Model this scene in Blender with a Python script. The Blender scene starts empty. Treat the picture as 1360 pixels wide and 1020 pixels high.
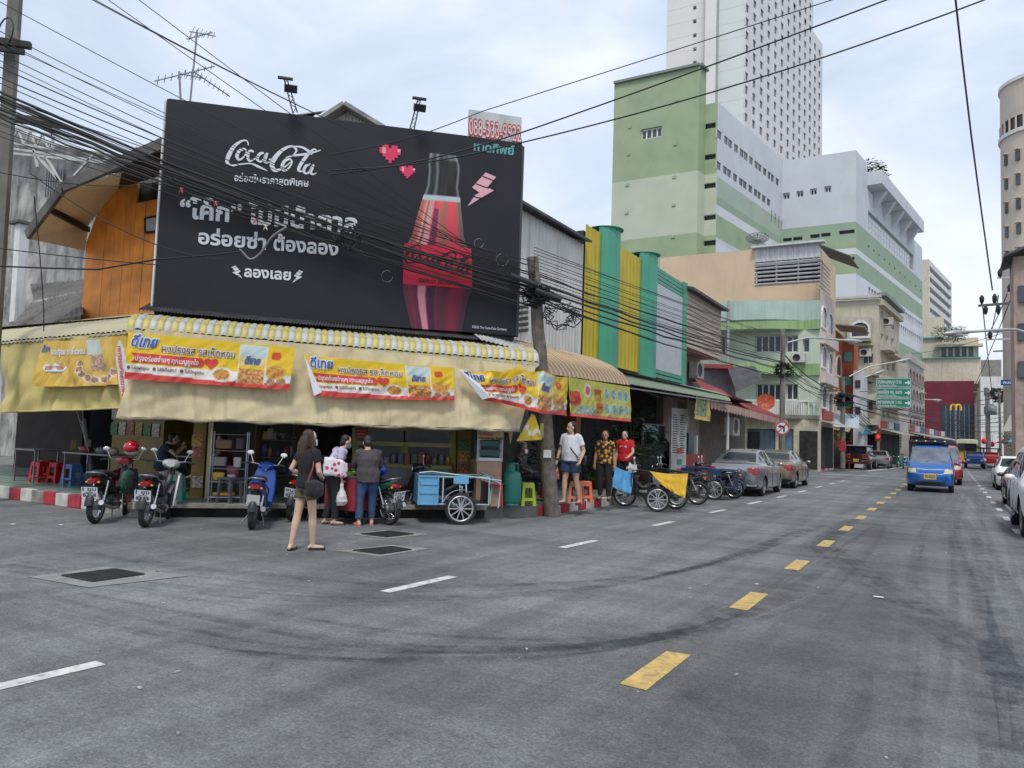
import bpy,math,random
from mathutils import Vector,Matrix,noise
random.seed(7)
R = math.radians
scene = bpy.context.scene
COL = scene.collection

# ---------------------------------------------------------------- camera
EYE = Vector((0,0,1.65)); YAW,PITCH,ROLL,FPX = .528,.0685,.033,1000.0
_f = Vector((-math.sin(YAW)*math.cos(PITCH),math.cos(YAW)*math.cos(PITCH),math.sin(PITCH)))
_r0 = Vector((math.cos(YAW),math.sin(YAW),0)); _u0 = _r0.cross(_f)
_r = _r0*math.cos(ROLL) + _u0*math.sin(ROLL); _u = _u0*math.cos(ROLL) - _r0*math.sin(ROLL)
cam_data = bpy.data.cameras.new('camera'); cam = bpy.data.objects.new('camera',cam_data); COL.objects.link(cam)
cam.matrix_world = Matrix(((_r.x,_u.x,-_f.x,EYE.x),(_r.y,_u.y,-_f.y,EYE.y),(_r.z,_u.z,-_f.z,EYE.z),(0,0,0,1)))
cam_data.sensor_width = 36; cam_data.lens = 36*FPX/1360; cam_data.clip_start = .05; cam_data.clip_end = 6000
scene.camera = cam

# ---------------------------------------------------------------- sky, sun, exposure
SUN_EL,SUN_AZ = 58,-25     # the sun is behind the clouds, behind and to the right of the camera
world = bpy.data.worlds.new('World'); scene.world = world; world.use_nodes = True
nt = world.node_tree; nt.nodes.clear(); N = nt.nodes.new; L = nt.links.new
out = N('ShaderNodeOutputWorld'); bg = N('ShaderNodeBackground'); bg.inputs[1].default_value = .1
sky = N('ShaderNodeTexSky'); sky.sky_type = 'NISHITA'; sky.sun_disc = False
sky.sun_elevation = R(SUN_EL); sky.sun_rotation = R(180+SUN_AZ); sky.dust_density = 2.5; sky.air_density = 1.2
tc = N('ShaderNodeTexCoord'); mp = N('ShaderNodeMapping'); mp.inputs['Scale'].default_value = (1,1,2.4)
L(tc.outputs['Generated'],mp.inputs[0])
n1 = N('ShaderNodeTexNoise'); n1.inputs['Scale'].default_value = 1.7; n1.inputs['Detail'].default_value = 7; n1.inputs['Roughness'].default_value = .55; n1.inputs['Distortion'].default_value = .5
L(mp.outputs[0],n1.inputs[0])
r1 = N('ShaderNodeValToRGB'); e = r1.color_ramp.elements
e[0].position = .36; e[0].color = (4.5,5.3,6.6,1); e[1].position = .66; e[1].color = (7.7,8.1,8.8,1)
m_ = e.new(.5); m_.color = (5.7,6.5,7.8,1)
L(n1.outputs[0],r1.inputs[0])
mix = N('ShaderNodeMix'); mix.data_type = 'RGBA'; mix.inputs[0].default_value = .9
L(sky.outputs[0],mix.inputs[6]); L(r1.outputs[0],mix.inputs[7])
L(mix.outputs[2],bg.inputs[0]); L(bg.outputs[0],out.inputs[0])
sun_d = bpy.data.lights.new('sun','SUN'); sun_d.energy = 1.5; sun_d.angle = R(14); sun_d.color = (1,.96,.9)
sun = bpy.data.objects.new('sun',sun_d); COL.objects.link(sun)
_a,_e = R(SUN_AZ),R(SUN_EL)   # azimuth measured from -Y
sdir = Vector((math.sin(-_a)*math.cos(_e),-math.cos(_a)*math.cos(_e),math.sin(_e)))
sun.rotation_euler = sdir.to_track_quat('Z','Y').to_euler()
vs_ = scene.view_settings; vs_.view_transform = 'Standard'; vs_.look = 'None'; vs_.gamma = 1; vs_.use_curve_mapping = False; vs_.exposure = .42
scene.cycles.max_bounces = 6; scene.cycles.diffuse_bounces = 3; scene.cycles.glossy_bounces = 3; scene.cycles.transmission_bounces = 4; scene.cycles.transparent_max_bounces = 8

# ---------------------------------------------------------------- rays through photograph points, used to read off real positions
def ray(px,py): return _f + _r*((px-680)/FPX) + _u*((510-py)/FPX)
def atx(px,py,x): d = ray(px,py); return EYE + d*(x/d.x)
def aty(px,py,y): d = ray(px,py); return EYE + d*(y/d.y)
def atz(px,py,z=0): d = ray(px,py); return EYE + d*((z-EYE.z)/d.z)
def atd(px,py,depth): return EYE + ray(px,py)*depth
def atp(px,py,p0,n):
    d = ray(px,py); n = Vector(n); return EYE + d*((Vector(p0)-EYE).dot(n)/d.dot(n))

# ---------------------------------------------------------------- materials
MATS = {}
def mat(name,col,rough=.7,metal=0.,var=.12,vs=3.,bump=0.,bs=40.,dirt=0.,dcol=(.05,.045,.04),ds=1.2,streak=0.,spec=.5,alpha=1.,emit=0.,trans=0.,coat=0.,vcol=False,sscale=9.):
    if name in MATS: return MATS[name]
    m = bpy.data.materials.new(name); m.use_nodes = True; t = m.node_tree; N = t.nodes.new; L = t.links.new
    b = t.nodes['Principled BSDF']; b.inputs['Roughness'].default_value = rough; b.inputs['Metallic'].default_value = metal
    b.inputs['Specular IOR Level'].default_value = spec; b.inputs['Coat Weight'].default_value = coat
    if alpha < 1: b.inputs['Alpha'].default_value = alpha
    if trans: b.inputs['Transmission Weight'].default_value = trans
    tc = N('ShaderNodeTexCoord')
    if vcol:
        a = N('ShaderNodeVertexColor'); a.layer_name = 'Col'; c = a.outputs[0]
    else:
        a = N('ShaderNodeRGB'); a.outputs[0].default_value = (*col,1); c = a.outputs[0]
    def mixc(fac,c1,c2,mode='MIX'):
        x = N('ShaderNodeMix'); x.data_type = 'RGBA'; x.blend_type = mode
        if hasattr(fac,'node'): L(fac,x.inputs[0])
        else: x.inputs[0].default_value = fac
        for s,i in ((c1,6),(c2,7)):
            if hasattr(s,'node'): L(s,x.inputs[i])
            else: x.inputs[i].default_value = (*s,1)
        return x.outputs[2]
    if var:
        n = N('ShaderNodeTexNoise'); n.inputs['Scale'].default_value = vs; n.inputs['Detail'].default_value = 5; L(tc.outputs['Object'],n.inputs[0])
        mr = N('ShaderNodeMapRange'); mr.inputs[1].default_value = .3; mr.inputs[2].default_value = .7; mr.inputs[3].default_value = 1-var*1.5; mr.inputs[4].default_value = 1+var
        L(n.outputs[0],mr.inputs[0]); c = mixc(1.,c,mr.outputs[0],'MULTIPLY')
    if dirt:
        n = N('ShaderNodeTexNoise'); n.inputs['Scale'].default_value = ds; n.inputs['Detail'].default_value = 8; n.inputs['Roughness'].default_value = .65; L(tc.outputs['Object'],n.inputs[0])
        mr = N('ShaderNodeMapRange'); mr.inputs[1].default_value = .5; mr.inputs[2].default_value = .72; mr.inputs[4].default_value = dirt
        L(n.outputs[0],mr.inputs[0]); c = mixc(mr.outputs[0],c,dcol)
    if streak:
        mp = N('ShaderNodeMapping'); mp.inputs['Scale'].default_value = (sscale,sscale,.35); L(tc.outputs['Object'],mp.inputs[0])
        n = N('ShaderNodeTexNoise'); n.inputs['Scale'].default_value = 1; n.inputs['Detail'].default_value = 4; L(mp.outputs[0],n.inputs[0])
        mr = N('ShaderNodeMapRange'); mr.inputs[1].default_value = .52; mr.inputs[2].default_value = .75; mr.inputs[4].default_value = streak
        L(n.outputs[0],mr.inputs[0]); c = mixc(mr.outputs[0],c,dcol)
    L(c,b.inputs['Base Color'])
    if emit: L(c,b.inputs['Emission Color']); b.inputs['Emission Strength'].default_value = emit
    if bump:
        n = N('ShaderNodeTexNoise'); n.inputs['Scale'].default_value = bs; n.inputs['Detail'].default_value = 4; L(tc.outputs['Object'],n.inputs[0])
        bp = N('ShaderNodeBump'); bp.inputs['Strength'].default_value = bump; bp.inputs['Distance'].default_value = .01
        L(n.outputs[0],bp.inputs['Height']); L(bp.outputs[0],b.inputs['Normal'])
    MATS[name] = m; return m

black = mat('black_plastic',(.02,.02,.022),.45,var=.2)
rubber = mat('tyre_rubber',(.022,.022,.022),.85,var=.25,vs=12,dirt=.35,dcol=(.09,.08,.07),ds=6)
chrome = mat('chrome',(.6,.6,.62),.2,1,var=.1)
steel = mat('grey_steel',(.3,.3,.31),.4,.8,dirt=.3,ds=6)
alu = mat('aluminium',(.5,.5,.52),.35,.7,var=.1)
white_p = mat('white_plastic',(.75,.75,.74),.4,var=.05)
glass_dark = mat('dark_glass',(.025,.03,.035),.06,0,var=0,spec=.9)
concrete = mat('concrete',(.3,.29,.27),.9,var=.2,vs=5,dirt=.5,ds=2,bump=.3)
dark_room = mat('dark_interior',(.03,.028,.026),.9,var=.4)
red_p = mat('red_plastic',(.55,.02,.03),.4,var=.1)
lamp_white = mat('lamp_lens',(.75,.77,.78),.15,var=0)
cable_m = mat('cable_rubber',(.012,.012,.013),.6,var=0)
cream_m = mat('cream_paint',(.6,.55,.44),.8,var=.08,streak=.35,dirt=.15)
white_m = mat('white_paint',(.72,.72,.7),.8,var=.06,streak=.3,dirt=.1)
win_pane = mat('window_pane',(.06,.075,.085),.12,var=.3,vs=.6)
print_m = mat('printed_vinyl',(1,1,1),.55,var=.05,vs=2,vcol=True)

# ---------------------------------------------------------------- mesh builder
WM = {}     # world matrix of every parent that is not at the origin
class MB:
    def __init__(s): s.v = []; s.f = []; s.m = []; s.s = []; s.c = []
    def add(s,vs,fs,mi=0,sm=False,col=None):
        o = len(s.v); s.v.extend([tuple(v) for v in vs])
        for f in fs: s.f.append(tuple(i+o for i in f)); s.m.append(mi); s.s.append(sm)
        if col is not None: s.c.extend([col]*len(vs) if not isinstance(col,list) else col)
        return s
    def boxm(s,M,sz,mi=0):
        a,b,c = sz[0]/2,sz[1]/2,sz[2]/2
        vs = [M @ Vector((x,y,z)) for z in (-c,c) for y in (-b,b) for x in (-a,a)]
        return s.add(vs,[(0,2,3,1),(4,5,7,6),(0,1,5,4),(2,6,7,3),(0,4,6,2),(1,3,7,5)],mi)
    def box(s,c,sz,rz=0,mi=0,rx=0,ry=0):
        M = Matrix.Translation(c)
        if rz: M = M @ Matrix.Rotation(rz,4,'Z')
        if ry: M = M @ Matrix.Rotation(ry,4,'Y')
        if rx: M = M @ Matrix.Rotation(rx,4,'X')
        return s.boxm(M,sz,mi)
    def bx(s,x0,x1,y0,y1,z0,z1,mi=0): return s.box(((x0+x1)/2,(y0+y1)/2,(z0+z1)/2),(abs(x1-x0),abs(y1-y0),abs(z1-z0)),mi=mi)
    def bar(s,p0,p1,w,h,mi=0,up=(0,0,1)):
        p0,p1 = Vector(p0),Vector(p1); d = p1-p0; l = d.length
        if l < 1e-6: return s
        d /= l; up = Vector(up)
        if abs(d.dot(up)) > .98: up = Vector((0,1,0))
        y = up.cross(d).normalized(); z = d.cross(y); c = (p0+p1)/2
        M = Matrix(((d.x,y.x,z.x,c.x),(d.y,y.y,z.y,c.y),(d.z,y.z,z.z,c.z),(0,0,0,1)))
        return s.boxm(M,(l,w,h),mi)
    def tube(s,pts,r,n=8,mi=0,cap=True,flat=1.,sm=True):
        pts = [Vector(p) for p in pts]; k = len(pts); rr = r if isinstance(r,(list,tuple)) else [r]*k
        d0 = (pts[1]-pts[0]).normalized(); ref = Vector((0,0,1)) if abs(d0.z) < .9 else Vector((1,0,0))
        x = d0.cross(ref).normalized(); vs = []
        for i in range(k):
            d = (pts[min(i+1,k-1)]-pts[max(i-1,0)]).normalized()
            x = (x-d*x.dot(d)).normalized(); y = d.cross(x)
            for j in range(n):
                a = 2*math.pi*j/n; vs.append(pts[i]+(x*math.cos(a)+y*math.sin(a)*flat)*rr[i])
        fs = [(i*n+j,i*n+(j+1) % n,(i+1)*n+(j+1) % n,(i+1)*n+j) for i in range(k-1) for j in range(n)]
        s.add(vs,fs,mi,sm)
        if cap: s.add(vs[:n],[tuple(range(n))[::-1]],mi); s.add(vs[-n:],[tuple(range(n))],mi)
        return s
    def cyl(s,p0,p1,r,n=14,mi=0,r1=None,sm=True): return s.tube([p0,p1],[r,r if r1 is None else r1],n,mi,True,1.,sm)
    def prism(s,poly,o,u,w,n,d,mi=0):
        """2-D outline poly in the frame (u, w) at o, extruded by d along n"""
        o,u,w,n = Vector(o),Vector(u),Vector(w),Vector(n); k = len(poly)
        a = [o+u*p[0]+w*p[1] for p in poly]; b = [p+n*d for p in a]
        return s.add(a+b,[tuple(range(k)),tuple(range(k,2*k))[::-1]]+[(i,i+k,(i+1) % k+k,(i+1) % k) for i in range(k)],mi)
    def lathe(s,prof,o=(0,0,0),axis='Z',n=24,mi=0,sm=True):
        o = Vector(o); vs = []; k = len(prof)
        for r,h in prof:
            for j in range(n):
                a = 2*math.pi*j/n; c_,s_ = r*math.cos(a),r*math.sin(a)
                vs.append(o+(Vector((c_,s_,h)) if axis == 'Z' else Vector((c_,h,s_)) if axis == 'Y' else Vector((h,c_,s_))))
        return s.add(vs,[(i*n+j,i*n+(j+1) % n,(i+1)*n+(j+1) % n,(i+1)*n+j) for i in range(k-1) for j in range(n)],mi,sm)
    def ell(s,c,r,n=12,mi=0,rot=None):
        c = Vector(c); vs = []; k = n//2+1
        for i in range(k+1):
            t = math.pi*i/k
            for j in range(n):
                a = 2*math.pi*j/n; p = Vector((math.sin(t)*math.cos(a)*r[0],math.sin(t)*math.sin(a)*r[1],math.cos(t)*r[2]))
                vs.append(c+(rot @ p if rot else p))
        return s.add(vs,[(i*n+j,(i+1)*n+j,(i+1)*n+(j+1) % n,i*n+(j+1) % n) for i in range(k) for j in range(n)],mi,True)
    def grid(s,nu,nv,fn,mi=0,sm=True,colf=None):
        vs = [fn(i/nu,j/nv) for j in range(nv+1) for i in range(nu+1)]; w = nu+1
        col = [colf(i/nu,j/nv) for j in range(nv+1) for i in range(nu+1)] if colf else None
        return s.add(vs,[(j*w+i,j*w+i+1,(j+1)*w+i+1,(j+1)*w+i) for j in range(nv) for i in range(nu)],mi,sm,col)
    def loft(s,st,n=16,mi=0,p=2.6,axis='X',cap=True):
        """st: (x, y, z, half width, half height) superellipse sections along x"""
        vs = []
        for x,y,z,hw,hh in st:
            for j in range(n):
                a = 2*math.pi*j/n; ca,sa = math.cos(a),math.sin(a)
                yy = hw*math.copysign(abs(ca)**(2/p),ca); zz = hh*math.copysign(abs(sa)**(2/p),sa)
                vs.append((x,y+yy,z+zz) if axis == 'X' else (x+yy,y+zz,z) if axis == 'Z' else (x+yy,y,z+zz))
        k = len(st); s.add(vs,[(i*n+j,i*n+(j+1) % n,(i+1)*n+(j+1) % n,(i+1)*n+j) for i in range(k-1) for j in range(n)],mi,True)
        if cap: s.add(vs[:n],[tuple(range(n))[::-1]],mi); s.add(vs[-n:],[tuple(range(n))],mi)
        return s
    def mesh(s,name,mats,M=None):
        me = bpy.data.meshes.new(name)
        vs = [M @ Vector(v) for v in s.v] if M else s.v
        me.from_pydata(vs,[],s.f); me.update()
        if not isinstance(mats,(list,tuple)): mats = [mats]
        for m in mats: me.materials.append(m)
        me.polygons.foreach_set('material_index',s.m); me.polygons.foreach_set('use_smooth',s.s)
        if s.c and len(s.c) == len(s.v):
            a = me.color_attributes.new('Col','FLOAT_COLOR','POINT'); a.data.foreach_set('color',[x for c in s.c for x in (c[0],c[1],c[2],1)])
        return me
    def build(s,name,mats,parent=None,world=True,bevel=0.,label=None,kind=None):
        M = WM[parent.name].inverted() if (world and parent is not None and parent.name in WM) else None
        return link(name,s.mesh(name,mats,M),parent,bevel,label,kind)
def link(name,me,parent=None,bevel=0.,label=None,kind=None):
    o = bpy.data.objects.new(name,me); COL.objects.link(o)
    if parent is not None:
        o.parent = parent
        if parent.name in WM: WM[o.name] = WM[parent.name]
    if bevel:
        b = o.modifiers.new('bevel','BEVEL'); b.width = bevel; b.segments = 2; b.limit_method = 'ANGLE'; b.angle_limit = R(40)
    if label: o['label'] = label
    if kind: o['kind'] = kind
    return o
def thing(name,label,cat,loc=(0,0,0),rz=0,group=None,rx=0,ry=0):
    o = bpy.data.objects.new(name,None); COL.objects.link(o); o.empty_display_size = .1
    o.location = loc; o.rotation_euler = (rx,ry,rz); o['label'] = label; o['category'] = cat
    if group: o['group'] = group
    WM[o.name] = Matrix.Translation(loc) @ o.rotation_euler.to_matrix().to_4x4()
    return o
def tag(o,label,cat,group=None):
    o['label'] = label; o['category'] = cat
    if group: o['group'] = group
    return o
def struct(o): o['kind'] = 'structure'; return o
def single(mb,name,mats,label,cat,group=None,bevel=0.,loc=None):
    """a thing that is one mesh; its origin is put at loc"""
    if loc is not None:
        me = mb.mesh(name,mats,Matrix.Translation(-Vector(loc))); o = link(name,me,None,bevel); o.location = loc
    else: o = mb.build(name,mats,None,bevel=bevel)
    return tag(o,label,cat,group)
def dup(root,loc,rz=None,label=None,group=None,swap=None):
    def cp(o,par):
        c = o.copy(); COL.objects.link(c); c.parent = par
        if swap and c.type == 'MESH' and o.data.materials and o.data.materials[0] in swap:
            c.data = c.data.copy()
            for i,m in enumerate(c.data.materials): c.data.materials[i] = swap.get(m,m)
        for ch in kids.get(o.name,()): cp(ch,c)
        return c
    kids = {}
    for o in root.children_recursive: kids.setdefault(o.parent.name,[]).append(o)
    r = cp(root,None); r.location = loc
    if rz is not None: r.rotation_euler[2] = rz
    if label: r['label'] = label
    if group: r['group'] = group
    WM[r.name] = Matrix.Translation(loc) @ r.rotation_euler.to_matrix().to_4x4()
    return r
workshop = bpy.data.scenes.new('workshop')      # an empty scene in which single meshes are worked out quickly
def evaluated_mesh(ob):
    workshop.collection.objects.link(ob)
    with bpy.context.temp_override(scene=workshop,view_layer=workshop.view_layers[0]): dg = bpy.context.evaluated_depsgraph_get()
    me = bpy.data.meshes.new_from_object(ob.evaluated_get(dg),depsgraph=dg); workshop.collection.objects.unlink(ob); return me
def modified(ob,mods,smooth=True):
    """apply modifiers to ob and return the resulting mesh"""
    for typ,kw in mods:
        m = ob.modifiers.new('m',typ)
        for k,v in kw.items(): setattr(m,k,v)
    me = evaluated_mesh(ob); ob.modifiers.clear(); return me

# ---------------------------------------------------------------- lettering
_tc = {}
def text2d(s,size=1.,bold=.02,shear=0.):
    k = (s,bold,shear)
    if k not in _tc:
        c = bpy.data.curves.new('lettering','FONT'); c.body = s; c.offset = bold; c.shear = shear; c.resolution_u = 3
        o = bpy.data.objects.new('lettering',c); me = evaluated_mesh(o)
        vs = [(v.co.x,v.co.y) for v in me.vertices]; fs = [tuple(p.vertices) for p in me.polygons]
        bpy.data.objects.remove(o); bpy.data.curves.remove(c); bpy.data.meshes.remove(me)
        x0 = min(v[0] for v in vs); x1 = max(v[0] for v in vs); _tc[k] = ([(v[0]-x0,v[1]) for v in vs],fs,x1-x0)
    vs,fs,w = _tc[k]; return [(x*size,y*size) for x,y in vs],fs,w*size
def put_text(mb,s,mapf,x,y,size,width=None,bold=.02,mi=0,shear=0.,center=False,col=None,skew=0.):
    """write s at (x, y) of a print; mapf(x, y) gives the point in space. width squeezes or stretches the line."""
    vs,fs,w = text2d(s,size,bold,shear); k = width/w if width else 1.; ww = width or w
    x0 = x-ww/2 if center else x
    pts = [mapf(x0+vx*k,y+vy+skew*(vx*k)) for vx,vy in vs]
    # orient faces to follow the map
    mb.add(pts,fs,mi,False,col)
def ribbon(mb,pts,ws,mapf,mi=0,col=None,sub=6):
    """brush stroke through 2-D pts with widths ws (Catmull-Rom)"""
    P = [pts[0]]+list(pts)+[pts[-1]]; W = [ws[0]]+list(ws)+[ws[-1]]; q = []
    for i in range(1,len(P)-2):
        for k in range(sub):
            t = k/sub
            def cr(a,b,c,d): return .5*((2*b)+(-a+c)*t+(2*a-5*b+4*c-d)*t*t+(-a+3*b-3*c+d)*t**3)
            q.append((cr(P[i-1][0],P[i][0],P[i+1][0],P[i+2][0]),cr(P[i-1][1],P[i][1],P[i+1][1],P[i+2][1]),W[i]+(W[i+1]-W[i])*t))
    q.append((*pts[-1],ws[-1])); vs = []
    for i,(x,y,w) in enumerate(q):
        a,b = q[max(i-1,0)],q[min(i+1,len(q)-1)]; dx,dy = b[0]-a[0],b[1]-a[1]; l = math.hypot(dx,dy) or 1
        nx,ny = -dy/l*w/2,dx/l*w/2
        vs += [mapf(x+nx,y+ny),mapf(x-nx,y-ny)]
    mb.add(vs,[(2*i,2*i+1,2*i+3,2*i+2) for i in range(len(q)-1)],mi,False,col)
def poly2(mb,poly,mapf,mi=0,col=None): mb.add([mapf(*p) for p in poly],[tuple(range(len(poly)))],mi,False,col)
def disc2(x,y,r,n=20,ry=None): return [(x+r*math.cos(2*math.pi*i/n),y+(ry or r)*math.sin(2*math.pi*i/n)) for i in range(n)]
# ---------------------------------------------------------------- ground, road, pavements
def asphalt_material():
    m = bpy.data.materials.new('asphalt'); m.use_nodes = True; t = m.node_tree; N = t.nodes.new; L = t.links.new
    b = t.nodes['Principled BSDF']; tc = N('ShaderNodeTexCoord'); co = tc.outputs['Object']
    def noise_(scale,detail=5,rough=.6,vec=None,dist=0):
        n = N('ShaderNodeTexNoise'); n.inputs['Scale'].default_value = scale; n.inputs['Detail'].default_value = detail; n.inputs['Roughness'].default_value = rough; n.inputs['Distortion'].default_value = dist
        L(vec or co,n.inputs[0]); return n.outputs[0]
    def mr(v,a,b_,c,d):
        n = N('ShaderNodeMapRange'); 
        for i,x in enumerate((a,b_,c,d)): n.inputs[i+1].default_value = x
        L(v,n.inputs[0]); return n.outputs[0]
    def mul(a,b_,op='MULTIPLY'):
        n = N('ShaderNodeMath'); n.operation = op
        for i,x in enumerate((a,b_)):
            if hasattr(x,'node'): L(x,n.inputs[i])
            else: n.inputs[i].default_value = x
        return n.outputs[0]
    base = mr(noise_(.35,6,.55),.3,.7,.118,.222)
    fine = mul(mr(noise_(55,3,.7),.28,.72,.55,1.45),mr(noise_(21,4,.75),.3,.7,.72,1.28))
    mid = mr(noise_(5,5,.7),.3,.7,.82,1.18)
    # wheel-polished dark lanes running along the street (x is across)
    sx = N('ShaderNodeSeparateXYZ'); L(co,sx.inputs[0])
    wob = mul(noise_(.12,2),1.2); xx = mul(sx.outputs[0],wob,'ADD')
    mp = N('ShaderNodeMapping'); mp.inputs['Scale'].default_value = (1.1,.06,1); L(co,mp.inputs[0])
    st = mr(noise_(1.6,5,.6,mp.outputs[0],.4),.42,.62,1.06,.76)
    d = mul(mul(xx,-.45,'SUBTRACT'),0.0,'ADD'); d2 = mul(d,d); band = mr(d2,.05,2.0,.72,1.)
    mp2 = N('ShaderNodeMapping'); mp2.inputs['Scale'].default_value = (.10,1.0,1); mp2.inputs['Rotation'].default_value = (0,0,R(-8)); L(co,mp2.inputs[0])
    st2 = mr(noise_(1.1,5,.6,mp2.outputs[0],.6),.45,.62,1.05,.78)
    v = mul(mul(mul(base,fine),mul(mid,band)),mul(st,st2))
    vo = N('ShaderNodeTexVoronoi'); vo.inputs['Scale'].default_value = 42; L(co,vo.inputs[0])
    sp = mr(vo.outputs[0],.05,.16,1,0); sel = mr(noise_(9,2),.4,.6,0,.22); v = mul(v,mul(sp,sel),'ADD')
    # cracks
    vc = N('ShaderNodeTexVoronoi'); vc.feature = 'DISTANCE_TO_EDGE'; vc.inputs['Scale'].default_value = .28
    wv = N('ShaderNodeVectorMath'); wv.operation = 'ADD'; nn = N('ShaderNodeTexNoise'); nn.inputs['Scale'].default_value = 1.3; nn.inputs['Detail'].default_value = 5; L(co,nn.inputs[0]); L(co,wv.inputs[0]); L(nn.outputs['Color'],wv.inputs[1]); L(wv.outputs[0],vc.inputs[0])
    ck = mr(vc.outputs[0],.0,.004,.7,1.); ckm = mr(noise_(.5,3),.58,.66,1.,0.)
    ck2 = mul(ck,ckm,'MAXIMUM'); v = mul(v,ck2)
    cr = N('ShaderNodeCombineColor')
    L(mul(v,.97),cr.inputs[0]); L(v,cr.inputs[1]); L(mul(v,1.0),cr.inputs[2]); L(cr.outputs[0],b.inputs['Base Color'])
    L(mr(noise_(.6,4),.3,.7,.62,.9),b.inputs['Roughness'])
    bp = N('ShaderNodeBump'); bp.inputs['Strength'].default_value = .55; bp.inputs['Distance'].default_value = .012
    L(mul(noise_(90,2,.6),mul(noise_(14,3),1.2),'ADD'),bp.inputs['Height']); L(bp.outputs[0],b.inputs['Normal'])
    return m
asphalt = asphalt_material()
paint_white = mat('road_paint_white',(.62,.62,.6),.7,var=.15,vs=8,dirt=.85,dcol=(.14,.14,.14),ds=14)
paint_yellow = mat('road_paint_yellow',(.56,.38,.12),.7,var=.15,vs=8,dirt=.9,dcol=(.15,.13,.1),ds=13)
pave_m = mat('pavement_concrete',(.2,.195,.18),.85,var=.2,vs=2,dirt=.4,ds=1.5,bump=.2)
tile_green = mat('green_floor_tile',(.22,.33,.27),.3,var=.15,vs=2,dirt=.35,dcol=(.12,.12,.1),ds=2)
ground_m = mat('earth_ground',(.16,.15,.14),.95,var=.2,vs=.3)

g = MB(); g.add([(-1500,-800,-.02),(1500,-800,-.02),(1500,2500,-.02),(-1500,2500,-.02)],[(0,1,2,3)])
struct(g.build('ground',ground_m))
g = MB(); g.add([(-70,-50,0),(40,-50,0),(40,175,0),(-70,175,0)],[(0,1,2,3)])
road = struct(g.build('road',asphalt))
def flat_rect(x0,x1,y0,y1,z):
    return MB().add([(x0,y0,z),(x1,y0,z),(x1,y1,z),(x0,y1,z)],[(0,1,2,3)])
def quad_mark(pts,z,m,name='lane_dash'):
    return MB().add([(x,y,z) for x,y in pts],[tuple(range(len(pts)))]).build(name,m,road)
def dash(x,y0,y1,w,m,sk=0.): return quad_mark([(x-w/2+random.uniform(-.01,.01),y0),(x+w/2,y0+random.uniform(-.02,.02)),(x+w/2+sk,y1),(x-w/2+sk,y1+random.uniform(-.03,.03))],.004,m)
for x,a,b_ in [(-5.1,2.05,3.18),(-5.04,6.19,7.35),(-5.03,10.28,11.4),(-4.98,14.16,15.2),(-4.87,17.74,18.9),(-4.77,21.2,22.5),(-4.67,24.6,25.75),(-4.62,28.1,29.4),(-4.6,32,33.3),(-4.55,35.5,36.8),(-4.5,38.9,40.2)]:
    dash(x,a,b_,.13,paint_white,.05)
for i in range(22):
    y0 = 4.9+2.87*i+(.0 if i < 3 else -.1); dash(-1.84+.003*i,y0,y0+.98,.19,paint_yellow)
for i in range(26):
    y0 = 5.2+3.35*i; dash(1.2,y0,y0+1.1,.14,paint_white)
# faint crossing marks by the side lane
quad_mark([(-6.6,47.2),(-3.4,48.6),(-3.4,48.9),(-6.6,47.6)],.004,paint_white,'lane_line')
quad_mark([(-5.2,58),(-4.9,58),(-2.2,92),(-2.5,92)],.004,paint_white,'lane_line')
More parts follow.
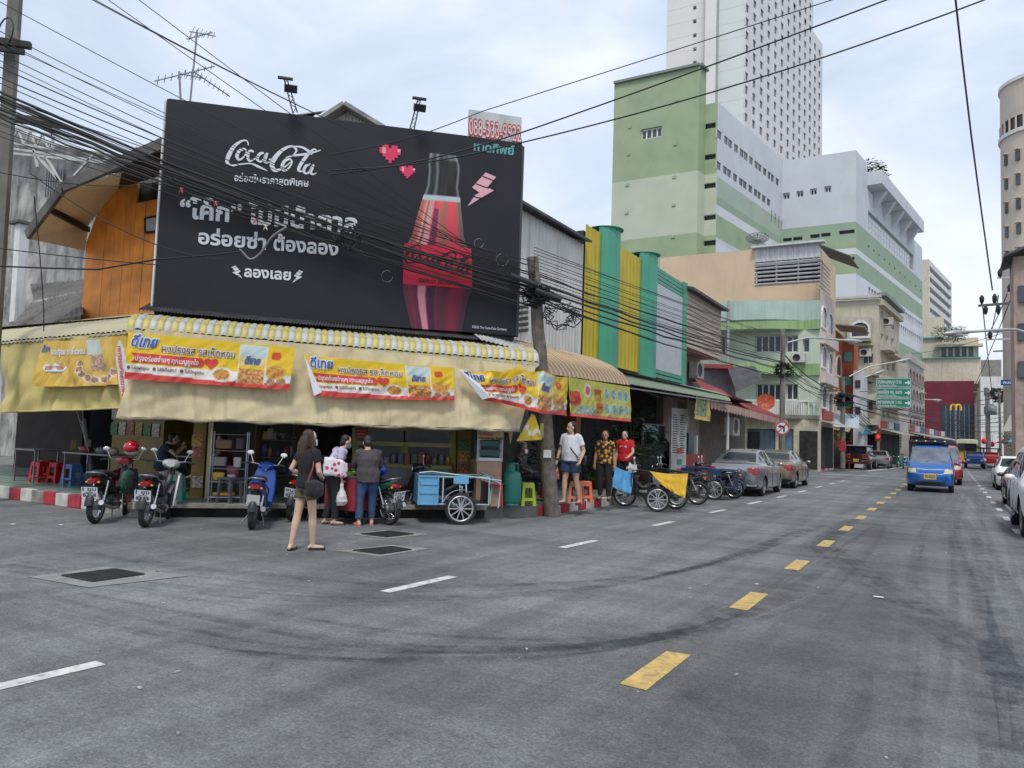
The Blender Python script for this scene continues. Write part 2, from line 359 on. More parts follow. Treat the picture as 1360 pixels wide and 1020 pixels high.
# rubber marks left by turning tyres
def rubber_marks():
    m = bpy.data.materials.new('tyre_marks'); m.use_nodes = True; t = m.node_tree; N = t.nodes.new; L = t.links.new
    b = t.nodes['Principled BSDF']; b.inputs['Base Color'].default_value = (.035,.035,.037,1); b.inputs['Roughness'].default_value = .8
    tc = N('ShaderNodeTexCoord'); n = N('ShaderNodeTexNoise'); n.inputs['Scale'].default_value = 3.5; n.inputs['Detail'].default_value = 8; n.inputs['Roughness'].default_value = .7; L(tc.outputs['Object'],n.inputs[0])
    r_ = N('ShaderNodeMapRange'); r_.inputs[1].default_value = .42; r_.inputs[2].default_value = .8; r_.inputs[3].default_value = .03; r_.inputs[4].default_value = .24; L(n.outputs[0],r_.inputs[0]); L(r_.outputs[0],b.inputs['Alpha'])
    mb = MB(); z = .003
    def arc(pts,w):
        ribbon(mb,pts,[w]*len(pts),lambda x,y: (x,y,z),sub=8)
    random.seed(5)
    for k in range(30):   # the sweep of cars turning from the side street
        o_ = random.uniform(-.7,1.1); w = random.uniform(.03,.13); o_ *= 1.5
        pts = [atz(px,py) for px,py in [(60,790),(200,822),(400,858),(640,868),(860,850),(1010,800),(1100,740),(1150,700)]]
        arc([(p.x+o_*.25+random.uniform(-.1,.1),p.y+o_*.5+random.uniform(-.06,.06)) for p in pts[random.randint(0,2):random.randint(5,8)]],w)
    for k in range(12):
        o_ = random.uniform(-.8,.8)
        pts = [atz(px,py) for px,py in [(0,740),(230,770),(560,790),(900,760),(1080,700)]]
        arc([(p.x+o_*.2,p.y+o_) for p in pts],random.uniform(.05,.2))
    for px0,py0,px1,py1 in [(330,905,355,875),(345,905,368,873),(905,915,1010,1019),(925,915,1030,1019),(1110,1019,1150,890),(1330,900,1200,760),(1100,760,1000,770)]:
        a,b_ = atz(px0,py0),atz(px1,py1); c_ = (a+b_)/2
        arc([(a.x,a.y),(c_.x+.05,c_.y),(b_.x,b_.y)],.1)
    for k in range(22):
        x0 = random.gauss(.35,.45); arc([(x0+.25*math.sin(j*.5+k),2.2+j*3.2) for j in range(random.randint(5,12))],random.uniform(.05,.22))
    for k in range(10):
        o_ = random.uniform(-.8,.8); pts = [atz(px,py) for px,py in [(1360,905),(1200,800),(1120,745),(1090,720),(1130,690)]]; arc([(p.x+o_*.2,p.y+o_*.3) for p in pts],random.uniform(.08,.2))
    o = mb.build('tyre_marks',m,road); o['kind'] = 'stuff'; o.visible_shadow = True
    return o
rubber_marks()
# utility patches around the drain covers
grate_m = mat('cast_iron',(.05,.05,.05),.6,.6,var=.3,vs=20)
surround_m = mat('patched_concrete',(.25,.245,.23),.9,var=.2,vs=6,dirt=.4,dcol=(.16,.15,.14),ds=3,bump=.3)
for lab,q,r_ in [('drain cover with long concrete surround on the asphalt in front of the two left motorbikes',[(-8.37,4.42),(-8.36,5.25),(-7.2,5.5),(-7.42,4.5)],[(-8.17,4.66),(-8.12,5.2),(-7.62,5.22),(-7.64,4.68)]),
                   ('drain cover with pale surround, the nearer of the two diamond shaped ones',[(-7.24,7.83),(-7.05,8.76),(-6.43,8.85),(-6.49,7.84)],[(-7.08,7.98),(-6.92,8.61),(-6.55,8.56),(-6.61,7.98)]),
                   ('drain cover with pale surround nearest the woman in the brown jacket',[(-8.27,9.17),(-8.2,10.01),(-7.33,10.08),(-7.48,9.22)],[(-8.12,9.32),(-8.03,9.92),(-7.53,9.89),(-7.61,9.32)])]:
    c = (sum(p[0] for p in r_)/4,sum(p[1] for p in r_)/4,0)
    t = thing('drain_cover',lab,'drain cover',c,group='drain covers in the road')
    s_ = MB(); k = 4
    s_.add([(*p,.006) for p in q]+[(*p,.006) for p in r_],[(i,(i+1) % 4,4+(i+1) % 4,4+i) for i in range(4)]); s_.build('surround',surround_m,t)
    MB().add([(*p,.0065) for p in r_],[(0,1,2,3)]).build('pit',dark_room,t)
    P = [Vector((*p,.012)) for p in r_]
    b = MB()
    for i in range(15):
        f = (i+.5)/15; b.bar(P[0].lerp(P[3],f),P[1].lerp(P[2],f),.022,.01)
    b.bar(P[0].lerp(P[1],.5),P[3].lerp(P[2],.5),.03,.012)
    for i in range(4): b.bar(P[i],P[(i+1) % 4],.035,.013)
    b.build('grate',grate_m,t)

# pavements with kerbs
def slab(name,poly,z,m,kind=True,z0=-.01):
    mb = MB(); k = len(poly)
    mb.add([(x,y,z) for x,y in poly]+[(x,y,z0) for x,y in poly],[tuple(range(k))]+[(i,i+k,(i+1) % k+k,(i+1) % k) for i in range(k)])
    o = mb.build(name,m)
    return struct(o) if kind else o
KZ = .25
slab('pavement',[(-45,8.5),(-14.2,8.5),(-12.2,8.6),(-8.05,12.75),(-7.45,13.6),(-7.45,38),(-16,38),(-16,30),(-45,30)],KZ-.02,pave_m)
slab('side_street_pavement',[(-45,-30),(-28,-30),(-28,4),(-45,4)],.12,pave_m)
slab('far_pavement',[(-30,51),(-8.2,51.3),(-7.2,53),(-7.2,56),(-8,60),(-8.5,75),(-5,130),(-30,130)],.15,pave_m)
right_pave = slab('right_pavement',[(3.6,-30),(30,-30),(30,160),(3.6,160)],.14,pave_m)
kerb_red = mat('kerb_red_paint',(.42,.03,.05),.75,var=.2,vs=6,dirt=.6,dcol=(.2,.17,.15),ds=5,bump=.2)
kerb_white = mat('kerb_white_paint',(.6,.58,.53),.8,var=.15,vs=6,dirt=.6,dcol=(.24,.22,.19),ds=5,bump=.2)
kerb_bare = mat('kerb_bare_concrete',(.27,.25,.22),.9,var=.2,vs=5,dirt=.5,ds=3,bump=.3)
side_kerb = thing('kerb','red and white painted kerb','kerb'); del side_kerb['category'],side_kerb['label']; side_kerb['kind'] = 'structure'
def kerb_run(p0,p1,h,n,cols,par,w=.14):
    p0,p1 = Vector((*p0,0)),Vector((*p1,0))
    for i in range(n):
        a,b_ = p0.lerp(p1,i/n),p0.lerp(p1,(i+1)/n); d = (b_-a).normalized()*.008; hh = h+random.uniform(-.008,.008)
        mb = MB(); mb.bar(a+d+Vector((0,0,hh/2)),b_-d+Vector((0,0,hh/2)),w,hh)
        mb.build('kerb_stone',{'r': kerb_red,'w': kerb_white,'c': kerb_bare}[cols[i % len(cols)]],par,bevel=.015)
kerb_run((-20.6,8.42),(-14.25,8.42),KZ,15,'rwwrwrrwwrwcrwr',side_kerb)
kerb_run((-14.22,8.42),(-12.35,8.46),KZ*.9,4,'wrww',side_kerb)
kerb_run((-7.42,14.0),(-7.38,17.5),.2,8,'rwrwrwrw',side_kerb)
kerb_run((-7.95,13.15),(-7.5,13.75),.2,1,'r',side_kerb)
kerb_run((-7.38,17.5),(-7.38,38),.2,20,'c',side_kerb)
fk = thing('far_kerb','',''); del fk['category'],fk['label']; fk['kind'] = 'structure'
kerb_run((-10.5,51.2),(-7.15,53.1),.16,10,'wr',fk); kerb_run((-7.15,53.1),(-7.2,56),.16,4,'cw',fk); kerb_run((-7.2,56),(-8.6,75),.16,14,'c',fk)
kerb_run((3.55,8),(3.55,90),.16,40,'c',fk)

# ---------------------------------------------------------------- building kit
class Face:
    """a vertical wall plane from plan point p0 to p1, left to right as seen from outside"""
    def __init__(s,p0,p1):
        s.p0 = Vector((p0[0],p0[1],0)); s.p1 = Vector((p1[0],p1[1],0)); s.W = (s.p1-s.p0).length; s.u = (s.p1-s.p0)/s.W; s.n = Vector((s.u.y,-s.u.x,0))
    def az(s,px,py): p = atp(px,py,s.p0,s.n); return (p-s.p0).dot(s.u),p.z
    def at(s,a,z,out=0.): return s.p0+s.u*a+s.n*out+Vector((0,0,z))
    def hole(s,px0,ytop,ybot,px1):
        a0,z1 = s.az(px0,ytop); z0 = s.az(px0,ybot)[1]; a1 = s.az(px1,ytop)[0]; return (a0,a1,z0,z1)
    def wall(s,mb,z0,z1,holes=(),depth=.18,a0=0.,a1=None,mi=0):
        a1 = s.W if a1 is None else a1
        hs = [h for h in holes if h[2] < z1 and h[3] > z0 and h[0] < a1 and h[1] > a0]
        A = sorted({a0,a1} | {min(max(v,a0),a1) for h in hs for v in h[:2]}); Z = sorted({z0,z1} | {min(max(v,z0),z1) for h in hs for v in h[2:]})
        for zi in range(len(Z)-1):
            cz = (Z[zi]+Z[zi+1])/2; run = None
            for ai in range(len(A)-1):
                ca = (A[ai]+A[ai+1])/2; inside = any(h[0] < ca < h[1] and h[2] < cz < h[3] for h in hs)
                if not inside and run is None: run = A[ai]
                if run is not None and (inside or ai == len(A)-2):
                    e_ = A[ai] if inside else A[ai+1]
                    mb.add([s.at(run,Z[zi]),s.at(e_,Z[zi]),s.at(e_,Z[zi+1]),s.at(run,Z[zi+1])],[(0,1,2,3)],mi); run = None
        for h in hs:
            c = [(h[0],max(h[2],z0)),(h[1],max(h[2],z0)),(h[1],min(h[3],z1)),(h[0],min(h[3],z1))]
            for i in range(4):
                p,q = c[i],c[(i+1) % 4]; mb.add([s.at(*p),s.at(*p,-depth),s.at(*q,-depth),s.at(*q)],[(0,1,2,3)],mi)
    def bands(s,root,zs,mats,holes=(),name='wall',depth=.18,a0=0.,a1=None):
        for i,m in enumerate(mats):
            mb = MB(); s.wall(mb,zs[i],zs[i+1],holes,depth,a0,a1); mb.build(name,m,root)
_wm = {}
def window(root,F,h,frame,pane,depth=.18,nx=1,ny=1,fw=.06,name='window',sub=True,sill=None,out=None,ajar=0):
    """window in hole h=(a0,a1,z0,z1) of face F: frame mesh (part) with a pane (sub-part); meshes are shared by size"""
    w,hh = round(h[1]-h[0],2),round(h[3]-h[2],2)
    k = (w,hh,frame and frame.name,pane.name,nx,ny,fw,sub)
    if k not in _wm:
        f = MB(); p = MB(); y = 0
        if frame:
            f.bx(0,w,-.03,.03,0,fw); f.bx(0,w,-.03,.03,hh-fw,hh); f.bx(0,fw,-.03,.03,fw,hh-fw); f.bx(w-fw,w,-.03,.03,fw,hh-fw)
            for i in range(1,nx): x = w*i/nx; f.bx(x-fw/2,x+fw/2,-.022,.022,fw,hh-fw)
            for i in range(1,ny): z = hh*i/ny; f.bx(fw,w-fw,-.018,.018,z-fw/2,z+fw/2)
        tgt = p if sub and frame else f
        mi = 0 if sub and frame else (1 if frame else 0)
        tgt.add([(0.01,.01,.01),(w-.01,.01,.01),(w-.01,.01,hh-.01),(.01,.01,hh-.01)],[(0,1,2,3)],mi)
        _wm[k] = (f.mesh('window',[frame,pane] if frame and not sub else [frame or pane]),p.mesh('pane',[pane]) if sub and frame else None)
    fm,pm = _wm[k]; o = bpy.data.objects.new(name,fm); COL.objects.link(o); o.parent = root
    pos = F.at(h[0],h[2],-(depth-.04) if out is None else out); M = Matrix(((F.u.x,-F.n.x,0,pos.x),(F.u.y,-F.n.y,0,pos.y),(0,0,1,pos.z),(0,0,0,1)))
    if root.name in WM: M = WM[root.name].inverted() @ M
    o.matrix_local = M
    if pm:
        q = bpy.data.objects.new('pane',pm); COL.objects.link(q); q.parent = o
    return o
def flat_top(root,pts,z,m,name='roof',th=.0):
    mb = MB(); mb.add([(p[0],p[1],z) for p in pts],[tuple(range(len(pts)))]); return mb.build(name,m,root)
def cap(root,F,z,m,w=.4,h=.3,a0=0.,a1=None,name='parapet_cap'):
    a1 = F.W if a1 is None else a1; mb = MB(); mb.bar(F.at(a0,z+h/2,0),F.at(a1,z+h/2,0),w,h); return mb.build(name,m,root)
def on_line(P,d,px,py=400):
    """point where the upright plane through column px meets the plan line P + t d"""
    r_ = ray(px,py); a = r_.x*d[1]-r_.y*d[0]; t = (P[0]*d[1]-P[1]*d[0])/a; return (r_.x*t,r_.y*t)
def cdir(vpx):
    """plan direction whose vanishing point is at photograph column vpx"""
    r_ = ray(vpx,579+.033*(vpx-680)); v = Vector((r_.x,r_.y)).normalized(); return (v.x,v.y)
def plan(px,depth,py=590): p = atd(px,py,depth); return (p.x,p.y)

# ---------------------------------------------------------------- the green and pale blue complex and its tower
gm1 = mat('sage_green_paint',(.33,.41,.255),.85,var=.06,vs=.3,streak=.35,sscale=.5,dcol=(.22,.27,.18))
gm2 = mat('pale_green_paint',(.50,.54,.42),.85,var=.05,vs=.3)
gm3 = mat('mint_green_paint',(.30,.40,.29),.85,var=.05,vs=.3,streak=.1,sscale=.5,dcol=(.25,.3,.25))
gm4 = mat('pale_mint_paint',(.38,.46,.38),.85,var=.05,vs=.3)
bl1 = mat('pale_blue_paint',(.58,.61,.65),.8,var=.05,vs=.2,streak=.35,sscale=.5,dcol=(.42,.45,.48))
bl2 = mat('bluish_white_paint',(.64,.67,.71),.8,var=.05,vs=.2)
tw1 = mat('tower_cream_cladding',(.74,.74,.70),.75,var=.04,vs=.15)
tw2 = mat('tower_mint_cladding',(.68,.72,.70),.7,var=.04,vs=.15)
tw3 = mat('tower_grey_wall',(.70,.70,.71),.8,var=.04,vs=.2,streak=.25,sscale=.4,dcol=(.52,.52,.53))
edge_m = mat('roof_edge_metal',(.2,.24,.22),.6,var=.05)
far_pane = mat('far_window_glass',(.10,.11,.12),.2,var=.5,vs=.25)
slot_m = mat('dark_slot',(.02,.025,.03),.4,var=.2)
roof_m = mat('flat_roof',(.25,.25,.24),.9)
dF = cdir(-1047); dF = (-dF[0],-dF[1]); dF = dF if dF[0] > 0 else (-dF[0],-dF[1])      # front faces, left to right
dS = cdir(1480)
B = plan(921,100); A = on_line(B,dF,814,200); Cc = on_line(B,dS,935,300); Dd = on_line(Cc,dF,951,300)
Ee = on_line(Dd,dS,1039,290); Ff = on_line(Ee,dF,1137,280); Hh = on_line(Ff,dS,1225,400); Gg = on_line(Ff,dS,1152,240)
mall = thing('department_store','green and pale blue department store with stepped wings below the white tower','building',(B[0],B[1],0))
fAB,fBC,fCD,fDE,fEF,fFH = Face(A,B),Face(B,Cc),Face(Cc,Dd),Face(Dd,Ee),Face(Ee,Ff),Face(Ff,Hh)
zB = [fAB.az(922,y)[1] for y in (600,309,227,89)]; zB[0] = 0
h4 = fAB.hole(851,172,186,879)
fAB.bands(mall,zB,[gm1,gm2,gm1],[h4],depth=.4); window(mall,fAB,h4,white_m,far_pane,.4,4,1,.2)
fBC.bands(mall,zB,[gm1,gm2,gm1])
cap(mall,fAB,zB[3],edge_m,.8,.35); cap(mall,fBC,zB[3],edge_m,.8,.35)
for px,py in [(899,133),(897,191.7),(895.6,235),(895,272.6),(836.5,169),(835,205),(833.4,245.8),(832.6,283),(894,314.7)]:
    a,z = fAB.az(px,py); MB().bar(fAB.at(a-.25,z,.05),fAB.at(a+.25,z,.05),.12,.35).build('vent',gm3,mall)
zD = fCD.az(951,136)[1]
zd = [0]+[fDE.az(951,y)[1] for y in (321,315,284,271,260,233)]+[zD]
hs = [fCD.hole(934.5,y-3,y+4,950.5) for y in (168,209,247,289,323)]
fCD.bands(mall,[0,zB[1],zB[2],zD],[gm1,gm2,gm1],hs,depth=.5)
for h in hs: window(mall,fCD,h,None,slot_m,.5)
hs = []
w0 = fDE.hole(953.6,172.3,183.3,956.6); w1 = fDE.hole(953.6,214.2,224.8,956.6)
for r_,xs in ((w0,[602,640,660,692,722,743,771,799,817,843,868,883,909]),(w1,[602,636,657,689,720,740,769,797,815,840,865])):
    for x in xs:
        a = fDE.az(800+x/3.92,250)[0]; hs.append((a-.6,a+.9,r_[2],r_[3]))
for px,y in ((1024.5,279),(1029.3,283),(1033.8,287),(1038,291)):
    hh_ = fDE.hole(px,y,y+16,px+.8); hs.append((min(hh_[0],fDE.W-.4),min(hh_[0]+.5,fDE.W-.1),hh_[2],hh_[3]))
fDE.bands(mall,zd,[bl2,bl1,gm1,bl2,gm3,gm4,bl1],hs,depth=.15)
for h in hs: window(mall,fDE,h,None,far_pane,.15)
zE = fEF.az(1137,199.4)[1]
ze = [0]+[fEF.az(1137,y)[1] for y in (363,346,337,329,317,294.3)]+[zE]
hw = [fEF.hole(a,b_,b_+8.5,a+9) for a,b_ in ((1039.8,256.5),(1058,253.8),(1076,250.8),(1095,247.5))]
sl = [fEF.hole(a,b_,c_,d_) for a,b_,c_,d_ in ((1040,316.5,321,1051.6),(1053.4,315,319.5,1065.6),(1076,311.7,316.6,1088.6),(1090.4,310,314.7,1103),(1114.5,306.5,311.5,1135),(1114.5,342.5,347,1135))]
fEF.bands(mall,ze,[bl2,gm1,gm3,bl2,gm1,gm3,bl1],hw+sl,depth=.5)
for h in hw: window(mall,fEF,h,white_m,slot_m,.5,2,1,.18)
for h in sl: window(mall,fEF,h,None,slot_m,.5)
zs_ = [fFH.az(1137,y)[1] for y in (294.3,329,337,363)]; zG = fFH.az(1153,252)[1]
st1 = fFH.hole(1153,380,393.5,1225); st2 = (fFH.az(1190,440)[0],fFH.W-.3,fFH.az(1190.6,441)[1],fFH.az(1190.6,428)[1]); zlow = fFH.az(1190.6,452)[1]; zlow2 = fFH.az(1192,500)[1]
hs = []
for s_,n_ in ((st1,24),(st2,13)):
    for i in range(n_):
        w_ = (s_[1]-s_[0])/n_; hs.append((s_[0]+i*w_+.25,s_[0]+(i+1)*w_-.25,s_[2],s_[3]))
cg = (fFH.az(1153,292)[0],fFH.az(1213,330)[0],fFH.az(1153,305)[1],fFH.az(1153,279)[1])
aG = fFH.az(1152,240)[0]
vents = []
for i in range(11): a = fFH.az(1153+6.9*i,340)[0]; vents.append((a,a+.9,fFH.az(1153,328)[1],fFH.az(1153,325)[1]))
fFH.bands(mall,[0,zlow2,zlow,zs_[3],zs_[2],zs_[1],zs_[0],zG],[bl2,gm3,bl2,gm3,bl2,gm3,bl1],hs+[cg]+vents,depth=.4)
fFH.bands(mall,[zG,zE],[bl1],a1=aG)
for h in hs: window(mall,fFH,h,None,far_pane,.4)
for h in vents: window(mall,fFH,h,None,slot_m,.4)
window(mall,fFH,cg,alu,mat('pale_glass',(.3,.36,.4),.15,var=.1,vs=.3),.4,17,3,.15,name='curtain_window')
can = MB(); zc = fFH.az(1153,229.6)[1]; can.prism([(aG,zG+.6),(fFH.W*.8,zG+.6),(fFH.W*.8,zc),(aG,zc)],fFH.p0-fFH.n*1,fFH.u,(0,0,1),fFH.n,3.2); can.build('roof_canopy',bl1,mall)
for i in range(5):
    a = aG+(fFH.W*.8-aG)*(i+.6)/5.2; MB().prism([(0,zG-2.6),(.6,zG-1.6),(2.0,zG+.6),(0,zG+.6)],fFH.at(a,0,0),fFH.n,(0,0,1),fFH.u,1.2).build('bracket',bl1,mall)
MB().prism([(0,zc-2),(24,zc-2),(24,zc+5),(0,zc+5)],fFH.at(fFH.W*.45,0,-9),fFH.u,(0,0,1),-fFH.n,6).build('roof_room',mat('peach_paint',(.6,.42,.27),.8,var=.05),mall)
back = on_line(Hh,(-dF[0],-dF[1]),1100,400)
flat_top(mall,[A,B,Cc,Dd,(Dd[0]-20,Dd[1]+30),(A[0]-5,A[1]+30)],zD-1.5,roof_m); flat_top(mall,[A,B,Cc,(Cc[0]+A[0]-B[0],Cc[1]+A[1]-B[1])],zB[3]-.2,roof_m)
flat_top(mall,[Ee,Ff,Gg,(Gg[0]-20,Gg[1]+15),(Ee[0]-10,Ee[1]+20)],zE-.3,roof_m)

T1 = plan(984,165); T2 = on_line(T1,dS,1092,150); T1b = on_line(T1,dS,1080,30); dFl = (-dF[0],-dF[1])
Ta = on_line(T1,dFl,954.5,60); Tb = (Ta[0]-dS[0]*1.5,Ta[1]-dS[1]*1.5); Tc = on_line(Tb,dFl,936,60); Td = (Tc[0]+dS[0]*2.5,Tc[1]+dS[1]*2.5); Te = on_line(Td,dFl,885,60)
tower = thing('hotel_tower','tall white tower block with a grid of small windows rising behind the green complex','building',(T1[0],T1[1],0))
fw = Face(T1,T2); f1 = Face(Ta,T1); f2 = Face(Tc,Tb); f3 = Face(Te,Td)
zt = f3.az(885,-160)[1]; aS = fw.az(1080,20)[0]; zS = fw.az(1086,50)[1]
zr,step = fw.az(991.4,10)[1],fw.az(991.4,10)[1]-fw.az(991.4,28.2)[1]; hs = []
whh = fw.az(991.4,5)[1]-fw.az(991.4,15)[1]
cols_ = [991.4,1001.5,1011.2,1020.5,1029.6,1038.4,1046.8,1054.6,1062,1069.2,1075.9,1082.4,1088.4]
for ci,px in enumerate(cols_):
    a = fw.az(px,120)[0]
    for k in range(-9,16):
        z = zr-step*k
        if z > zt-3 or (ci > 10 and z > zS-1): continue
        p = fw.at(a,z)-EYE; d_ = p.dot(_f); y_ = 510-FPX*p.dot(_u)/d_
        if y_ < -60 or y_ > 150+(px-952)*1.04: continue
        hs.append((a-.9,a+.9,z-whh*.55,z+whh*.55))
fw.bands(tower,[0,zS],[tw3],hs,depth=.25); fw.bands(tower,[zS,zt],[tw3],hs,depth=.25,a1=aS)
for h in hs: window(tower,fw,h,None,far_pane,.25)
hs = [f3.hole(920.3,y-2.6,y+2.6,925) for y in (10.8,29,47.4,65.8,84)]
f3.bands(tower,[0,zt],[tw1],hs,depth=.5)
for h in hs: window(tower,f3,h,tw3,far_pane,.5,fw=.12)
f2.bands(tower,[0,zt],[tw1]); f1.bands(tower,[0,zt],[tw2]); Face(Ta,Tb).bands(tower,[0,zt],[tw2]); Face(Tb,Ta).bands(tower,[0,zt],[tw2]); Face(Tc,Td).bands(tower,[0,zt],[tw1]); Face(Td,Tc).bands(tower,[0,zt],[tw1])
gl = MB()
for F_ in (f3,f1):
    for k in range(14): z = zr+step*6-step*k*1.15; gl.bar(F_.at(0,z,.0),F_.at(F_.W,z,.0),.05,.05)
o = gl.build('cladding_joints',tw3,tower); o['kind'] = 'stuff'

# ---------------------------------------------------------------- far buildings at the end of the street
def block(name,label,P0,P1,depth_,z,m,cat='building',roof=True):
    t = thing(name,label,cat,(P0[0],P0[1],0)); F = Face(P0,P1); return t,F
dS2 = cdir(1400)
# white office block with blue window bands
P0 = plan(1216,250); P1 = on_line(P0,dF,1234,400); P2 = on_line(P1,dS,1264,400)
off = thing('office_block','white office block with blue window bands at the far end of the street','building',(*P1,0))
fa,fb = Face(P0,P1),Face(P1,P2); zt_ = fb.az(1234,344.6)[1]; band_b = mat('blue_glass',(.10,.18,.3),.15,var=.2,vs=.2)
hs = [(1.2,fb.W-1,fb.az(1234,y+7.5)[1],fb.az(1234,y)[1]) for y in (352,366,379.5,393,407,421)]
fa.bands(off,[0,zt_],[cream_m]); fb.bands(off,[0,zt_],[white_m],hs,depth=.8)
for h in hs: window(off,fb,h,alu,band_b,.8,9,1,.25)
flat_top(off,[P0,P1,P2,(P2[0]-14,P2[1]+8)],zt_-.5,roof_m)
# cream annexes and maroon restaurant
def wall_px(root,name,m,px0,px1,ytop,ybot,depth,thick=8,dirv=None,z0=None,holes=()):
    """a block whose front wall spans the photograph columns px0..px1 at the given distance, with real thickness behind"""
    P = plan(px0,depth); dv = dirv or dF; Q = on_line(P,dv,px1,500); F = Face(P,Q); z1 = F.az((px0+px1)/2,ytop)[1]; z0 = F.az((px0+px1)/2,ybot)[1] if z0 is None else z0
    mb = MB(); F.wall(mb,z0,z1,holes)
    b = [F.at(0,0,-thick),F.at(F.W,0,-thick)]
    for a,c in ((F.at(F.W,0),b[1]),(b[0],F.at(0,0))): mb.add([a+Vector((0,0,z0)),c+Vector((0,0,z0)),c+Vector((0,0,z1)),a+Vector((0,0,z1))],[(0,1,2,3)])
    mb.add([F.at(0,z1),F.at(F.W,z1),b[1]+Vector((0,0,z1)),b[0]+Vector((0,0,z1))],[(0,1,2,3)]); mb.add([F.at(0,z0),F.at(F.W,z0),b[1]+Vector((0,0,z0)),b[0]+Vector((0,0,z0))],[(0,3,2,1)])
    return F,mb.build(name,m,root),z0,z1
maroon = mat('maroon_paint',(.16,.015,.035),.7,var=.15,vs=.3,streak=.2,sscale=.6,dcol=(.3,.1,.12)); navy_g = mat('navy_glass',(.03,.055,.08),.2,var=.25,vs=.3); teal_r = mat('teal_roof_trim',(.12,.38,.36),.6,var=.1)
P = plan(1228,150)
mc = thing('fast_food_restaurant','maroon fronted restaurant with dark glass and cream upper walls at the street end','building',(*P,0))
F,_,z0,z1 = wall_px(mc,'wall',maroon,1228,1294,506,600,150,20,z0=0)
g0 = F.hole(1250,538,590,1293); MB().prism([(g0[0],g0[2]),(g0[1],g0[2]),(g0[1],g0[3]),(g0[0],g0[3])],F.p0-F.n*.2,F.u,(0,0,1),F.n,.35).build('glass_front',navy_g,mc)
for i in range(1,7): a = g0[0]+(g0[1]-g0[0])*i/7; MB().bar(F.at(a,g0[2],.2),F.at(a,g0[3],.2),.12,.12).build('mullion',steel,mc)
F2,_,_,zt2 = wall_px(mc,'upper_wall',cream_m,1226,1303,476,506,156,20,z0=z1-.1)
wall_px(mc,'cornice',teal_r,1226,1303,474.5,478,155.5,20,z0=zt2)
F3,_,_,zt3 = wall_px(mc,'top_wall',cream_m,1226,1300,449,476,160,16,z0=zt2+.3)
h_ = F3.hole(1249,463,474,1294); MB().prism([(h_[0],h_[2]),(h_[1],h_[2]),(h_[1],h_[3]),(h_[0],h_[3])],F3.p0,F3.u,(0,0,1),F3.n,.4).build('window_band',win_pane,mc)
for i in range(6): a = h_[0]+(h_[1]-h_[0])*i/5; MB().bar(F3.at(a,h_[2],.5),F3.at(a,h_[3],.5),.35,.35).build('pillar',cream_m,mc)
MB().bar(F3.at(h_[0]-1,h_[3]+.4,.8),F3.at(h_[1]+1.5,h_[3]+.4,.8),2.4,.5).build('canopy',cream_m,mc)
wall_px(mc,'roof_trim',teal_r,1226,1253,447.5,449.5,159.5,16,z0=zt3)
wall_px(mc,'stair_wall',cream_m,1226,1254,421,448,168,12,z0=zt3)
wall_px(mc,'wing_wall',concrete,1294,1330,478,600,165,20,z0=0)
# arches sign on its post
sg = atd(1269.5,541,125); sign = thing('arches_sign','yellow double arch sign on a tall post in front of the maroon wall','sign',(sg.x,sg.y,0))
MB().cyl((sg.x,sg.y,0),(sg.x,sg.y,sg.z-.3),.07,mi=0).build('post',steel,sign)
sd = Vector((_r0.x,_r0.y,0)); ms = MB(); s_ = .5
for sgn in (-1,1):
    pts = [sg+sd*(sgn*(.95-.95*math.cos(math.pi*i/12)))*s_*.9+Vector((0,0,(-1.0+1.95*math.sin(math.pi*min(i,12)/12)**.55)*s_)) for i in range(13)]
    ms.tube(pts,.15,8)
ms.build('arches',mat('sign_yellow',(.8,.45,.02),.5,var=.05),sign)
mat('sign_red',(.5,.03,.03),.5)

# ornate cream building
def arch_poly(a0,a1,z0,z1,n=8):
    r_ = (a1-a0)/2; c = (a0+a1)/2; zs = z1-r_*.8
    return [(a0,z0),(a1,z0)]+[(c+r_*math.cos(math.pi*i/n),zs+r_*.8*math.sin(math.pi*i/n)) for i in range(n+1)]
def arched_window(root,F,h,frame,pane,name='window',surround=.18):
    a0,a1,z0,z1 = h; o_ = F.at(0,0,.0)
    f = MB(); outer = arch_poly(a0-surround,a1+surround,z0-surround,z1+surround); inner = arch_poly(a0,a1,z0,z1); k = len(inner)
    vs = [F.at(a,z,.1) for a,z in outer]+[F.at(a,z,.1) for a,z in inner]+[F.at(a,z,-.2) for a,z in inner]+[F.at(a,z,-.02) for a,z in outer]
    f.add(vs,[(i,(i+1) % k,k+(i+1) % k,k+i) for i in range(k)]+[(k+i,k+(i+1) % k,2*k+(i+1) % k,2*k+i) for i in range(k)]+[(i,3*k+i,3*k+(i+1) % k,(i+1) % k) for i in range(k)])
    w = f.build(name,frame,root)
    m = MB(); m.add([F.at(a,z,.03) for a,z in inner],[tuple(range(k))]); p = m.build('pane',pane,w)
    return w
def ac_unit(pos,u,label,s=1.):
    u = Vector(u).normalized(); n = Vector((u.y,-u.x,0)); t = thing('air_conditioner',label,'air conditioner',pos,math.atan2(u.y,u.x),'air conditioner units')
    b = MB(); b.bx(-.42*s,.42*s,-.16*s,.16*s,0,.6*s); b.build('case',white_p if 0 else mat('ac_case',(.55,.53,.48),.6,dirt=.5,ds=4),t,False,bevel=.015)
    f = MB(); f.lathe([(.0,0),(.2*s,0),(.22*s,-.02),(.24*s,0)],(-.12*s,-.165*s,.3*s),'Y',20); f.build('fan_grille',black,t,False)
    q = MB(); q.bx(-.4*s,.4*s,-.1*s,.2*s,-.05,-.0); q.bx(-.35*s,-.31*s,-.12*s,.3*s,-.1,-.05); q.bx(.31*s,.35*s,-.12*s,.3*s,-.1,-.05); q.build('bracket',steel,t,False)
    return t
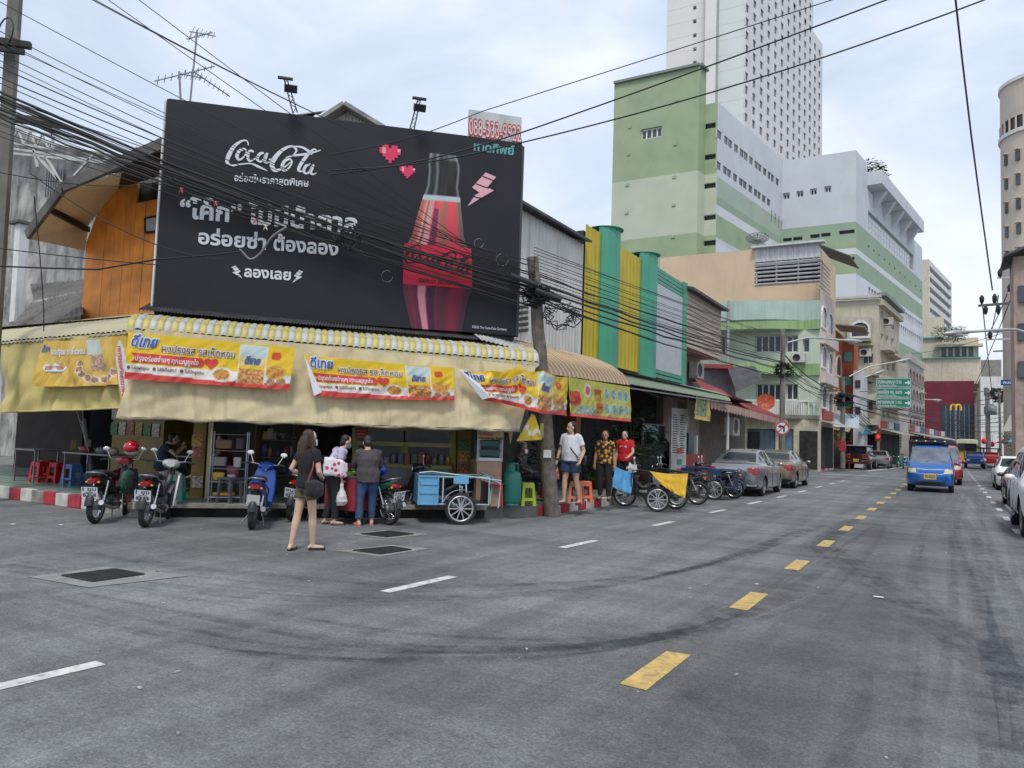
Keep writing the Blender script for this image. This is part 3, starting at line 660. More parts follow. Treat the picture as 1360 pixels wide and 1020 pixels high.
P0 = plan(1109,66); P1 = on_line(P0,(1,0),1167,450); P2 = on_line(P1,dS2,1194,450)
orn = thing('ornate_shophouse','cream ornate corner building with an arched bay window behind the orange house','building',(*P1,0))
fo,fs = Face(P0,P1),Face(P1,P2); zt_ = fo.az(1165,397)[1]; orn_m = mat('aged_cream_stucco',(.52,.48,.38),.85,var=.1,vs=1,streak=.45,dcol=(.22,.2,.17),sscale=3,dirt=.3,ds=.8)
hs = [fo.hole(1146,y,y+13,1160) for y in (470,497,532)]+[fo.hole(1126,y,y+11,1138) for y in (500,532)]
fo.bands(orn,[0,zt_],[orn_m],hs)
for h in hs: window(orn,fo,h,white_m,win_pane,nx=2)
ss = []
for px,y in ((1170,412),(1177,419),(1184,426),(1170,442),(1177,445),(1184,448),(1171,480),(1178,481),(1185,482),(1171,515),(1178,514),(1185,513),(1171,545),(1178,544)): ss.append(fs.hole(px,y,y+10,px+3.2))
fs.bands(orn,[0,zt_],[orn_m],ss)
for h in ss: window(orn,fs,h,white_m,win_pane)
b = MB(); h = fo.hole(1127,424,455,1158); b.prism([(h[0],h[2]),(h[1],h[2]),(h[1],h[3]),(h[0],h[3])],fo.p0-fo.n*.1,fo.u,(0,0,1),fo.n,1.1); b.build('bay',orn_m,orn)
fo2 = Face((P0[0],P0[1]-1.0),(P1[0],P1[1]-1.0)); arched_window(orn,fo2,fo2.hole(1131.5,429,447,1153),white_m,win_pane)
for px0,px1,y,d_ in ((1109,1160,458,.7),(1146,1168,492,1.4),(1146,1168,525,1.4),(1109,1168,556,1.6),(1109,1171,396,.5)):
    h = fo.hole(px0,y,y+ (8 if d_ > 1 else 3),px1); MB().prism([(h[0],h[2]),(h[1],h[2]),(h[1],h[3]),(h[0],h[3])],fo.p0-fo.n*.1,fo.u,(0,0,1),fo.n,d_).build('balcony' if d_ > 1 else 'cornice',orn_m,orn)
for px0,px1,y in ((1169,1180,458),(1176,1190,465),(1169,1192,500),(1169,1192,532),(1167,1194,398)):
    h = fs.hole(px0,y,y+7,px1); MB().prism([(h[0],h[2]),(h[1],h[2]),(h[1],h[3]),(h[0],h[3])],fs.p0-fs.n*.1,fs.u,(0,0,1),fs.n,.9 if y > 400 else .5).build('balcony' if y > 400 else 'cornice',orn_m,orn)
MB().prism([(h[0],h[2]),(h[1]*.96,h[2]),(h[1]*.96,h[2]+.3),(h[0],h[2]+.3)],fs.p0+Vector((0,0,.8)),fs.u,(0,0,1),fs.n,.6).build('gutter',edge_m,orn)
flat_top(orn,[P0,P1,P2,(P0[0],P2[1])],zt_-.05,roof_m)
for px,y in ((1150,474),(1152,507),(1174,432)):
    p = (fo if px < 1168 else fs).at(*(fo if px < 1168 else fs).az(px,y),.3)
    ac_unit(p,fo.u,'air conditioner on the cream ornate building, '+{474: 'below the arched bay',507: 'one floor above the green road sign',432: 'on its side facing the street'}[y],1.1)
# white arcaded building
P0 = on_line(P1,dS2,1196.5,520); P0 = (P0[0]+.6,P0[1]); P1b = on_line(P0,dS2,1226.5,520)
P0_arc,P1_arc = P0,P1b
arc_b = thing('arcaded_building','long white building with rows of arched windows and a toothed parapet','building',(*P0,0)); fr = Face(P0,P1b)
aw_m = mat('weathered_white',(.5,.48,.45),.85,var=.1,vs=1,streak=.4,dcol=(.2,.17,.16),sscale=2); zt_ = fr.az(1197.5,472)[1]; fr.bands(arc_b,[0,zt_],[aw_m])
zz = [fr.az(1199,y)[1] for y in (482,508,530,552,574,590)]
for r_ in range(5):
    for i in range(5):
        a = fr.W*(i+.5)/5; arched_window(arc_b,fr,(a-fr.W*.055,a+fr.W*.055,zz[r_+1]+.5,zz[r_]-.2),mat('maroon_trim',(.36,.28,.27),.8),win_pane)
for i in range(9): a = fr.W*(i+.5)/9; MB().box(fr.at(a,zt_+.25),(fr.W/14,.5,.7),math.atan2(fr.u.y,fr.u.x)).build('merlon',aw_m,arc_b)
Face(on_line(P0,(-1,0),1190,520),P0).bands(arc_b,[0,zt_],[aw_m])
P9 = on_line(P0,(-1,0),1180,520); flat_top(arc_b,[P0,P1b,(P9[0],P1b[1]),P9],zt_-.1,roof_m)
# orange brick house
P0 = plan(1106.5,58.5); P1 = on_line(P0,cdir(1314),1119,500); P2 = on_line(P1,(1,0),1134,500); P3 = on_line(P2,cdir(1314),1140,500)
brk = mat('orange_render',(.42,.12,.06),.85,var=.15,vs=1,streak=.3,dcol=(.2,.07,.05)); bh = thing('orange_house','narrow orange and red plastered house beside the green shophouse','building',(*P1,0))
fa,fb,fc = Face(P0,P1),Face(P1,P2),Face(P2,P3); za,zb = fa.az(1112,440)[1],fb.az(1125,452)[1]
fa.bands(bh,[0,za],[brk]); fb.bands(bh,[0,zb],[brk]); fc.bands(bh,[0,zb],[brk]); flat_top(bh,[P1,P2,P3,(P1[0],P3[1])],zb,roof_m); Face(P1,(P1[0],P1[1]+5)).bands(bh,[zb,za],[brk])
for y in (473,520): arched_window(bh,fa,(fa.W*.25,fa.W*.75,fa.az(1112,y+25)[1],fa.az(1112,y)[1]),cream_m,win_pane)
for y in (468,500,530): h = fb.hole(1121,y,y+12,1131); MB().prism([(h[0],h[2]),(h[1],h[2]),(h[1],h[3]),(h[0],h[3])],fb.p0,fb.u,(0,0,1),fb.n,.1).build('shutter',teal_r,bh)
MB().prism([(0,0),(2.2,-.3),(2.2,-.2),(0,.1)],fa.at(0,za+.3,0),Vector((1,0,0)),(0,0,1),Vector((0,1,0)),4).build('roof',mat('rusty_sheet',(.3,.25,.2),.7,dirt=.5),bh)
# pale blue narrow wall beside it
P0 = plan(1133,61); t = thing('blue_house','narrow pale blue house beside the orange one','building',(*P0,0)); F,_,z0,z1 = wall_px(t,'wall',bl2,1133,1146,492,600,61,4,(1,0),0)
for y in (505,540): h = F.hole(1136,y,y+10,1143); MB().prism([(h[0],h[2]),(h[1],h[2]),(h[1],h[3]),(h[0],h[3])],F.p0,F.u,(0,0,1),F.n,.08).build('window',win_pane,t)

# ---------------------------------------------------------------- green shophouse with the curved balcony
YG = 52.; C1 = aty(1089,450,YG); C1 = (C1.x,YG); C0 = (aty(925,450,YG).x,YG); C2 = on_line(C1,cdir(1314),1107.5,450)
shop = thing('green_shophouse','pale green shophouse with curved balconies and a peach upper wall','building',(*C1,0))
ff,fr = Face(C0,C1),Face(C1,C2)
gw = mat('pale_green_stucco',(.5,.58,.45),.85,var=.06,vs=.8,streak=.25,dirt=.2,dcol=(.25,.26,.2)); peach = mat('peach_stucco',(.66,.5,.34),.85,var=.06,vs=.5,streak=.25,sscale=2,dcol=(.42,.32,.22),dirt=.15)
mintp = mat('mint_parapet',(.42,.55,.48),.8,var=.08,vs=1,streak=.35,dcol=(.25,.28,.22)); limeg = mat('lime_band',(.3,.45,.2),.8,var=.1,vs=1,streak=.5,dcol=(.12,.12,.08))
zP = ff.az(1060,406)[1]; zTop = ff.az(1000,372)[1]; holes = []
for px0,px1,y0,y1,n_ in ((1003,1037,446,468,4),(1044,1060,446,468,2),(1004,1037,510,531,4),(1044,1060,510,531,2),(957,969,448,470,2),(1066,1075,450,468,1)):
    h = ff.hole(px0,y0,y1,px1); holes.append((h,n_))
gdoor = ff.hole(992,569,612,1030),ff.hole(1034,569,612,1054)
ff.bands(shop,[0,ff.az(1060,552)[1],zP],[mat('cream_ground_floor',(.55,.5,.36),.8,dirt=.4,streak=.3),gw],[h for h,_ in holes]+list(gdoor),depth=.3)
for h,n_ in holes: window(shop,ff,h,white_m,win_pane,.3,n_,1,.07)
shut = mat('blue_grey_shutter',(.16,.24,.3),.6,.3,var=.1,dirt=.4)
for h in gdoor:
    a0,a1,z0,z1 = h
    MB().prism([(a0,max(z0,.15)),(a1,max(z0,.15)),(a1,z1),(a0,z1)],ff.p0-ff.n*.35,ff.u,(0,0,1),ff.n,.05).build('shutter',shut,shop)
    n_ = int((a1-a0)/.28)
    for i in range(n_): MB().bar(ff.at(a0+(i+.5)*(a1-a0)/n_,max(z0,.15),-.27),ff.at(a0+(i+.5)*(a1-a0)/n_,z1,-.27),.06,.05).build('slat',shut,shop)
a_l = ff.az(1000,560)[0]; h = ff.hole(992.5,573,610,1008)
MB().prism([(h[0],.15),(h[1],.15),(h[1],h[3]),(h[0],h[3])],ff.p0-ff.n*.27,ff.u,(0,0,1),ff.n,.06).build('doorway',dark_room,shop)
# peach upper wall, tall, set at the building line and running left behind the nearer roofs
zc0 = ff.az(1000,332)[1]; fp = Face((aty(876,380,YG+3).x,YG+3),(C1[0]-.4,YG+3)); zpe = fp.az(1000,380)[1]; zpt = fp.az(990,332)[1]
aL = fp.az(1003,350)[0]
fp.bands(shop,[4,zpe,zpt],[peach,peach],[(aL,fp.W+.01,zpe,zpt)],depth=.02)
clad = mat('white_metal_sheet',(.6,.6,.62),.5,.2,var=.06,streak=.3)
lv = MB(); zm = fp.az(1010,348)[1]
n_ = 60
def corr_strip(mb,F,a0,a1,z0,z1,pitch,amp,out=0.,mi=0):
    n = int((a1-a0)/pitch)*4; prof = [0,amp,amp,0]
    vs = []
    for i in range(n+1):
        a = a0+(a1-a0)*i/n; o_ = out+prof[i % 4]; vs += [F.at(a,z0,o_),F.at(a,z1,o_)]
    mb.add(vs,[(2*i,2*i+2,2*i+3,2*i+1) for i in range(n)],mi)
corr_strip(lv,fp,aL,fp.W,zm,zpt,.35,.06); lv.build('metal_cladding',clad,shop)
MB().prism([(aL,zpe),(fp.W,zpe),(fp.W,zm),(aL,zm)],fp.p0-fp.n*.8,fp.u,(0,0,1),fp.n,.1).build('louver_opening',dark_room,shop)
for i in range(6): z = zpe+(zm-zpe)*(i+.4)/6; MB().box(fp.at((aL+fp.W)/2,z,-.05),(fp.W-aL,.28,.09 if i < 5 else .2),rx=.5).build('louver',clad,shop)
for i in range(4): a = aL+(fp.W-aL)*i/3; MB().bar(fp.at(a,zpe,-.1),fp.at(a,zm,-.1),.1,.1).build('louver_post',clad,shop)
MB().bar(fp.at(aL-.2,zpt+.06,.1),fp.at(fp.W+.3,zpt+.06,.1),.7,.14).build('roof_edge',clad,shop)
flat_top(shop,[(fp.p0.x,fp.p0.y),(fp.p1.x,fp.p1.y),(fp.p1.x,fp.p1.y+8),(fp.p0.x,fp.p0.y+8)],zpt-.02,roof_m)
Face((fp.p1.x,fp.p1.y),(fp.p1.x-.01,fp.p1.y+8)).bands(shop,[4,zpt],[peach])
# canopy over the street side
zk = fr.az(1096,345)[1]; MB().prism([(0,0),(1.9,-.95),(1.9,-.87),(0,.1)],fr.at(0,zk+.6,-.1),fr.n,(0,0,1),fr.u,fr.W*.75).build('canopy',mat('dark_sheet',(.08,.08,.085),.6,.3,dirt=.3),shop)
zr_ = fr.az(1089,382)[1]; stm = mat('pinkish_stucco',(.62,.53,.47),.85,var=.06,streak=.35,dcol=(.3,.26,.23)); fr.bands(shop,[0,zr_],[stm])
for k in range(8): z = zr_+(zk-zr_)*k/8; MB().bar(fr.at(0,z,-.1),fr.at(fr.W*.8,z,-.1),.06,.06).build('rail',clad,shop)
for y0,y1 in ((406,433),(459,486),(512,540)):
    arched_window(shop,fr,fr.hole(1090.8,y0,y1,1096.5),white_m,win_pane,surround=.12); arched_window(shop,fr,fr.hole(1099.3,y0+9,y1+9,1104.5),white_m,win_pane,surround=.12)
for y in (442,494): h = fr.hole(1089,y,y+14,1107); MB().prism([(h[0],h[2]),(h[1]*.98,h[2]),(h[1]*.98,h[3]),(h[0],h[3])],fr.p0,fr.u,(0,0,1),fr.n,.35).build('balcony',stm,shop)
# curved balcony parapets
def curved_band(root,name,m,z0,z1,out,th=.12,aA=None,aB=None):
    a0 = ff.az(aA or 935,420)[0]; a1 = ff.az(aB or 1068,420)[0]; n = 18; path = []
    for i in range(n+1):
        t = i/n; path.append(ff.at(a0+(a1-a0)*t,0,out*(1-(abs(t-.35)/.65)**2.6 if t > .35 else 1)))
    path.append(ff.at(ff.W+.02,0,.3)); mb = MB(); vs = []
    for p in path: vs += [p+Vector((0,0,z0)),p+Vector((0,0,z1)),p+Vector((0,th,z1)),p+Vector((0,th,z0))]
    mb.add(vs,[(4*i+a,4*i+b_,4*i+4+b_,4*i+4+a) for i in range(len(path)-1) for a,b_ in ((1,0),(2,1),(3,2),(0,3))],0,False)
    mb.build(name,m,root); return path
f_ = lambda y: ff.az(1040,y)[1]
curved_band(shop,'parapet',mintp,f_(427),f_(402),1.5); curved_band(shop,'balcony_band',limeg,f_(439),f_(427)-.003,1.42,.2)
path = curved_band(shop,'sun_shade',limeg,f_(499),f_(484),1.2,.1); path = curved_band(shop,'balcony_slab',mat('grimy_concrete',(.25,.24,.2),.9,dirt=.6,ds=1),f_(556),f_(551),1.3,1.4)
for (z0,z1) in ((f_(439),f_(437)),(f_(499),f_(497))):
    MB().add([p+Vector((0,0,z0+.05)) for p in path]+[Vector((path[-1].x,YG,z0+.05)),Vector((path[0].x,YG,z0+.05))],[tuple(range(len(path)+2))]).build('soffit',gw,shop)
rl = MB()
for i in range(len(path)-1): rl.bar(path[i]+Vector((0,0,f_(533))),path[i+1]+Vector((0,0,f_(533))),.08,.08)
rl.build('hand_rail',white_m,shop)
for i in range(len(path)-1):
    for k in range(3):
        p = path[i].lerp(path[i+1],k/3); MB().bar(p+Vector((0,0,f_(551))),p+Vector((0,0,f_(533))),.07,.05).build('baluster',white_m,shop)
MB().tube([ff.at(ff.az(976,400)[0],0,1.65),ff.at(ff.az(976,400)[0],f_(401),1.65)],.09).build('drain_pipe',mat('grey_pipe',(.35,.36,.33),.7),shop)
ac_unit(ff.at(*ff.az(1062,482),.35),ff.u,'air conditioner on the pale green wall beside the upper balcony',1.)

# ground-floor shop fronts with awnings below the far-left facades
for root,F_,a0,a1,m,nm in ((orn,fo,.0,fo.W,'cream',1),(orn,fs,.3,fs.W,'tin',1),(arc_b,Face(P0_arc,P1_arc),.5,30,'tin',1),(shop,fr,.4,fr.W*.95,'teal',1),(bh,fb,.1,fb.W-.1,'tin',1)):
    n_ = max(1,int((a1-a0)/3.4))
    for i in range(n_):
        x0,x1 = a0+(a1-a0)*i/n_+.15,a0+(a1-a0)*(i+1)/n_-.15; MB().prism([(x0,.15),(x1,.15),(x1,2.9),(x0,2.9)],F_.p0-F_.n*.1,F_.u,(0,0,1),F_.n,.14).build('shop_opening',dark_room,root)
        MB().prism([(0,3.25),(1.7,2.85),(1.7,2.9),(0,3.32)],F_.at(x0-.1,0,.05),F_.n,(0,0,1),F_.u,x1-x0+.2).build('shop_awning',(mat('cream_tin',(.5,.46,.36),.6,dirt=.5),mat('pale_blue_tin',(.45,.52,.58),.6,dirt=.3),mat('rust_tin',(.3,.16,.1),.7,dirt=.5))[i % 3],root)
        MB().prism([(x0+.3,3.4),(x1-.3,3.4),(x1-.3,4.0),(x0+.3,4.0)],F_.p0,F_.u,(0,0,1),F_.n,.12).build('fascia_board',mat(('fascia_red','fascia_white','fascia_blue')[i % 3],((.35,.04,.04),(.55,.55,.52),(.06,.14,.3))[i % 3],.6,dirt=.3),root)
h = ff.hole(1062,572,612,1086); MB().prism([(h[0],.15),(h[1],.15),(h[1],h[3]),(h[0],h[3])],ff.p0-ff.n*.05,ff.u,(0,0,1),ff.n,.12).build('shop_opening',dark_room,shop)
# right-hand cream round tower and shop roofs
RT = plan(1395,60); rt = thing('round_corner_building','cream building with a rounded corner and a dark window band at the right edge','building',(*RT,0)); rm = mat('warm_cream_render',(.58,.5,.42),.85,var=.05,vs=.5,streak=.2,dcol=(.4,.33,.28))
rad = (RT[0]-plan(1342,60)[0]); rad = math.hypot(RT[0]-plan(1342,60)[0],RT[1]-plan(1342,60)[1])*.98
zq = [atd(1342,y,58.5).z for y in (330,240,158,135,85)]
for i,(za,zb,m,r_) in enumerate(((0,zq[2],rm,rad),(zq[2]-.05,zq[2]+.25,white_m,rad+.15),(zq[2]+.25,zq[3],mat('bronze_glass',(.06,.05,.045),.2,var=.4,vs=2),rad-.12),(zq[3],zq[4],rm,rad),(zq[4],zq[4]+.3,white_m,rad+.12))):
    MB().lathe([(0,za),(r_,za),(r_,zb),(0,zb)],(*RT,0),'Z',48,sm=False).build(('wall','ledge','window_band','upper_wall','cornice')[i],m,rt)
for i in range(14):
    a = math.pi*(1.0+i/14*.9); MB().bar((RT[0]+rad*math.cos(a),RT[1]+rad*math.sin(a),zq[2]+.2),(RT[0]+rad*math.cos(a),RT[1]+rad*math.sin(a),zq[3]),.12,.12).build('mullion',rm,rt)
for k in range(5):
    for a in (3.62,4.0):
        z = zq[2]-2-k*2.0; c_ = Vector((math.cos(a),math.sin(a),0)); p = Vector((*RT,z))+c_*rad*.99
        MB().box(p,(.3,.32,.8),a).build('window',win_pane,rt); MB().box(p+Vector((0,0,.5))+c_*.2,(.3,.45,.06),a).build('sun_hood',rm,rt)
P0 = plan(1352,56); t = thing('right_shophouse','shophouse with a dark tin roof below the rounded cream building','building',(*P0,0))
F,_,z0,z1 = wall_px(t,'wall',mat('dull_pink_wall',(.4,.3,.26),.85,dirt=.5,ds=1,streak=.4),1349,1420,338,600,34,2.5,(1,0),0)
MB().prism([(-.4,-.1),(3,1.3),(3,1.4),(-.4,0)],F.at(0,z1,.6),F.u,(0,0,1),-F.n,3.5).build('roof',mat('dark_sheet',(.08,.08,.085),.6),t)
for y in (380,430,480): h = F.hole(1352,y,y+22,1366); MB().prism([(h[0],h[2]),(h[1],h[2]),(h[1],h[3]),(h[0],h[3])],F.p0,F.u,(0,0,1),F.n,.1).build('window',win_pane,t)
P0 = plan(1330,90); t = thing('far_right_house','row house with balconies far down the right side of the street','building',(*P0,0))
F,_,z0,z1 = wall_px(t,'wall',mat('dull_cream_wall',(.5,.44,.36),.85,dirt=.4,ds=1),1338,1400,420,600,95,3,(1,0),0)
for y in (440,475,510): 
    h = F.hole(1334,y,y+3,1362); MB().prism([(h[0],h[2]),(h[1],h[2]),(h[1],h[3]),(h[0],h[3])],F.p0,F.u,(0,0,1),F.n,1.2).build('balcony',white_m,t)
    h = F.hole(1337,y-17,y-3,1350); MB().prism([(h[0],h[2]),(h[1],h[2]),(h[1],h[3]),(h[0],h[3])],F.p0,F.u,(0,0,1),F.n,.1).build('window',win_pane,t)
P0 = plan(1305,120); t = thing('distant_houses','pale row of low houses beyond the market umbrellas','building',(*P0,0)); F,_,_,_ = wall_px(t,'wall',white_m,1303,1345,500,600,140,14,None,0)
for px,y in ((1307,515),(1316,515),(1307,540),(1316,540),(1326,525)): h = F.hole(px,y,y+10,px+5); MB().prism([(h[0],h[2]),(h[1],h[2]),(h[1],h[3]),(h[0],h[3])],F.p0,F.u,(0,0,1),F.n,.1).build('window',win_pane,t)
# ---------------------------------------------------------------- corner restaurant
S2 = math.sqrt(.5); CU = Vector((S2,S2,0)); CN = Vector((S2,-S2,0))          # along the cut corner (left to right) and out of it
CK = Vector((-11.5,8.43,0))                                                       # a point of the kerb plane of the cut corner
def chf(px,py,off=0.): return atp(px,py,CK-CN*off,CN)                          # photograph point on the cut-corner plane, off metres behind it
canvas_c = mat('cream_canvas',(.60,.51,.31),.85,var=.12,vs=2.5,dirt=.5,dcol=(.28,.22,.13),ds=1.3,streak=.6,sscale=7,bump=.2,bs=15)
canvas_y = mat('yellow_canvas',(.56,.46,.17),.85,var=.12,vs=1.5,dirt=.35,dcol=(.3,.25,.12),ds=.9,streak=.3,bump=.2,bs=15)
aw_yellow = mat('awning_yellow',(.55,.47,.13),.5,var=.2,vs=6,dirt=.75,dcol=(.24,.21,.13),ds=4)
aw_white = mat('awning_white',(.5,.5,.48),.5,var=.2,vs=6,dirt=.7,dcol=(.2,.19,.17),ds=4)
aw_cream = mat('awning_faded_cream',(.5,.46,.3),.55,var=.12,dirt=.6,dcol=(.25,.23,.17),ds=3)
aw_tan = mat('awning_tan',(.58,.46,.28),.5,var=.1,dirt=.3,dcol=(.25,.2,.14),ds=4)
aw_brown = mat('awning_brown',(.42,.24,.13),.5,var=.1,dirt=.3,ds=4)
aw_green = mat('awning_faded_green',(.3,.36,.24),.6,var=.12,dirt=.7,dcol=(.14,.14,.1),ds=2.5)
tin_dark = mat('dark_corrugated_tin',(.07,.07,.075),.6,.3,var=.3,dirt=.5,dcol=(.18,.17,.16),ds=4)
tin_grey = mat('grey_tin_cladding',(.6,.59,.57),.5,.25,var=.08,vs=1,streak=.45,dcol=(.2,.18,.15),sscale=5)
rest = thing('corner_restaurant','corner restaurant under yellow striped awnings with a dark open front','restaurant',(-10,10,0))
wall_dark = mat('dark_wall',(.035,.032,.028),.85,var=.3,vs=1.5,dirt=.5); wall_yel = mat('yellow_tiled_wall',(.26,.17,.025),.5,var=.2,vs=3,dirt=.4,dcol=(.15,.1,.04),ds=2)  # near-black wall base puts the open room's deep shade into the colour
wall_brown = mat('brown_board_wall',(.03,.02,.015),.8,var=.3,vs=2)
# raised tiled floor (three aprons), with joints cut between the tiles
fl = MB(); poly = [(-24,8.55),(-14.2,8.55),(-12.25,8.65),(-8.1,12.8),(-7.55,13.6),(-7.55,17.4),(-12,19),(-24,14)]
k = len(poly); fl.add([(x,y,KZ) for x,y in poly]+[(x,y,KZ-.07) for x,y in poly],[tuple(range(k))]+[(i,i+k,(i+1) % k+k,(i+1) % k) for i in range(k)])
fl.build('floor_slab',tile_green,rest)
jt = MB()
for i in range(24): x = -23.9+i*.6; jt.bx(x-.006,x+.006,8.6,13,KZ,KZ+.002)
for i in range(10): y = 8.9+i*.6; jt.bx(-24,-8.5-max(0,12.4-y),y-.006,y+.006,KZ,KZ+.002)
o = jt.build('floor_joints',dark_room,rest); o['kind'] = 'stuff'
MB().bx(-13.8,-12.3,8.3,8.62,.0,.12).build('step',kerb_bare,rest)
# dark bar painting the shaded void below the slab edge on the cut corner
void = MB(); a,b_ = Vector((-12.2,8.5,0)),Vector((-7.95,12.75,0)); void.bar(a-CN*.1+Vector((0,0,.09)),b_-CN*.1+Vector((0,0,.09)),.1,.17); void.build('gutter',dark_room,rest)
MB().bar(a+Vector((0,0,KZ-.035)),b_+Vector((0,0,KZ-.035)),.25,.08).build('slab_edge',kerb_bare,rest,bevel=.01)
# rear walls, piers, ceiling
def wallbox(name,x0,x1,y0,y1,z0,z1,m,**k): return MB().bx(x0,x1,y0,y1,z0,z1).build(name,m,rest,**k)
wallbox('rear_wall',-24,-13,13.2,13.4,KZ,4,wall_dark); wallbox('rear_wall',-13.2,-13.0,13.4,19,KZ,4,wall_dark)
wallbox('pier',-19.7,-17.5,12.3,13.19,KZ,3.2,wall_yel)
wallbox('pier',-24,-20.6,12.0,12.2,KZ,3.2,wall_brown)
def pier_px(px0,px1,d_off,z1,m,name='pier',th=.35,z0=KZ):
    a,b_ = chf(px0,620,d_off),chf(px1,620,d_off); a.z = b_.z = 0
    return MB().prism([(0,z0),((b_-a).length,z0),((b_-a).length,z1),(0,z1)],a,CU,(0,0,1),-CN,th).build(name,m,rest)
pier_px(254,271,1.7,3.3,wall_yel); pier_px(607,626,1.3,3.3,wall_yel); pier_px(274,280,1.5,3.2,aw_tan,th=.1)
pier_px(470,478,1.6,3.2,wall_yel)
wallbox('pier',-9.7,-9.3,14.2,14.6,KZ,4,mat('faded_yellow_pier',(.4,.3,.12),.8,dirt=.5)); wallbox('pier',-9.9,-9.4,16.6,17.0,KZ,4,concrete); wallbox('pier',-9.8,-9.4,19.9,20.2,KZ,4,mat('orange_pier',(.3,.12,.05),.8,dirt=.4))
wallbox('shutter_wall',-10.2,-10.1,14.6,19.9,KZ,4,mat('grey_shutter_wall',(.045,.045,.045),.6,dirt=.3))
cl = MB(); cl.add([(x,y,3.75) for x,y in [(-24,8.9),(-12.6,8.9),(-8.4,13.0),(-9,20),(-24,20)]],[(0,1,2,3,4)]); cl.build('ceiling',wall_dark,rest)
# glass shop front with yellow-olive frame behind the green motorbike
olive = mat('olive_frame',(.22,.19,.05),.5,var=.1,dirt=.3)
sf = thing('food_counter','glass fronted food counter with olive frame under the cream awning','food counter',chf(540,690,1.0),group=None)
def on(px,py): return chf(px,py,1.0)
def pxbar(mb,x0,y0,x1,y1,w,h=None,f=on): mb.bar(f(x0,y0),f(x1,y1),w,h or w)
for a in ((472,588,603,592),(472,568,605,571),(472,616,603,621)): mb = MB(); pxbar(mb,*a,.08); mb.build('rail',olive,sf)
for a in ((472,568,472,690),(537,590,537,618),(601,570,601,690)): mb = MB(); pxbar(mb,*a,.09); mb.build('frame_post',olive,sf)
gl_m = mat('shop_glass',(.10,.12,.13),.08,var=.3,vs=1.2,alpha=.55,dirt=.3,dcol=(.4,.42,.42),ds=1.0)
for q in ((473,570,536,588),(538,571,600,589),(473,591,536,616),(538,592,600,618)):
    MB().add([on(q[0],q[1]),on(q[2],q[1]+1),on(q[2],q[3]+1),on(q[0],q[3])],[(0,3,2,1)]).build('pane',gl_m,sf)
MB().prism([(0,KZ),((on(601,650)-on(472,650)).length,KZ),((on(601,650)-on(472,650)).length,1.02),(0,1.02)],Vector((on(472,650).x,on(472,650).y,0)),CU,(0,0,1),-CN,.6).build('counter_body',mat('counter_grey',(.15,.15,.15),.6,dirt=.5,ds=3),sf)
random.seed(11)
for i in range(7):
    p = chf(482+i*17,612,1.3); MB().lathe([(0,0),(.13,0),(.17,.07),(.15,.07),(0,.03)],(p.x,p.y,1.03),'Z',16).build('food_tray',random.choice([alu,mat('enamel_pan',(.5,.48,.4),.3)]),sf)
# red notice
def board_px(name,m,px0,py0,px1,py1,off,th=.03,f=None,par=None,mk=True):
    f = f or chf; a,b_,c,d = f(px0,py0,off),f(px1,py0,off),f(px1,py1,off),f(px0,py1,off); n = CN if f is chf else Vector((1,0,0))
    mb = MB(); mb.add([a,b_,c,d]+[p-n*th for p in (a,b_,c,d)],[(0,3,2,1),(4,5,6,7),(0,1,5,4),(1,2,6,5),(2,3,7,6),(3,0,4,7)]); return mb.build(name,m,par)
o = thing('menu_board','dark red menu board hung above the glass food counter','menu board',chf(480,583,.9)); board_px('board',mat('dark_red_board',(.25,.01,.02),.6),472,568.5,489,583,.9,par=o)
tx = MB(); [put_text(tx,t_,lambda x,y,q=q: chf(474+x,q-y,.89),0,0,3.4,12) for t_,q in (("ราคา ๔๐",573),("ก๋วยเตี๋ยวเจ",577.5),("ข้าวราดแกง",581.5))]; tx.build('lettering',mat('faded_pink_ink',(.6,.25,.22),.7),o)

# billboard -------------------------------------------------------------------------------
BO = 1.2
bb_tl,bb_tr,bb_br,bb_bl = chf(222,131,BO),chf(693.5,190,BO),chf(685,446,BO),chf(203,411,BO)
bill = thing('billboard','huge black soft drink billboard with white Thai lettering above the awnings','billboard',bb_bl)
bb_m = mat('black_vinyl',(.013,.014,.020),.5,var=.15,vs=1.2,spec=.35)
mb = MB(); mb.add([bb_tl,bb_tr,bb_br,bb_bl]+[p-CN*.16 for p in (bb_tl,bb_tr,bb_br,bb_bl)],[(0,3,2,1),(4,5,6,7),(0,1,5,4),(1,2,6,5),(2,3,7,6),(3,0,4,7)]); mb.build('panel',bb_m,bill)
mb = MB(); mb.bar(bb_tl-CN*.12-CU*.03,bb_bl-CN*.12-CU*.03,.05,.06); mb.build('frame_edge',white_m,bill)
mb = MB(); mb.bar(bb_tr-CN*.2+CU*.03,bb_br-CN*.2+CU*.03,.12,.1); mb.bar(bb_tl-CN*.2+Vector((0,0,.02)),bb_tr-CN*.2+Vector((0,0,.02)),.1,.1); mb.bar(bb_bl-CN*.2,bb_br-CN*.2,.14,.16); mb.build('frame',black,bill)
mb = MB()
for i in range(6):
    t_ = (i+.5)/6; p = bb_bl.lerp(bb_br,t_); q = bb_tl.lerp(bb_tr,t_); mb.bar(p-CN*.3-Vector((0,0,.6)),q-CN*.3,.08,.08); mb.bar(q-CN*.3-Vector((0,0,.4)),p-CN*2.2-Vector((0,0,.2)),.06,.06)
mb.build('support_frame',steel,bill)
bmap = lambda px,py,l=.012: chf(px,py,BO-l)
ink = mat('white_ink',(.68,.7,.74),.5,var=.03)
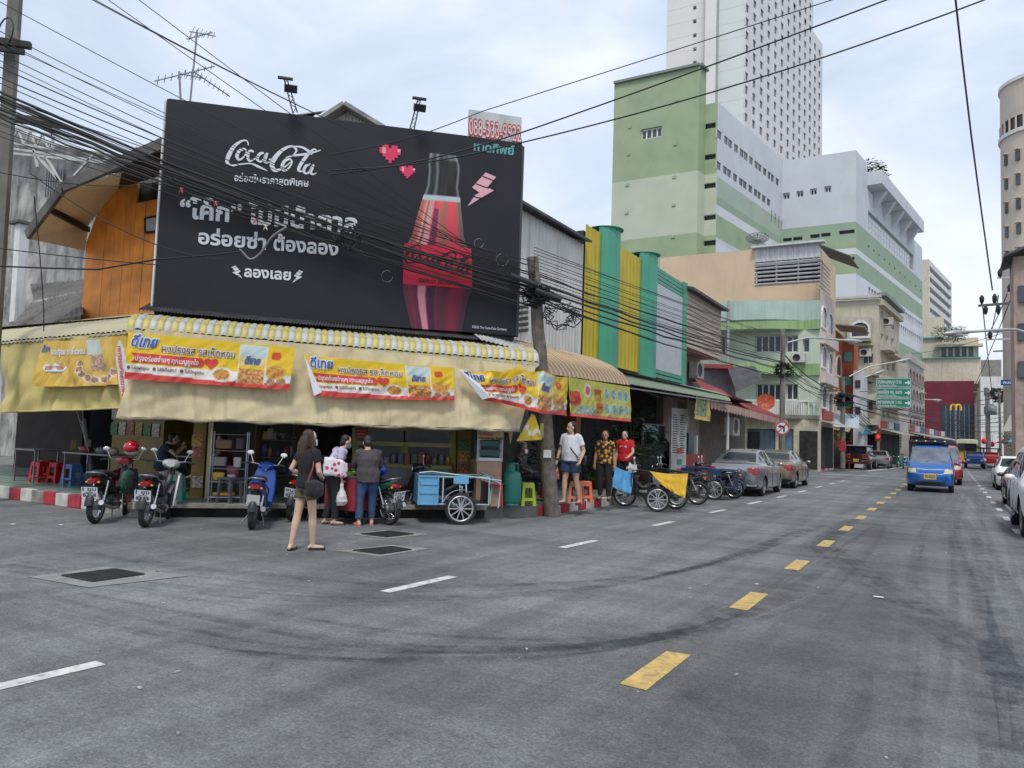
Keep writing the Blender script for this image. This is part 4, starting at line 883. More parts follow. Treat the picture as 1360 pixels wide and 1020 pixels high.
def text_px(mb,s,x0,y0,x1,y1,h,bold=.02,mp=bmap,shear=0,lean=.05):
    """a line of writing whose baseline runs from (x0, y0) to (x1, y1) of the photograph on the mapped surface"""
    vs,fs,w = text2d(s,1.,bold,shear); sx = (x1-x0)/w; sy = (y1-y0)/w
    mb.add([mp(x0+vx*sx+vy*h*lean,y0+vx*sy-vy*h) for vx,vy in vs],fs)
def text_obj(name,s,x0,y0,x1,y1,h,m,par,bold=.02,mp=bmap,shear=0,lean=.05):
    mb = MB(); text_px(mb,s,x0,y0,x1,y1,h,bold,mp,shear,lean); return mb.build(name,m,par)
text_obj('slogan','“โค๊ก” ไม่มีน้ำตาล',238,288,474,309,33,ink,bill,.035)
text_obj('slogan','อร่อยซ่า',263,323,353,331,25,ink,bill,.03); text_obj('slogan','ต้องลอง',363,331.5,449,339,25,ink,bill,.03)
text_obj('slogan','ลองเลย',324,367,386,372,19,ink,bill,.03)
text_obj('slogan','อร่อยในราคาสุดพิเศษ',311,240,410,248,13,ink,bill,.02)
text_obj('small_print','©2022 The Coca-Cola Company',627,435.5,673,439,4.6,ink,bill,.01)
def script(name,m,par,f,mp,ws=1.):
    mb = MB()
    S = [[(705,418,8),(694,388,9),(658,390,13),(605,430,27),(572,490,31),(563,530,24),(588,553,14),(650,545,10),(720,540,9),(770,560,17),(832,588,4)],
         [(680,440,12),(645,455,22),(628,490,24),(643,515,14),(672,497,12),(692,462,11),(678,438,10)],
         [(741,462,12),(715,455,16),(700,490,22),(712,522,15),(742,512,9),(765,490,7)],
         [(808,468,12),(782,475,20),(764,505,22),(780,530,14),(806,510,12),(818,476,9)],[(832,468,14),(820,498,22),(813,522,20),(832,535,12),(858,520,6)],
         [(842,513,10),(874,510,9)],
         [(1003,488,7),(1026,450,15),(992,424,13),(932,450,23),(884,500,32),(862,548,33),(885,586,23),(940,568,11),(990,528,6)],
         [(985,508,12),(948,522,22),(930,560,24),(946,588,14),(978,566,12),(996,530,11),(983,507,10)],
         [(955,500,6),(1010,486,14),(1080,478,16),(1150,462,11),(1192,448,6)],[(1000,425,7),(1060,430,14),(1105,455,18),(1130,480,10)],
         [(1160,450,8),(1138,446,12),(1094,490,22),(1055,545,25),(1040,582,20),(1062,592,10),(1085,575,6)],
         [(1120,545,12),(1090,556,20),(1075,590,20),(1094,607,12),(1116,588,11),(1130,552,9)],[(1142,546,12),(1130,575,20),(1122,602,18),(1140,612,10),(1160,602,5)]]
    for s_ in S: ribbon(mb,[f(p[0],p[1]) for p in s_],[p[2]*ws for p in s_],mp,sub=7)
    return mb.build(name,m,par)
script('drink_logo',ink,bill,lambda x,y: (190+x/5.037,110+y/5.037),bmap,1/5.037)
# bottle print
def prof(y):
    T = [(203,571,606),(208,570,608),(216,568,611),(226,569,611),(246,567,609),(258,563,611),(270,559,612),(290,553,614),(310,548,616),(324,541,620),(340,535,627),(382,535,627),(392,536,622),(410,540,618),(438,547,613)]
    for i in range(len(T)-1):
        if y <= T[i+1][0]: t = (y-T[i][0])/(T[i+1][0]-T[i][0]); return T[i][1]+(T[i+1][1]-T[i][1])*t,T[i][2]+(T[i+1][2]-T[i][2])*t
    return T[-1][1:]
def bcol(u,y):
    nz = noise.noise(Vector((u*9,y*.05,1))); e_ = abs(u-.5)*2
    if y < 259:
        v = .012+.015*nz; v += .22*max(0,1-abs(e_-.9)/.1); v += .18*max(0,1-abs(u-.3)/.06)
        if y < 210: v += .10+.1*nz
        return (v*.85,v*.95,v)
    if y < 264: return (.45,.55,.58)
    t = min(1,(y-264)/100)
    r_ = (.75*(1-t)+.16*t); g_ = .13*(1-t)+.01*t; b_ = .1*(1-t)+.03*t
    r_ *= .55+.7*(.5+.5*math.sin(u*17+1+nz)); g_ *= .5+.8*(.5+.5*math.sin(u*14+nz)); 
    if abs(u-.27) < .055 or (abs(u-.15) < .03 and y < 320): r_,g_,b_ = .62,.33-.1*t,.3
    if .35 < u < .47 and y > 275: r_ *= .25; g_ *= .3
    if e_ > .86: r_ *= .5
    return (r_,g_,b_)
mb = MB(); y0,y1 = 203,441
def bp_(u,v): y = y0+(y1-y0)*v; a,b_ = prof(y); return bmap(a+(b_-a)*u,y+u*4,.012)
mb.grid(44,110,bp_,colf=lambda u,v: bcol(u,y0+(y1-y0)*v)); mb.build('bottle_print',print_m,bill)
lab = [(537,323),(626,330),(627.5,384),(535,377)]
mb = MB(); poly2(mb,lab,lambda x,y: bmap(x,y,.02)); mb.build('label_print',mat('label_red',(.62,.01,.05),.5,var=.05),bill)
lf = lambda x,y: (537+(x-555)*.146,323+(y-380)*.146+(x-555)*.012)
bk = mat('black_ink',(.012,.012,.014),.6,var=0); script('label_logo',bk,bill,lf,lambda x,y: bmap(x,y,.026),.15)
text_obj('label_words','ZERO SUGAR',555,374,611,379,6.5,bk,bill,.02,lambda x,y: bmap(x,y,.026))
# pixel hearts and bolts
heart = ["0110110","1111111","1111111","0111110","0011100","0001000"]
pink = mat('heart_pink',(.72,.03,.1),.5,var=.02); palep = mat('pale_pink_ink',(.75,.4,.45),.5,var=.05)
def heart_px(cx,cy,s_,par):
    mb = MB(); m2 = MB()
    for j,row in enumerate(heart):
        for i,c in enumerate(row):
            if c == '1': x = cx+(i-3.5)*s_; y = cy+(j-3)*s_+i*s_*.12; (m2 if (i,j) in ((1,1),(1,2),(6,1)) else mb).add([bmap(x,y,.014),bmap(x+s_,y+.1*s_,.014),bmap(x+s_,y+s_*1.1,.014),bmap(x,y+s_,.014)],[(0,3,2,1)])
    h = mb.build('heart_print',pink,par); m2.build('highlight',palep,h)
heart_px(518,203,4.,bill); heart_px(541,227,2.9,bill)
for px_,py_,s_,fl_ in ((639,251,1.,1),(395,367,.38,1),(315,361,.38,-1)):
    P = [(6,-22),(20,-16),(8,-2),(17,2),(-4,14),(-18,23),(-8,8),(-2,5),(-12,-2)]
    mb = MB(); poly2(mb,[(px_+x*s_*fl_,py_+y*s_) for x,y in P],bmap); b_ = mb.build('bolt_print',palep if s_ == 1 else ink,bill)
    mb = MB()
    for a in (((2,-17),(17,-11)),((-7,-7),(10,-1)),((-10,10),(3,13))): ribbon(mb,[(px_+a[0][0]*s_*fl_,py_+a[0][1]*s_),(px_+a[1][0]*s_*fl_,py_+a[1][1]*s_)],[1.4*s_]*2,lambda x,y: bmap(x,y,.016),sub=1)
    mb.build('bolt_gap',bb_m,b_)
for cx,cy,r_ in ((514,367,7.5),(636,323,6),(667,345,8)):
    mb = MB(); ribbon(mb,[(cx+r_*math.cos(a*.5),cy+r_*math.sin(a*.5)) for a in range(12)],[.3,.6,.9,.6,.4,.3,.3,.5,.8,.8,.5,.3],lambda x,y: bmap(x,y,.014),sub=3); mb.build('bubble_print',mat('grey_ink',(.25,.25,.26),.6),bill)
# phone number sign
ps = thing('phone_number_sign','small pale sign with a red phone number standing on top of the billboard','sign',chf(624,185,BO))
pm = lambda x,y,l=.0: chf(x,y,BO+.05-l)
mb = MB(); c = [pm(623,145),pm(693,156),pm(692,190),pm(622,180.5)]; mb.add(c+[p-CN*.06 for p in c],[(0,3,2,1),(4,5,6,7),(0,1,5,4),(1,2,6,5),(2,3,7,6),(3,0,4,7)]); mb.build('panel',mat('pale_sign_face',(.5,.53,.52),.6,var=.1),ps)
text_obj('digits_outline','088-333-9922',621.5,178.5,693,189.5,31,mat('sign_red',(.5,.03,.03),.5),ps,.06,lambda x,y: pm(x,y,.012),lean=0)
text_obj('digits','088-333-9922',623,178,692,188.5,29.5,mat('sign_pink_white',(.7,.6,.6),.5),ps,.0,lambda x,y: pm(x,y,.02),lean=0)
text_obj('company_name','หาดทิพย์',629,199.5,683,206,16,mat('teal_ink',(.12,.35,.36),.5),bill,.03)
# floodlights on lattice arms above the billboard
for i,(x0,y0_,x1,y1_,lab) in enumerate(((392,150,379,104,'flood light on a bent arm above the drink logo'),(547,172,557,131,'flood light on an arm above the bottle top'))):
    a,b_ = chf(x0,y0_,BO+.1),chf(x1,y1_,BO-.5); t = thing('flood_light',lab,'flood light',a,group='flood lights over the billboard')
    mb = MB(); s1 = Vector((.06,0,0)); mb.tube([a+s1,b_+s1*.6],.014,5); mb.tube([a-s1,b_-s1*.6],.014,5)
    for k in range(7): mb.tube([a.lerp(b_,k/7)+s1*(1 if k % 2 else -1),a.lerp(b_,(k+1)/7)-s1*(1 if k % 2 else -1)],.008,4)
    mb.build('arm',steel,t); MB().bar(b_-CU*.14,b_+CU*.14,.06,.04).build('crossbar',black,t)
    mb = MB(); c_ = a.lerp(b_,.72)+CU*.05; mb.box(c_,(.24,.16,.14),R(45),rx=.5); mb.build('lamp',black,t)

# awnings -------------------------------------------------------------------------------
def strip_awning(root,P0,P1,prof_,n,mats_,tip=.06,name='awning_strip',flatn=None):
    """awning of n narrow sheets; prof_: (distance inward, height) from the lower edge up"""
    P0,P1 = Vector(P0),Vector(P1); L_ = (P1-P0).length; u = (P1-P0)/L_; inn = Vector((-u.y,u.x,0)); w = L_/n
    meshes = []
    M0 = Matrix(((u.x,inn.x,0,0),(u.y,inn.y,0,0),(0,0,1,0),(0,0,0,1)))
    for m in mats_:
        mb = MB(); X = [0,w*.12,w*.5,w*.88,w]; Z = [0,.018,.03,.018,0]
        vs = []
        for d,z in prof_:
            for x,o_ in zip(X,Z): vs.append((x,d-o_*.4,z+o_))
        k = 5; fs = [(i*k+j,i*k+j+1,(i+1)*k+j+1,(i+1)*k+j) for i in range(len(prof_)-1) for j in range(4)]
        mb.add(vs,fs,0,True)
        if tip:
            d,z = prof_[0]; mb.add([(0,d,z),(w,d,z),(w,d,z-tip*.5),(w*.5,d,z-tip),(0,d,z-tip*.5)],[(0,4,3,2,1)])
        meshes.append(mb.mesh(name,m))
    inv = WM[root.name].inverted()
    for i in range(n):
        o = bpy.data.objects.new(name,meshes[i % len(meshes)]); COL.objects.link(o); o.parent = root
        p = P0+u*(w*i); p.z += random.uniform(-.008,.008); o.matrix_local = inv @ Matrix.Translation((p.x,p.y,P0.z+(P1.z-P0.z)*i/n+random.uniform(-.006,.006))) @ M0
ca = thing('striped_awning','yellow and white striped metal awning under the billboard','awning',(-9.5,10.5,3))
e0,e1 = Vector((-12.22,7.76,3.26)),Vector((-6.98,13.0,3.1))
strip_awning(ca,e0,e1,[(0,0),(.02,.1),(.09,.19),(.24,.26),(.5,.32),(.8,.37)],64,[aw_yellow,aw_white],.1)
rt_ = MB()
n_ = 110; vs = []
for i in range(n_*2+1):
    t = i/(n_*2); b0 = e0.lerp(e1,t*.86+.0)-CN*.6; z_ = .025 if i % 2 else 0
    vs += [b0+Vector((0,0,.42+z_)),b0-CN*1.9+Vector((0,0,.95+z_))]
rt_.add(vs,[(2*i,2*i+2,2*i+3,2*i+1) for i in range(n_*2)]); rt_.build('corrugated_roof',tin_dark,rest)
mb = MB(); p_ = chf(640,452,.3); q_ = chf(712,470,.3); corr_strip
vs = []
for i in range(25):
    t = i/24; b0 = p_.lerp(q_,t); z_ = .02 if i % 2 else 0; vs += [b0+Vector((0,0,z_)),b0-CN*1.6+Vector((0,0,.45+z_))]
mb.add(vs,[(2*i,2*i+2,2*i+3,2*i+1) for i in range(24)]); mb.build('patched_roof',aw_white,rest)
sa = thing('side_awning','faded cream ribbed awning over the side street front','awning',(-17,8.5,3))
strip_awning(sa,(-23,8.3,3.22),(-12.9,8.3,3.33),[(0,0),(.03,.06),(.2,.2),(.7,.42),(1.5,.66)],62,[aw_cream],.05)
ma = thing('brown_striped_awning','curved tan and brown striped awning right of the wooden pole','awning',(-8.5,17,3))
strip_awning(ma,(-7.8,14.2,3.02),(-7.8,20.0,3.16),[(0,0),(.04,.12),(.2,.32),(.55,.56),(1.0,.76),(1.6,.92)],50,[aw_tan,aw_brown],.0)
ga = thing('green_ribbed_awning','faded green ribbed awning under the green framed white sign','awning',(-8.5,25,3))
strip_awning(ga,(-7.85,20.1,3.2),(-7.85,31.5,3.35),[(0,0),(.03,.08),(.25,.28),(.7,.42),(1.6,.5)],70,[aw_green],.0)
fr_ = MB(); 
for y in (14.4,17.2,19.9,22.6,25.2,28,31): fr_.bar((-7.9,y,3.02),(-9.5,y,3.6),.04,.04)
fr_.bar((-7.83,14.2,3.0),(-7.83,31.5,3.3),.04,.04); fr_.build('awning_frame',steel,rest)

# tarpaulins ------------------------------------------------------------------------------
def quad_map(c,wr,n,sag=0.):
    """c: corners tl, tr, br, bl; returns f(u, v, lift); wr: wrinkle depth"""
    def f(u,v,lift=0.):
        a,b_ = c[0].lerp(c[1],u),c[3].lerp(c[2],u); p = a.lerp(b_,v)
        w = wr*(noise.noise(Vector((u*9+c[0].x,v*2.2,c[0].y)))+.5*noise.noise(Vector((u*24+v*5,v*4,3+c[0].x))))*(.25+v)
        p = p+n*(w+lift); p.z -= sag*4*u*(1-u)*(1-v*.5); return p
    return f
tarp = thing('cream_tarpaulin','cream canvas blind hanging below the striped awning on the cut corner','tarpaulin',(-9.8,10.4,1.8))
tc_ = [chf(193,437,.02),chf(712,486,.02),chf(690,571,-.2),chf(154,553,-.2)]
tmap = quad_map(tc_,.055,CN)
MB().grid(150,26,lambda u,v: tmap(u,v)).build('canvas',canvas_c,tarp)
hem = MB(); hem.tube([tmap(i/60,1.0,.012)+Vector((0,0,-.02-.015*math.sin(i*.7))) for i in range(61)],[.028+.01*math.sin(i*1.3) for i in range(61)],7); hem.build('hem_roll',mat('dirty_hem',(.3,.26,.18),.9,var=.3,vs=6,dirt=.5),tarp)
yt = thing('yellow_tarpaulin','old yellow canvas blind on the side street front at the left','tarpaulin',(-15,8.3,1.8))
yc = [aty(2,458,8.32),aty(168,440,8.32),aty(163,541,8.2),aty(2,547,8.2)]; ymap = quad_map(yc,.13,Vector((0,-1,0)))
MB().grid(90,26,lambda u,v: ymap(u,v)).build('canvas',canvas_y,yt)
MB().tube([ymap(i/30,1.)+Vector((0,0,-.01)) for i in range(31)],.02,6).build('hem_roll',canvas_y,yt)

# banners ---------------------------------------------------------------------------------
BY,BR,BW,BB = (.78,.52,.012),(.66,.05,.04),(.72,.7,.66),(.04,.12,.38)
def mix3(a,b_,t): return tuple(a[i]+(b_[i]-a[i])*t for i in range(3))
def banner_col(u,v,food=True):
    # packet and dishes
    if .66 < u < .84 and .03 < v < .93:
        if u < .668 or u > .832 or v > .915: return BW
        if v < .3: return mix3((.6,.68,.66),(.45,.6,.6),v*3)
        if v < .52: return mix3(BY,BW,.3)
        n_ = noise.noise(Vector((u*70,v*22,2))); return mix3((.32,.07,.03),(.7,.42,.12),.5+n_) if v > .58 else BY
    for cx,cy,rx,ry,c in ((.57,.76,.068,.17,BW),(.90,.62,.07,.16,(.6,.35,.06))):
        d = ((u-cx)/rx)**2+((v-cy)/ry)**2
        if d < 1:
            if d < .55:
                n_ = noise.noise(Vector((u*90,v*26,5))); return mix3((.4,.1,.02),(.72,.4,.08),.5+n_)
            return c
    for cx,cy in ((.875,.85),(.94,.82)):
        if ((u-cx)/.028)**2+((v-cy)/.085)**2 < 1: return mix3((.2,.09,.04),(.5,.35,.22),.5+noise.noise(Vector((u*120,v*30,1))))
    if .86 < u < .925 and .14 < v < .33 and abs(u-.892)/.033+abs(v-.235)/.3 < 1: return (.62,.08,.02)
    if v > .84+.05*math.sin(u*3): return BR
    if v > .66: return BW
    return BY
blue_ink = mat('blue_ink',BB,.5,var=.05); red_ink = mat('red_ink',(.6,.03,.03),.5,var=.05); brown_ink = mat('brown_ink',(.16,.06,.02),.5,var=.05); vin_red = mat('vinyl_red',BR,.5,var=.05)
def uv_text(mb,s,u0,v0,u1,h,mp,bold=.02,shear=0,lift=.014,asp=4.):
    """line of writing on a banner: baseline at v0 from u0 to u1, letter height h in v"""
    vs,fs,w = text2d(s,1.,bold,shear); k = (u1-u0)/w; mb.add([mp(min(max(u0+x*k,0),1),min(max(v0-y*h,0),1),lift) for x,y in vs],fs)
def art_banner(label,c,n,wr=.03,fold=False,sag=.0,cmap=None,group='seasoning powder banners'):
    mp = cmap or quad_map(c,wr,n,sag); t = thing('banner',label,'banner',mp(.5,1),group=group)
    MB().grid(150,44,lambda u,v: mp(u,v),colf=banner_col).build('cloth',print_m,t)
    def mk(name,m,items):
        mb = MB()
        for it in items: uv_text(mb,*it[:5],mp,*it[5:])
        return mb.build(name,m,t)
    mk('brand_outline',ink,[('ดีไทย',.02,.29,.185,.34,.09,.3,.012)]); mk('brand',blue_ink,[('ดีไทย',.025,.285,.18,.32,.03,.3,.018)])
    mk('headline_outline',ink,[('ผงปรุงรส รสเห็ดหอม',.20,.36,.64,.23,.06,0,.012)]); mk('headline',brown_ink,[('ผงปรุงรส รสเห็ดหอม',.202,.357,.638,.215,.0,0,.018)])
    mb = MB(); mb.grid(44,6,lambda a,b_: mp(.03+.02*math.sin(b_*3.1)+.41*a+.0,.43+.2*b_,.010)); mb.build('ribbon',vin_red,t)
    mk('ribbon_words',ink,[('ปรุงอร่อยง่ายๆ ทุกเมนูถูกใจ',.055,.59,.425,.15,.02,0,.018)])
    for w_ in [('● ไม่ใส่ผงชูรส',.01,.78,.14,.09,.02,0,.014),('● ไม่มีเนื้อสัตว์',.16,.78,.30,.09,.02,0,.014),('● ไม่มีกลูเตน',.32,.78,.46,.09,.02,0,.014)]: mk('small_words',brown_ink,[w_])
    mb = MB(); hp = [(.50+.042*(16*math.sin(a)**3)/16,.52-.14*(13*math.cos(a)-5*math.cos(2*a)-2*math.cos(3*a)-math.cos(4*a))/16) for a in [2*math.pi*i/24 for i in range(24)]]
    mb.add([mp(u,v,.012) for u,v in hp]+[mp(.5,.5,.012)],[(i,(i+1) % 24,24) for i in range(24)]); mb.build('heart',vin_red,t)
    mk('packet_words',blue_ink,[('ดีไทย',.70,.46,.80,.22,.05,.3,.016)])
    if fold:
        a0,a1,b0 = fold; mb = MB(); A_,B_,C_ = mp(0,0,.03),mp(*a1,.05),mp(0,1,.03)
        mb.add([A_,mp(a0[0],a0[1],.06),mp(*a1,.05),C_],[(0,3,2,1)]); mb.build('folded_corner',ink,t)
    return t
BOF = -.30
art_banner('yellow and red seasoning banner at the left end of the cream tarpaulin, lying flat',[chf(170,441,BOF),chf(392,462,BOF),chf(384,518,BOF),chf(165,503,BOF)],CN,.035)
art_banner('middle seasoning banner on the cream tarpaulin with its left edge folded back white',[chf(404,471,BOF),chf(602,488,BOF),chf(604,532,BOF),chf(417,526,BOF)],CN,.05,((.03,.5),(.06,.9),0),sag=.02)
# third banner: over the corner and round the pole
ctr = [(606,488,BOF),(650,493,BOF),(689,485,BOF-.25)]
def wrap_map(u,v,lift=0.):
    K = [(chf(606,488,BOF),chf(640,531,BOF)),(chf(652,492,BOF),chf(668,536,BOF)),(chf(688,486,-.7),chf(690,541,-.7)),(atx(722,492,-6.75),atx(718,549,-6.75)),(atx(754,500,-7.35),atx(753,552,-7.35))]
    U = [0,.24,.47,.72,1.]; i = 0
    while i < 3 and u > U[i+1]: i += 1
    t = (u-U[i])/(U[i+1]-U[i]); a = K[i][0].lerp(K[i+1][0],t); b_ = K[i][1].lerp(K[i+1][1],t); n = (CN if u < .47 else Vector((1,-.2,0)).normalized())
    p = a.lerp(b_,v); w = .05*(noise.noise(Vector((u*8,v*3,7)))+.5*noise.noise(Vector((u*20+v*6,v*4,9))))
    return p+n*(w+lift)-Vector((0,0,.06*math.sin(math.pi*t)*(1-v)))
art_banner('seasoning banner bent round the corner in front of the wooden pole',None,CN,cmap=wrap_map,fold=((.1,.4),(.12,.86),0))
# green-yellow vegetarian banner
def vcol(u,v):
    c = (.5,.47,.07)
    if v > .93: return (.6,.12,.08)
    for i in range(4):
        for j in (.3,.72):
            d = ((u-.58-.115*i)/.042)**2+((v-j)/.17)**2
            if d < 1: return (.5,.6,.6) if d > .75 else mix3((.05,.2,.3),(.3,.5,.5),.5+noise.noise(Vector((u*60,v*20,i))))
    d = ((u-.27)/.05)**2+((v-.28)/.2)**2
    if d < 1: return (.6,.55,.5) if d > .4 else (.45,.1,.08)
    if .1 < u < .38 and .7 < v < .93: return mix3((.12,.3,.22),(.5,.5,.4),.5+noise.noise(Vector((u*40,v*16,1))))
    for cx in (.09,.43):
        d = abs(u-cx)/.13+abs(v-.5)/.46
        if .93 < d < 1: return (.3,.3,.06)
    return c
vb = [atx(755,501,-7.45),atx(836,514,-7.45),atx(838.5,559,-7.45),atx(757,551,-7.45)]; vm = quad_map(vb,.04,Vector((1,0,0)))
t = thing('vegetarian_banner','olive yellow banner with red sign characters and dish pictures under the brown striped awning','banner',vb[3])
MB().grid(110,40,lambda u,v: vm(u,v),colf=vcol).build('cloth',print_m,t)
mb = MB(); uv_text(mb,'เจ',.01,.68,.16,.55,vm,.06); uv_text(mb,'齋',.37,.5,.49,.36,vm,.02); uv_text(mb,'素',.38,.86,.5,.34,vm,.02); mb.build('lettering',red_ink,t)
mb = MB(); mb.tube([vm(i/20,1.)+Vector((0,0,-.015)) for i in range(21)],.02,6); mb.build('hem',vin_red,t)
# small triangular yellow banner hanging under the corner
c = [atx(706,549,-7.2),atx(711,552,-7.2),atx(720,584,-7.2),atx(686,586,-7.2)]; sm_ = quad_map(c,.05,Vector((.7,-.7,0)))
t = thing('hanging_pennant','small crumpled yellow banner hanging behind the wooden pole','banner',c[3],group=None)
MB().grid(24,20,lambda u,v: sm_(u,v),colf=lambda u,v: BW if abs(v-.55-.2*u+.1*math.sin(u*9)) < .09 else (BR if .68 < v < .74 and u > .5 else (.66,.47,.02))).build('cloth',print_m,t)
# faded orange banner on the side street with the upright oval strip
def ocol(u,v):
    c = mix3((.62,.36,.03),(.7,.5,.12),.5+.6*noise.noise(Vector((u*3,v*2,4))))
    for i in range(8):
        a = .5+i*.42; cx,cy = .73+.2*math.cos(a),.6+.28*math.sin(a); d = ((u-cx)/.045)**2+((v-cy)/.085)**2
        if d < 1: return (.66,.6,.52) if d > .6 else mix3((.12,.04,.02),(.55,.3,.15),.5+noise.noise(Vector((u*60,v*30,i))))
    if .64 < u < .82 and .02 < v < .33: return (.5,.55,.5)
    if .67 < u < .83 and .33 < v < .7: return mix3((.3,.1,.04),(.65,.5,.35),.5+noise.noise(Vector((u*50,v*25,8))))
    return c
c = [aty(57,452,8.1),aty(150,447,8.1),aty(166,510,8.05),aty(46,513,8.05)]; om = quad_map(c,.07,Vector((0,-1,0)),.04)
t = thing('banner','faded orange food banner with drapery folds on the yellow tarpaulin at the left','banner',c[3],group='seasoning powder banners'); MB().grid(100,44,lambda u,v: om(u,v),colf=ocol).build('cloth',print_m,t)
mb = MB(); uv_text(mb,'ผงปรุงรส รสเห็ดหอม',.17,.3,.62,.17,om,.04); mb.build('headline',ink,t)
mb = MB(); pts = [(.22+.15*math.copysign(abs(math.cos(a))**.5,math.cos(a)),.59+.1*math.sin(a)) for a in [2*math.pi*i/20 for i in range(20)]]; mb.add([om(u,v,.008) for u,v in pts],[tuple(range(20))]); mb.build('oval',ink,t)
mb = MB(); uv_text(mb,'อาหารเจสุขภาพ',.1,.63,.34,.13,om,.02,0,.02); mb.build('oval_words',red_ink,t); mb = MB(); uv_text(mb,'ดีไทย',.02,.25,.13,.2,om,.04,.3); mb.build('brand',blue_ink,t)
c = [aty(148,447,8.0),aty(167,446,8.0),aty(172,540,8.0),aty(160,540,8.0)]; t = thing('strip_banner','narrow upright orange strip banner with red words on a white oval','banner',c[3])
om2 = quad_map(c,.03,Vector((0,-1,0))); MB().grid(10,40,lambda u,v: om2(u,v),colf=lambda u,v: (.7,.68,.68) if ((u-.55)/.4)**2+((v-.5)/.43)**2 < 1 else (.62,.38,.03)).build('cloth',print_m,t)
mb = MB(); vs,fs,w = text2d('อาหารเจเพื่อสุขภาพ',1.,.02); mb.add([om2(.4+y*.4,.86-x/w*.72,.015) for x,y in vs],fs); mb.build('lettering',red_ink,t)

# orange timber upper house ---------------------------------------------------------------
YH = 10.4; wood = mat('orange_stained_board',(.95,.34,.055),.65,var=.22,vs=1.6,dirt=.5,dcol=(.55,.2,.06),ds=1.3,streak=.35,sscale=6)
hs_ = thing('timber_house','orange boarded upper house with a flared eave behind the billboard','house',(-17,YH,4))
wl = [(107,424),(113,333),(118,298),(157,250),(213,228),(213,411)]; W3 = [aty(x,y,YH) for x,y in wl]
xa,xb = W3[0].x,-12.9; nb = 14
def top_z(x):
    pts = [(W3[0].x-.3,W3[1].z),(W3[1].x,W3[1].z),(W3[2].x,W3[2].z),(W3[3].x,W3[3].z),(xb+.1,W3[4].z)]
    for i in range(4):
        if x <= pts[i+1][0]: t = (x-pts[i][0])/max(pts[i+1][0]-pts[i][0],1e-6); return pts[i][1]+(pts[i+1][1]-pts[i][1])*t
    return pts[-1][1]
for i in range(nb):
    x0,x1 = xa+(xb-xa)*i/nb+.006,xa+(xb-xa)*(i+1)/nb-.006; d = random.uniform(-.006,.006)
    zt0,zt1 = top_z(x0),top_z(x1)
    if x0 > -16.7: zt0 = min(zt0,aty(190,268,YH).z); zt1 = min(zt1,aty(190,268,YH).z)
    MB().prism([(x0,3.95),(x1,3.95),(x1,zt1),(x0,zt0)],(0,YH+d,0),(1,0,0),(0,0,1),(0,1,0),.06).build('board',wood,hs_)
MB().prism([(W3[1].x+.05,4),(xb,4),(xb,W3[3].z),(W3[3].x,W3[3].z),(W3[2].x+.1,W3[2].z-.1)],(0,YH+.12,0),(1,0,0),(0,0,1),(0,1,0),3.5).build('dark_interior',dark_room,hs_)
cwin = [aty(193,290,YH-.05),aty(209,287,YH-.05),aty(208,307,YH-.05),aty(193,309,YH-.05)]
mb = MB(); mb.add(cwin,[(0,3,2,1)]); w_ = mb.build('window',mat('pale_window',(.45,.5,.48),.3),hs_)
mb = MB(); [mb.bar(cwin[i],cwin[(i+1) % 4],.04,.04) for i in range(4)]; mb.build('window_frame',wall_brown,hs_)
E3 = [aty(36,317,8.9),aty(84,253,8.9),aty(214,214,8.9),Vector((-12.9,8.9,aty(214,214,8.9).z+.3))]; I3 = [W3[1],W3[2]+Vector((0,0,0)),W3[3],Vector((xb,YH,W3[4].z))]
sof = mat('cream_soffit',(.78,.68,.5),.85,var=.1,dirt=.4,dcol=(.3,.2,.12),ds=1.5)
for a,b_,c,d in ((E3[0],W3[1]-Vector((0,0,.0)),W3[2],E3[1]),):
    MB().add([a,b_,c,d],[(0,1,2,3)]).build('soffit',sof,hs_)
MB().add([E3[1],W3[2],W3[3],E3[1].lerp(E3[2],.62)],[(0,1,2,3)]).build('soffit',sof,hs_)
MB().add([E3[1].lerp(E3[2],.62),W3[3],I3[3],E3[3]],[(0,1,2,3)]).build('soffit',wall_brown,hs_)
MB().bar(E3[0].lerp(E3[1],.62),W3[2].lerp(W3[1],.2),.1,.12).build('rafter',wall_brown,hs_)
tile_m = mat('old_grey_tile',(.13,.12,.11),.85,var=.25,vs=3,dirt=.6,dcol=(.07,.07,.06),ds=2)
for a,b_ in ((E3[0],E3[1]),(E3[1],E3[3])):
    mb = MB(); n_ = int((b_-a).length/.22); vs = []
    for i in range(n_*2+1):
        t = i/(n_*2); p = a.lerp(b_,t); z_ = .2+(.045 if i % 2 else 0); vs += [p+Vector((0,0,z_)),(W3[2]+Vector((.6*t,.6+t,.75+t*.7)) if a is E3[0] else p+Vector((1.4,2.6,1.2+z_)))]
    mb.add(vs,[(2*i,2*i+2,2*i+3,2*i+1) for i in range(n_*2)]); mb.build('tiled_roof',tile_m,hs_); MB().bar(a+Vector((0,0,.08)),b_+Vector((0,0,.08)),.08,.24).build('fascia',tile_m,hs_)
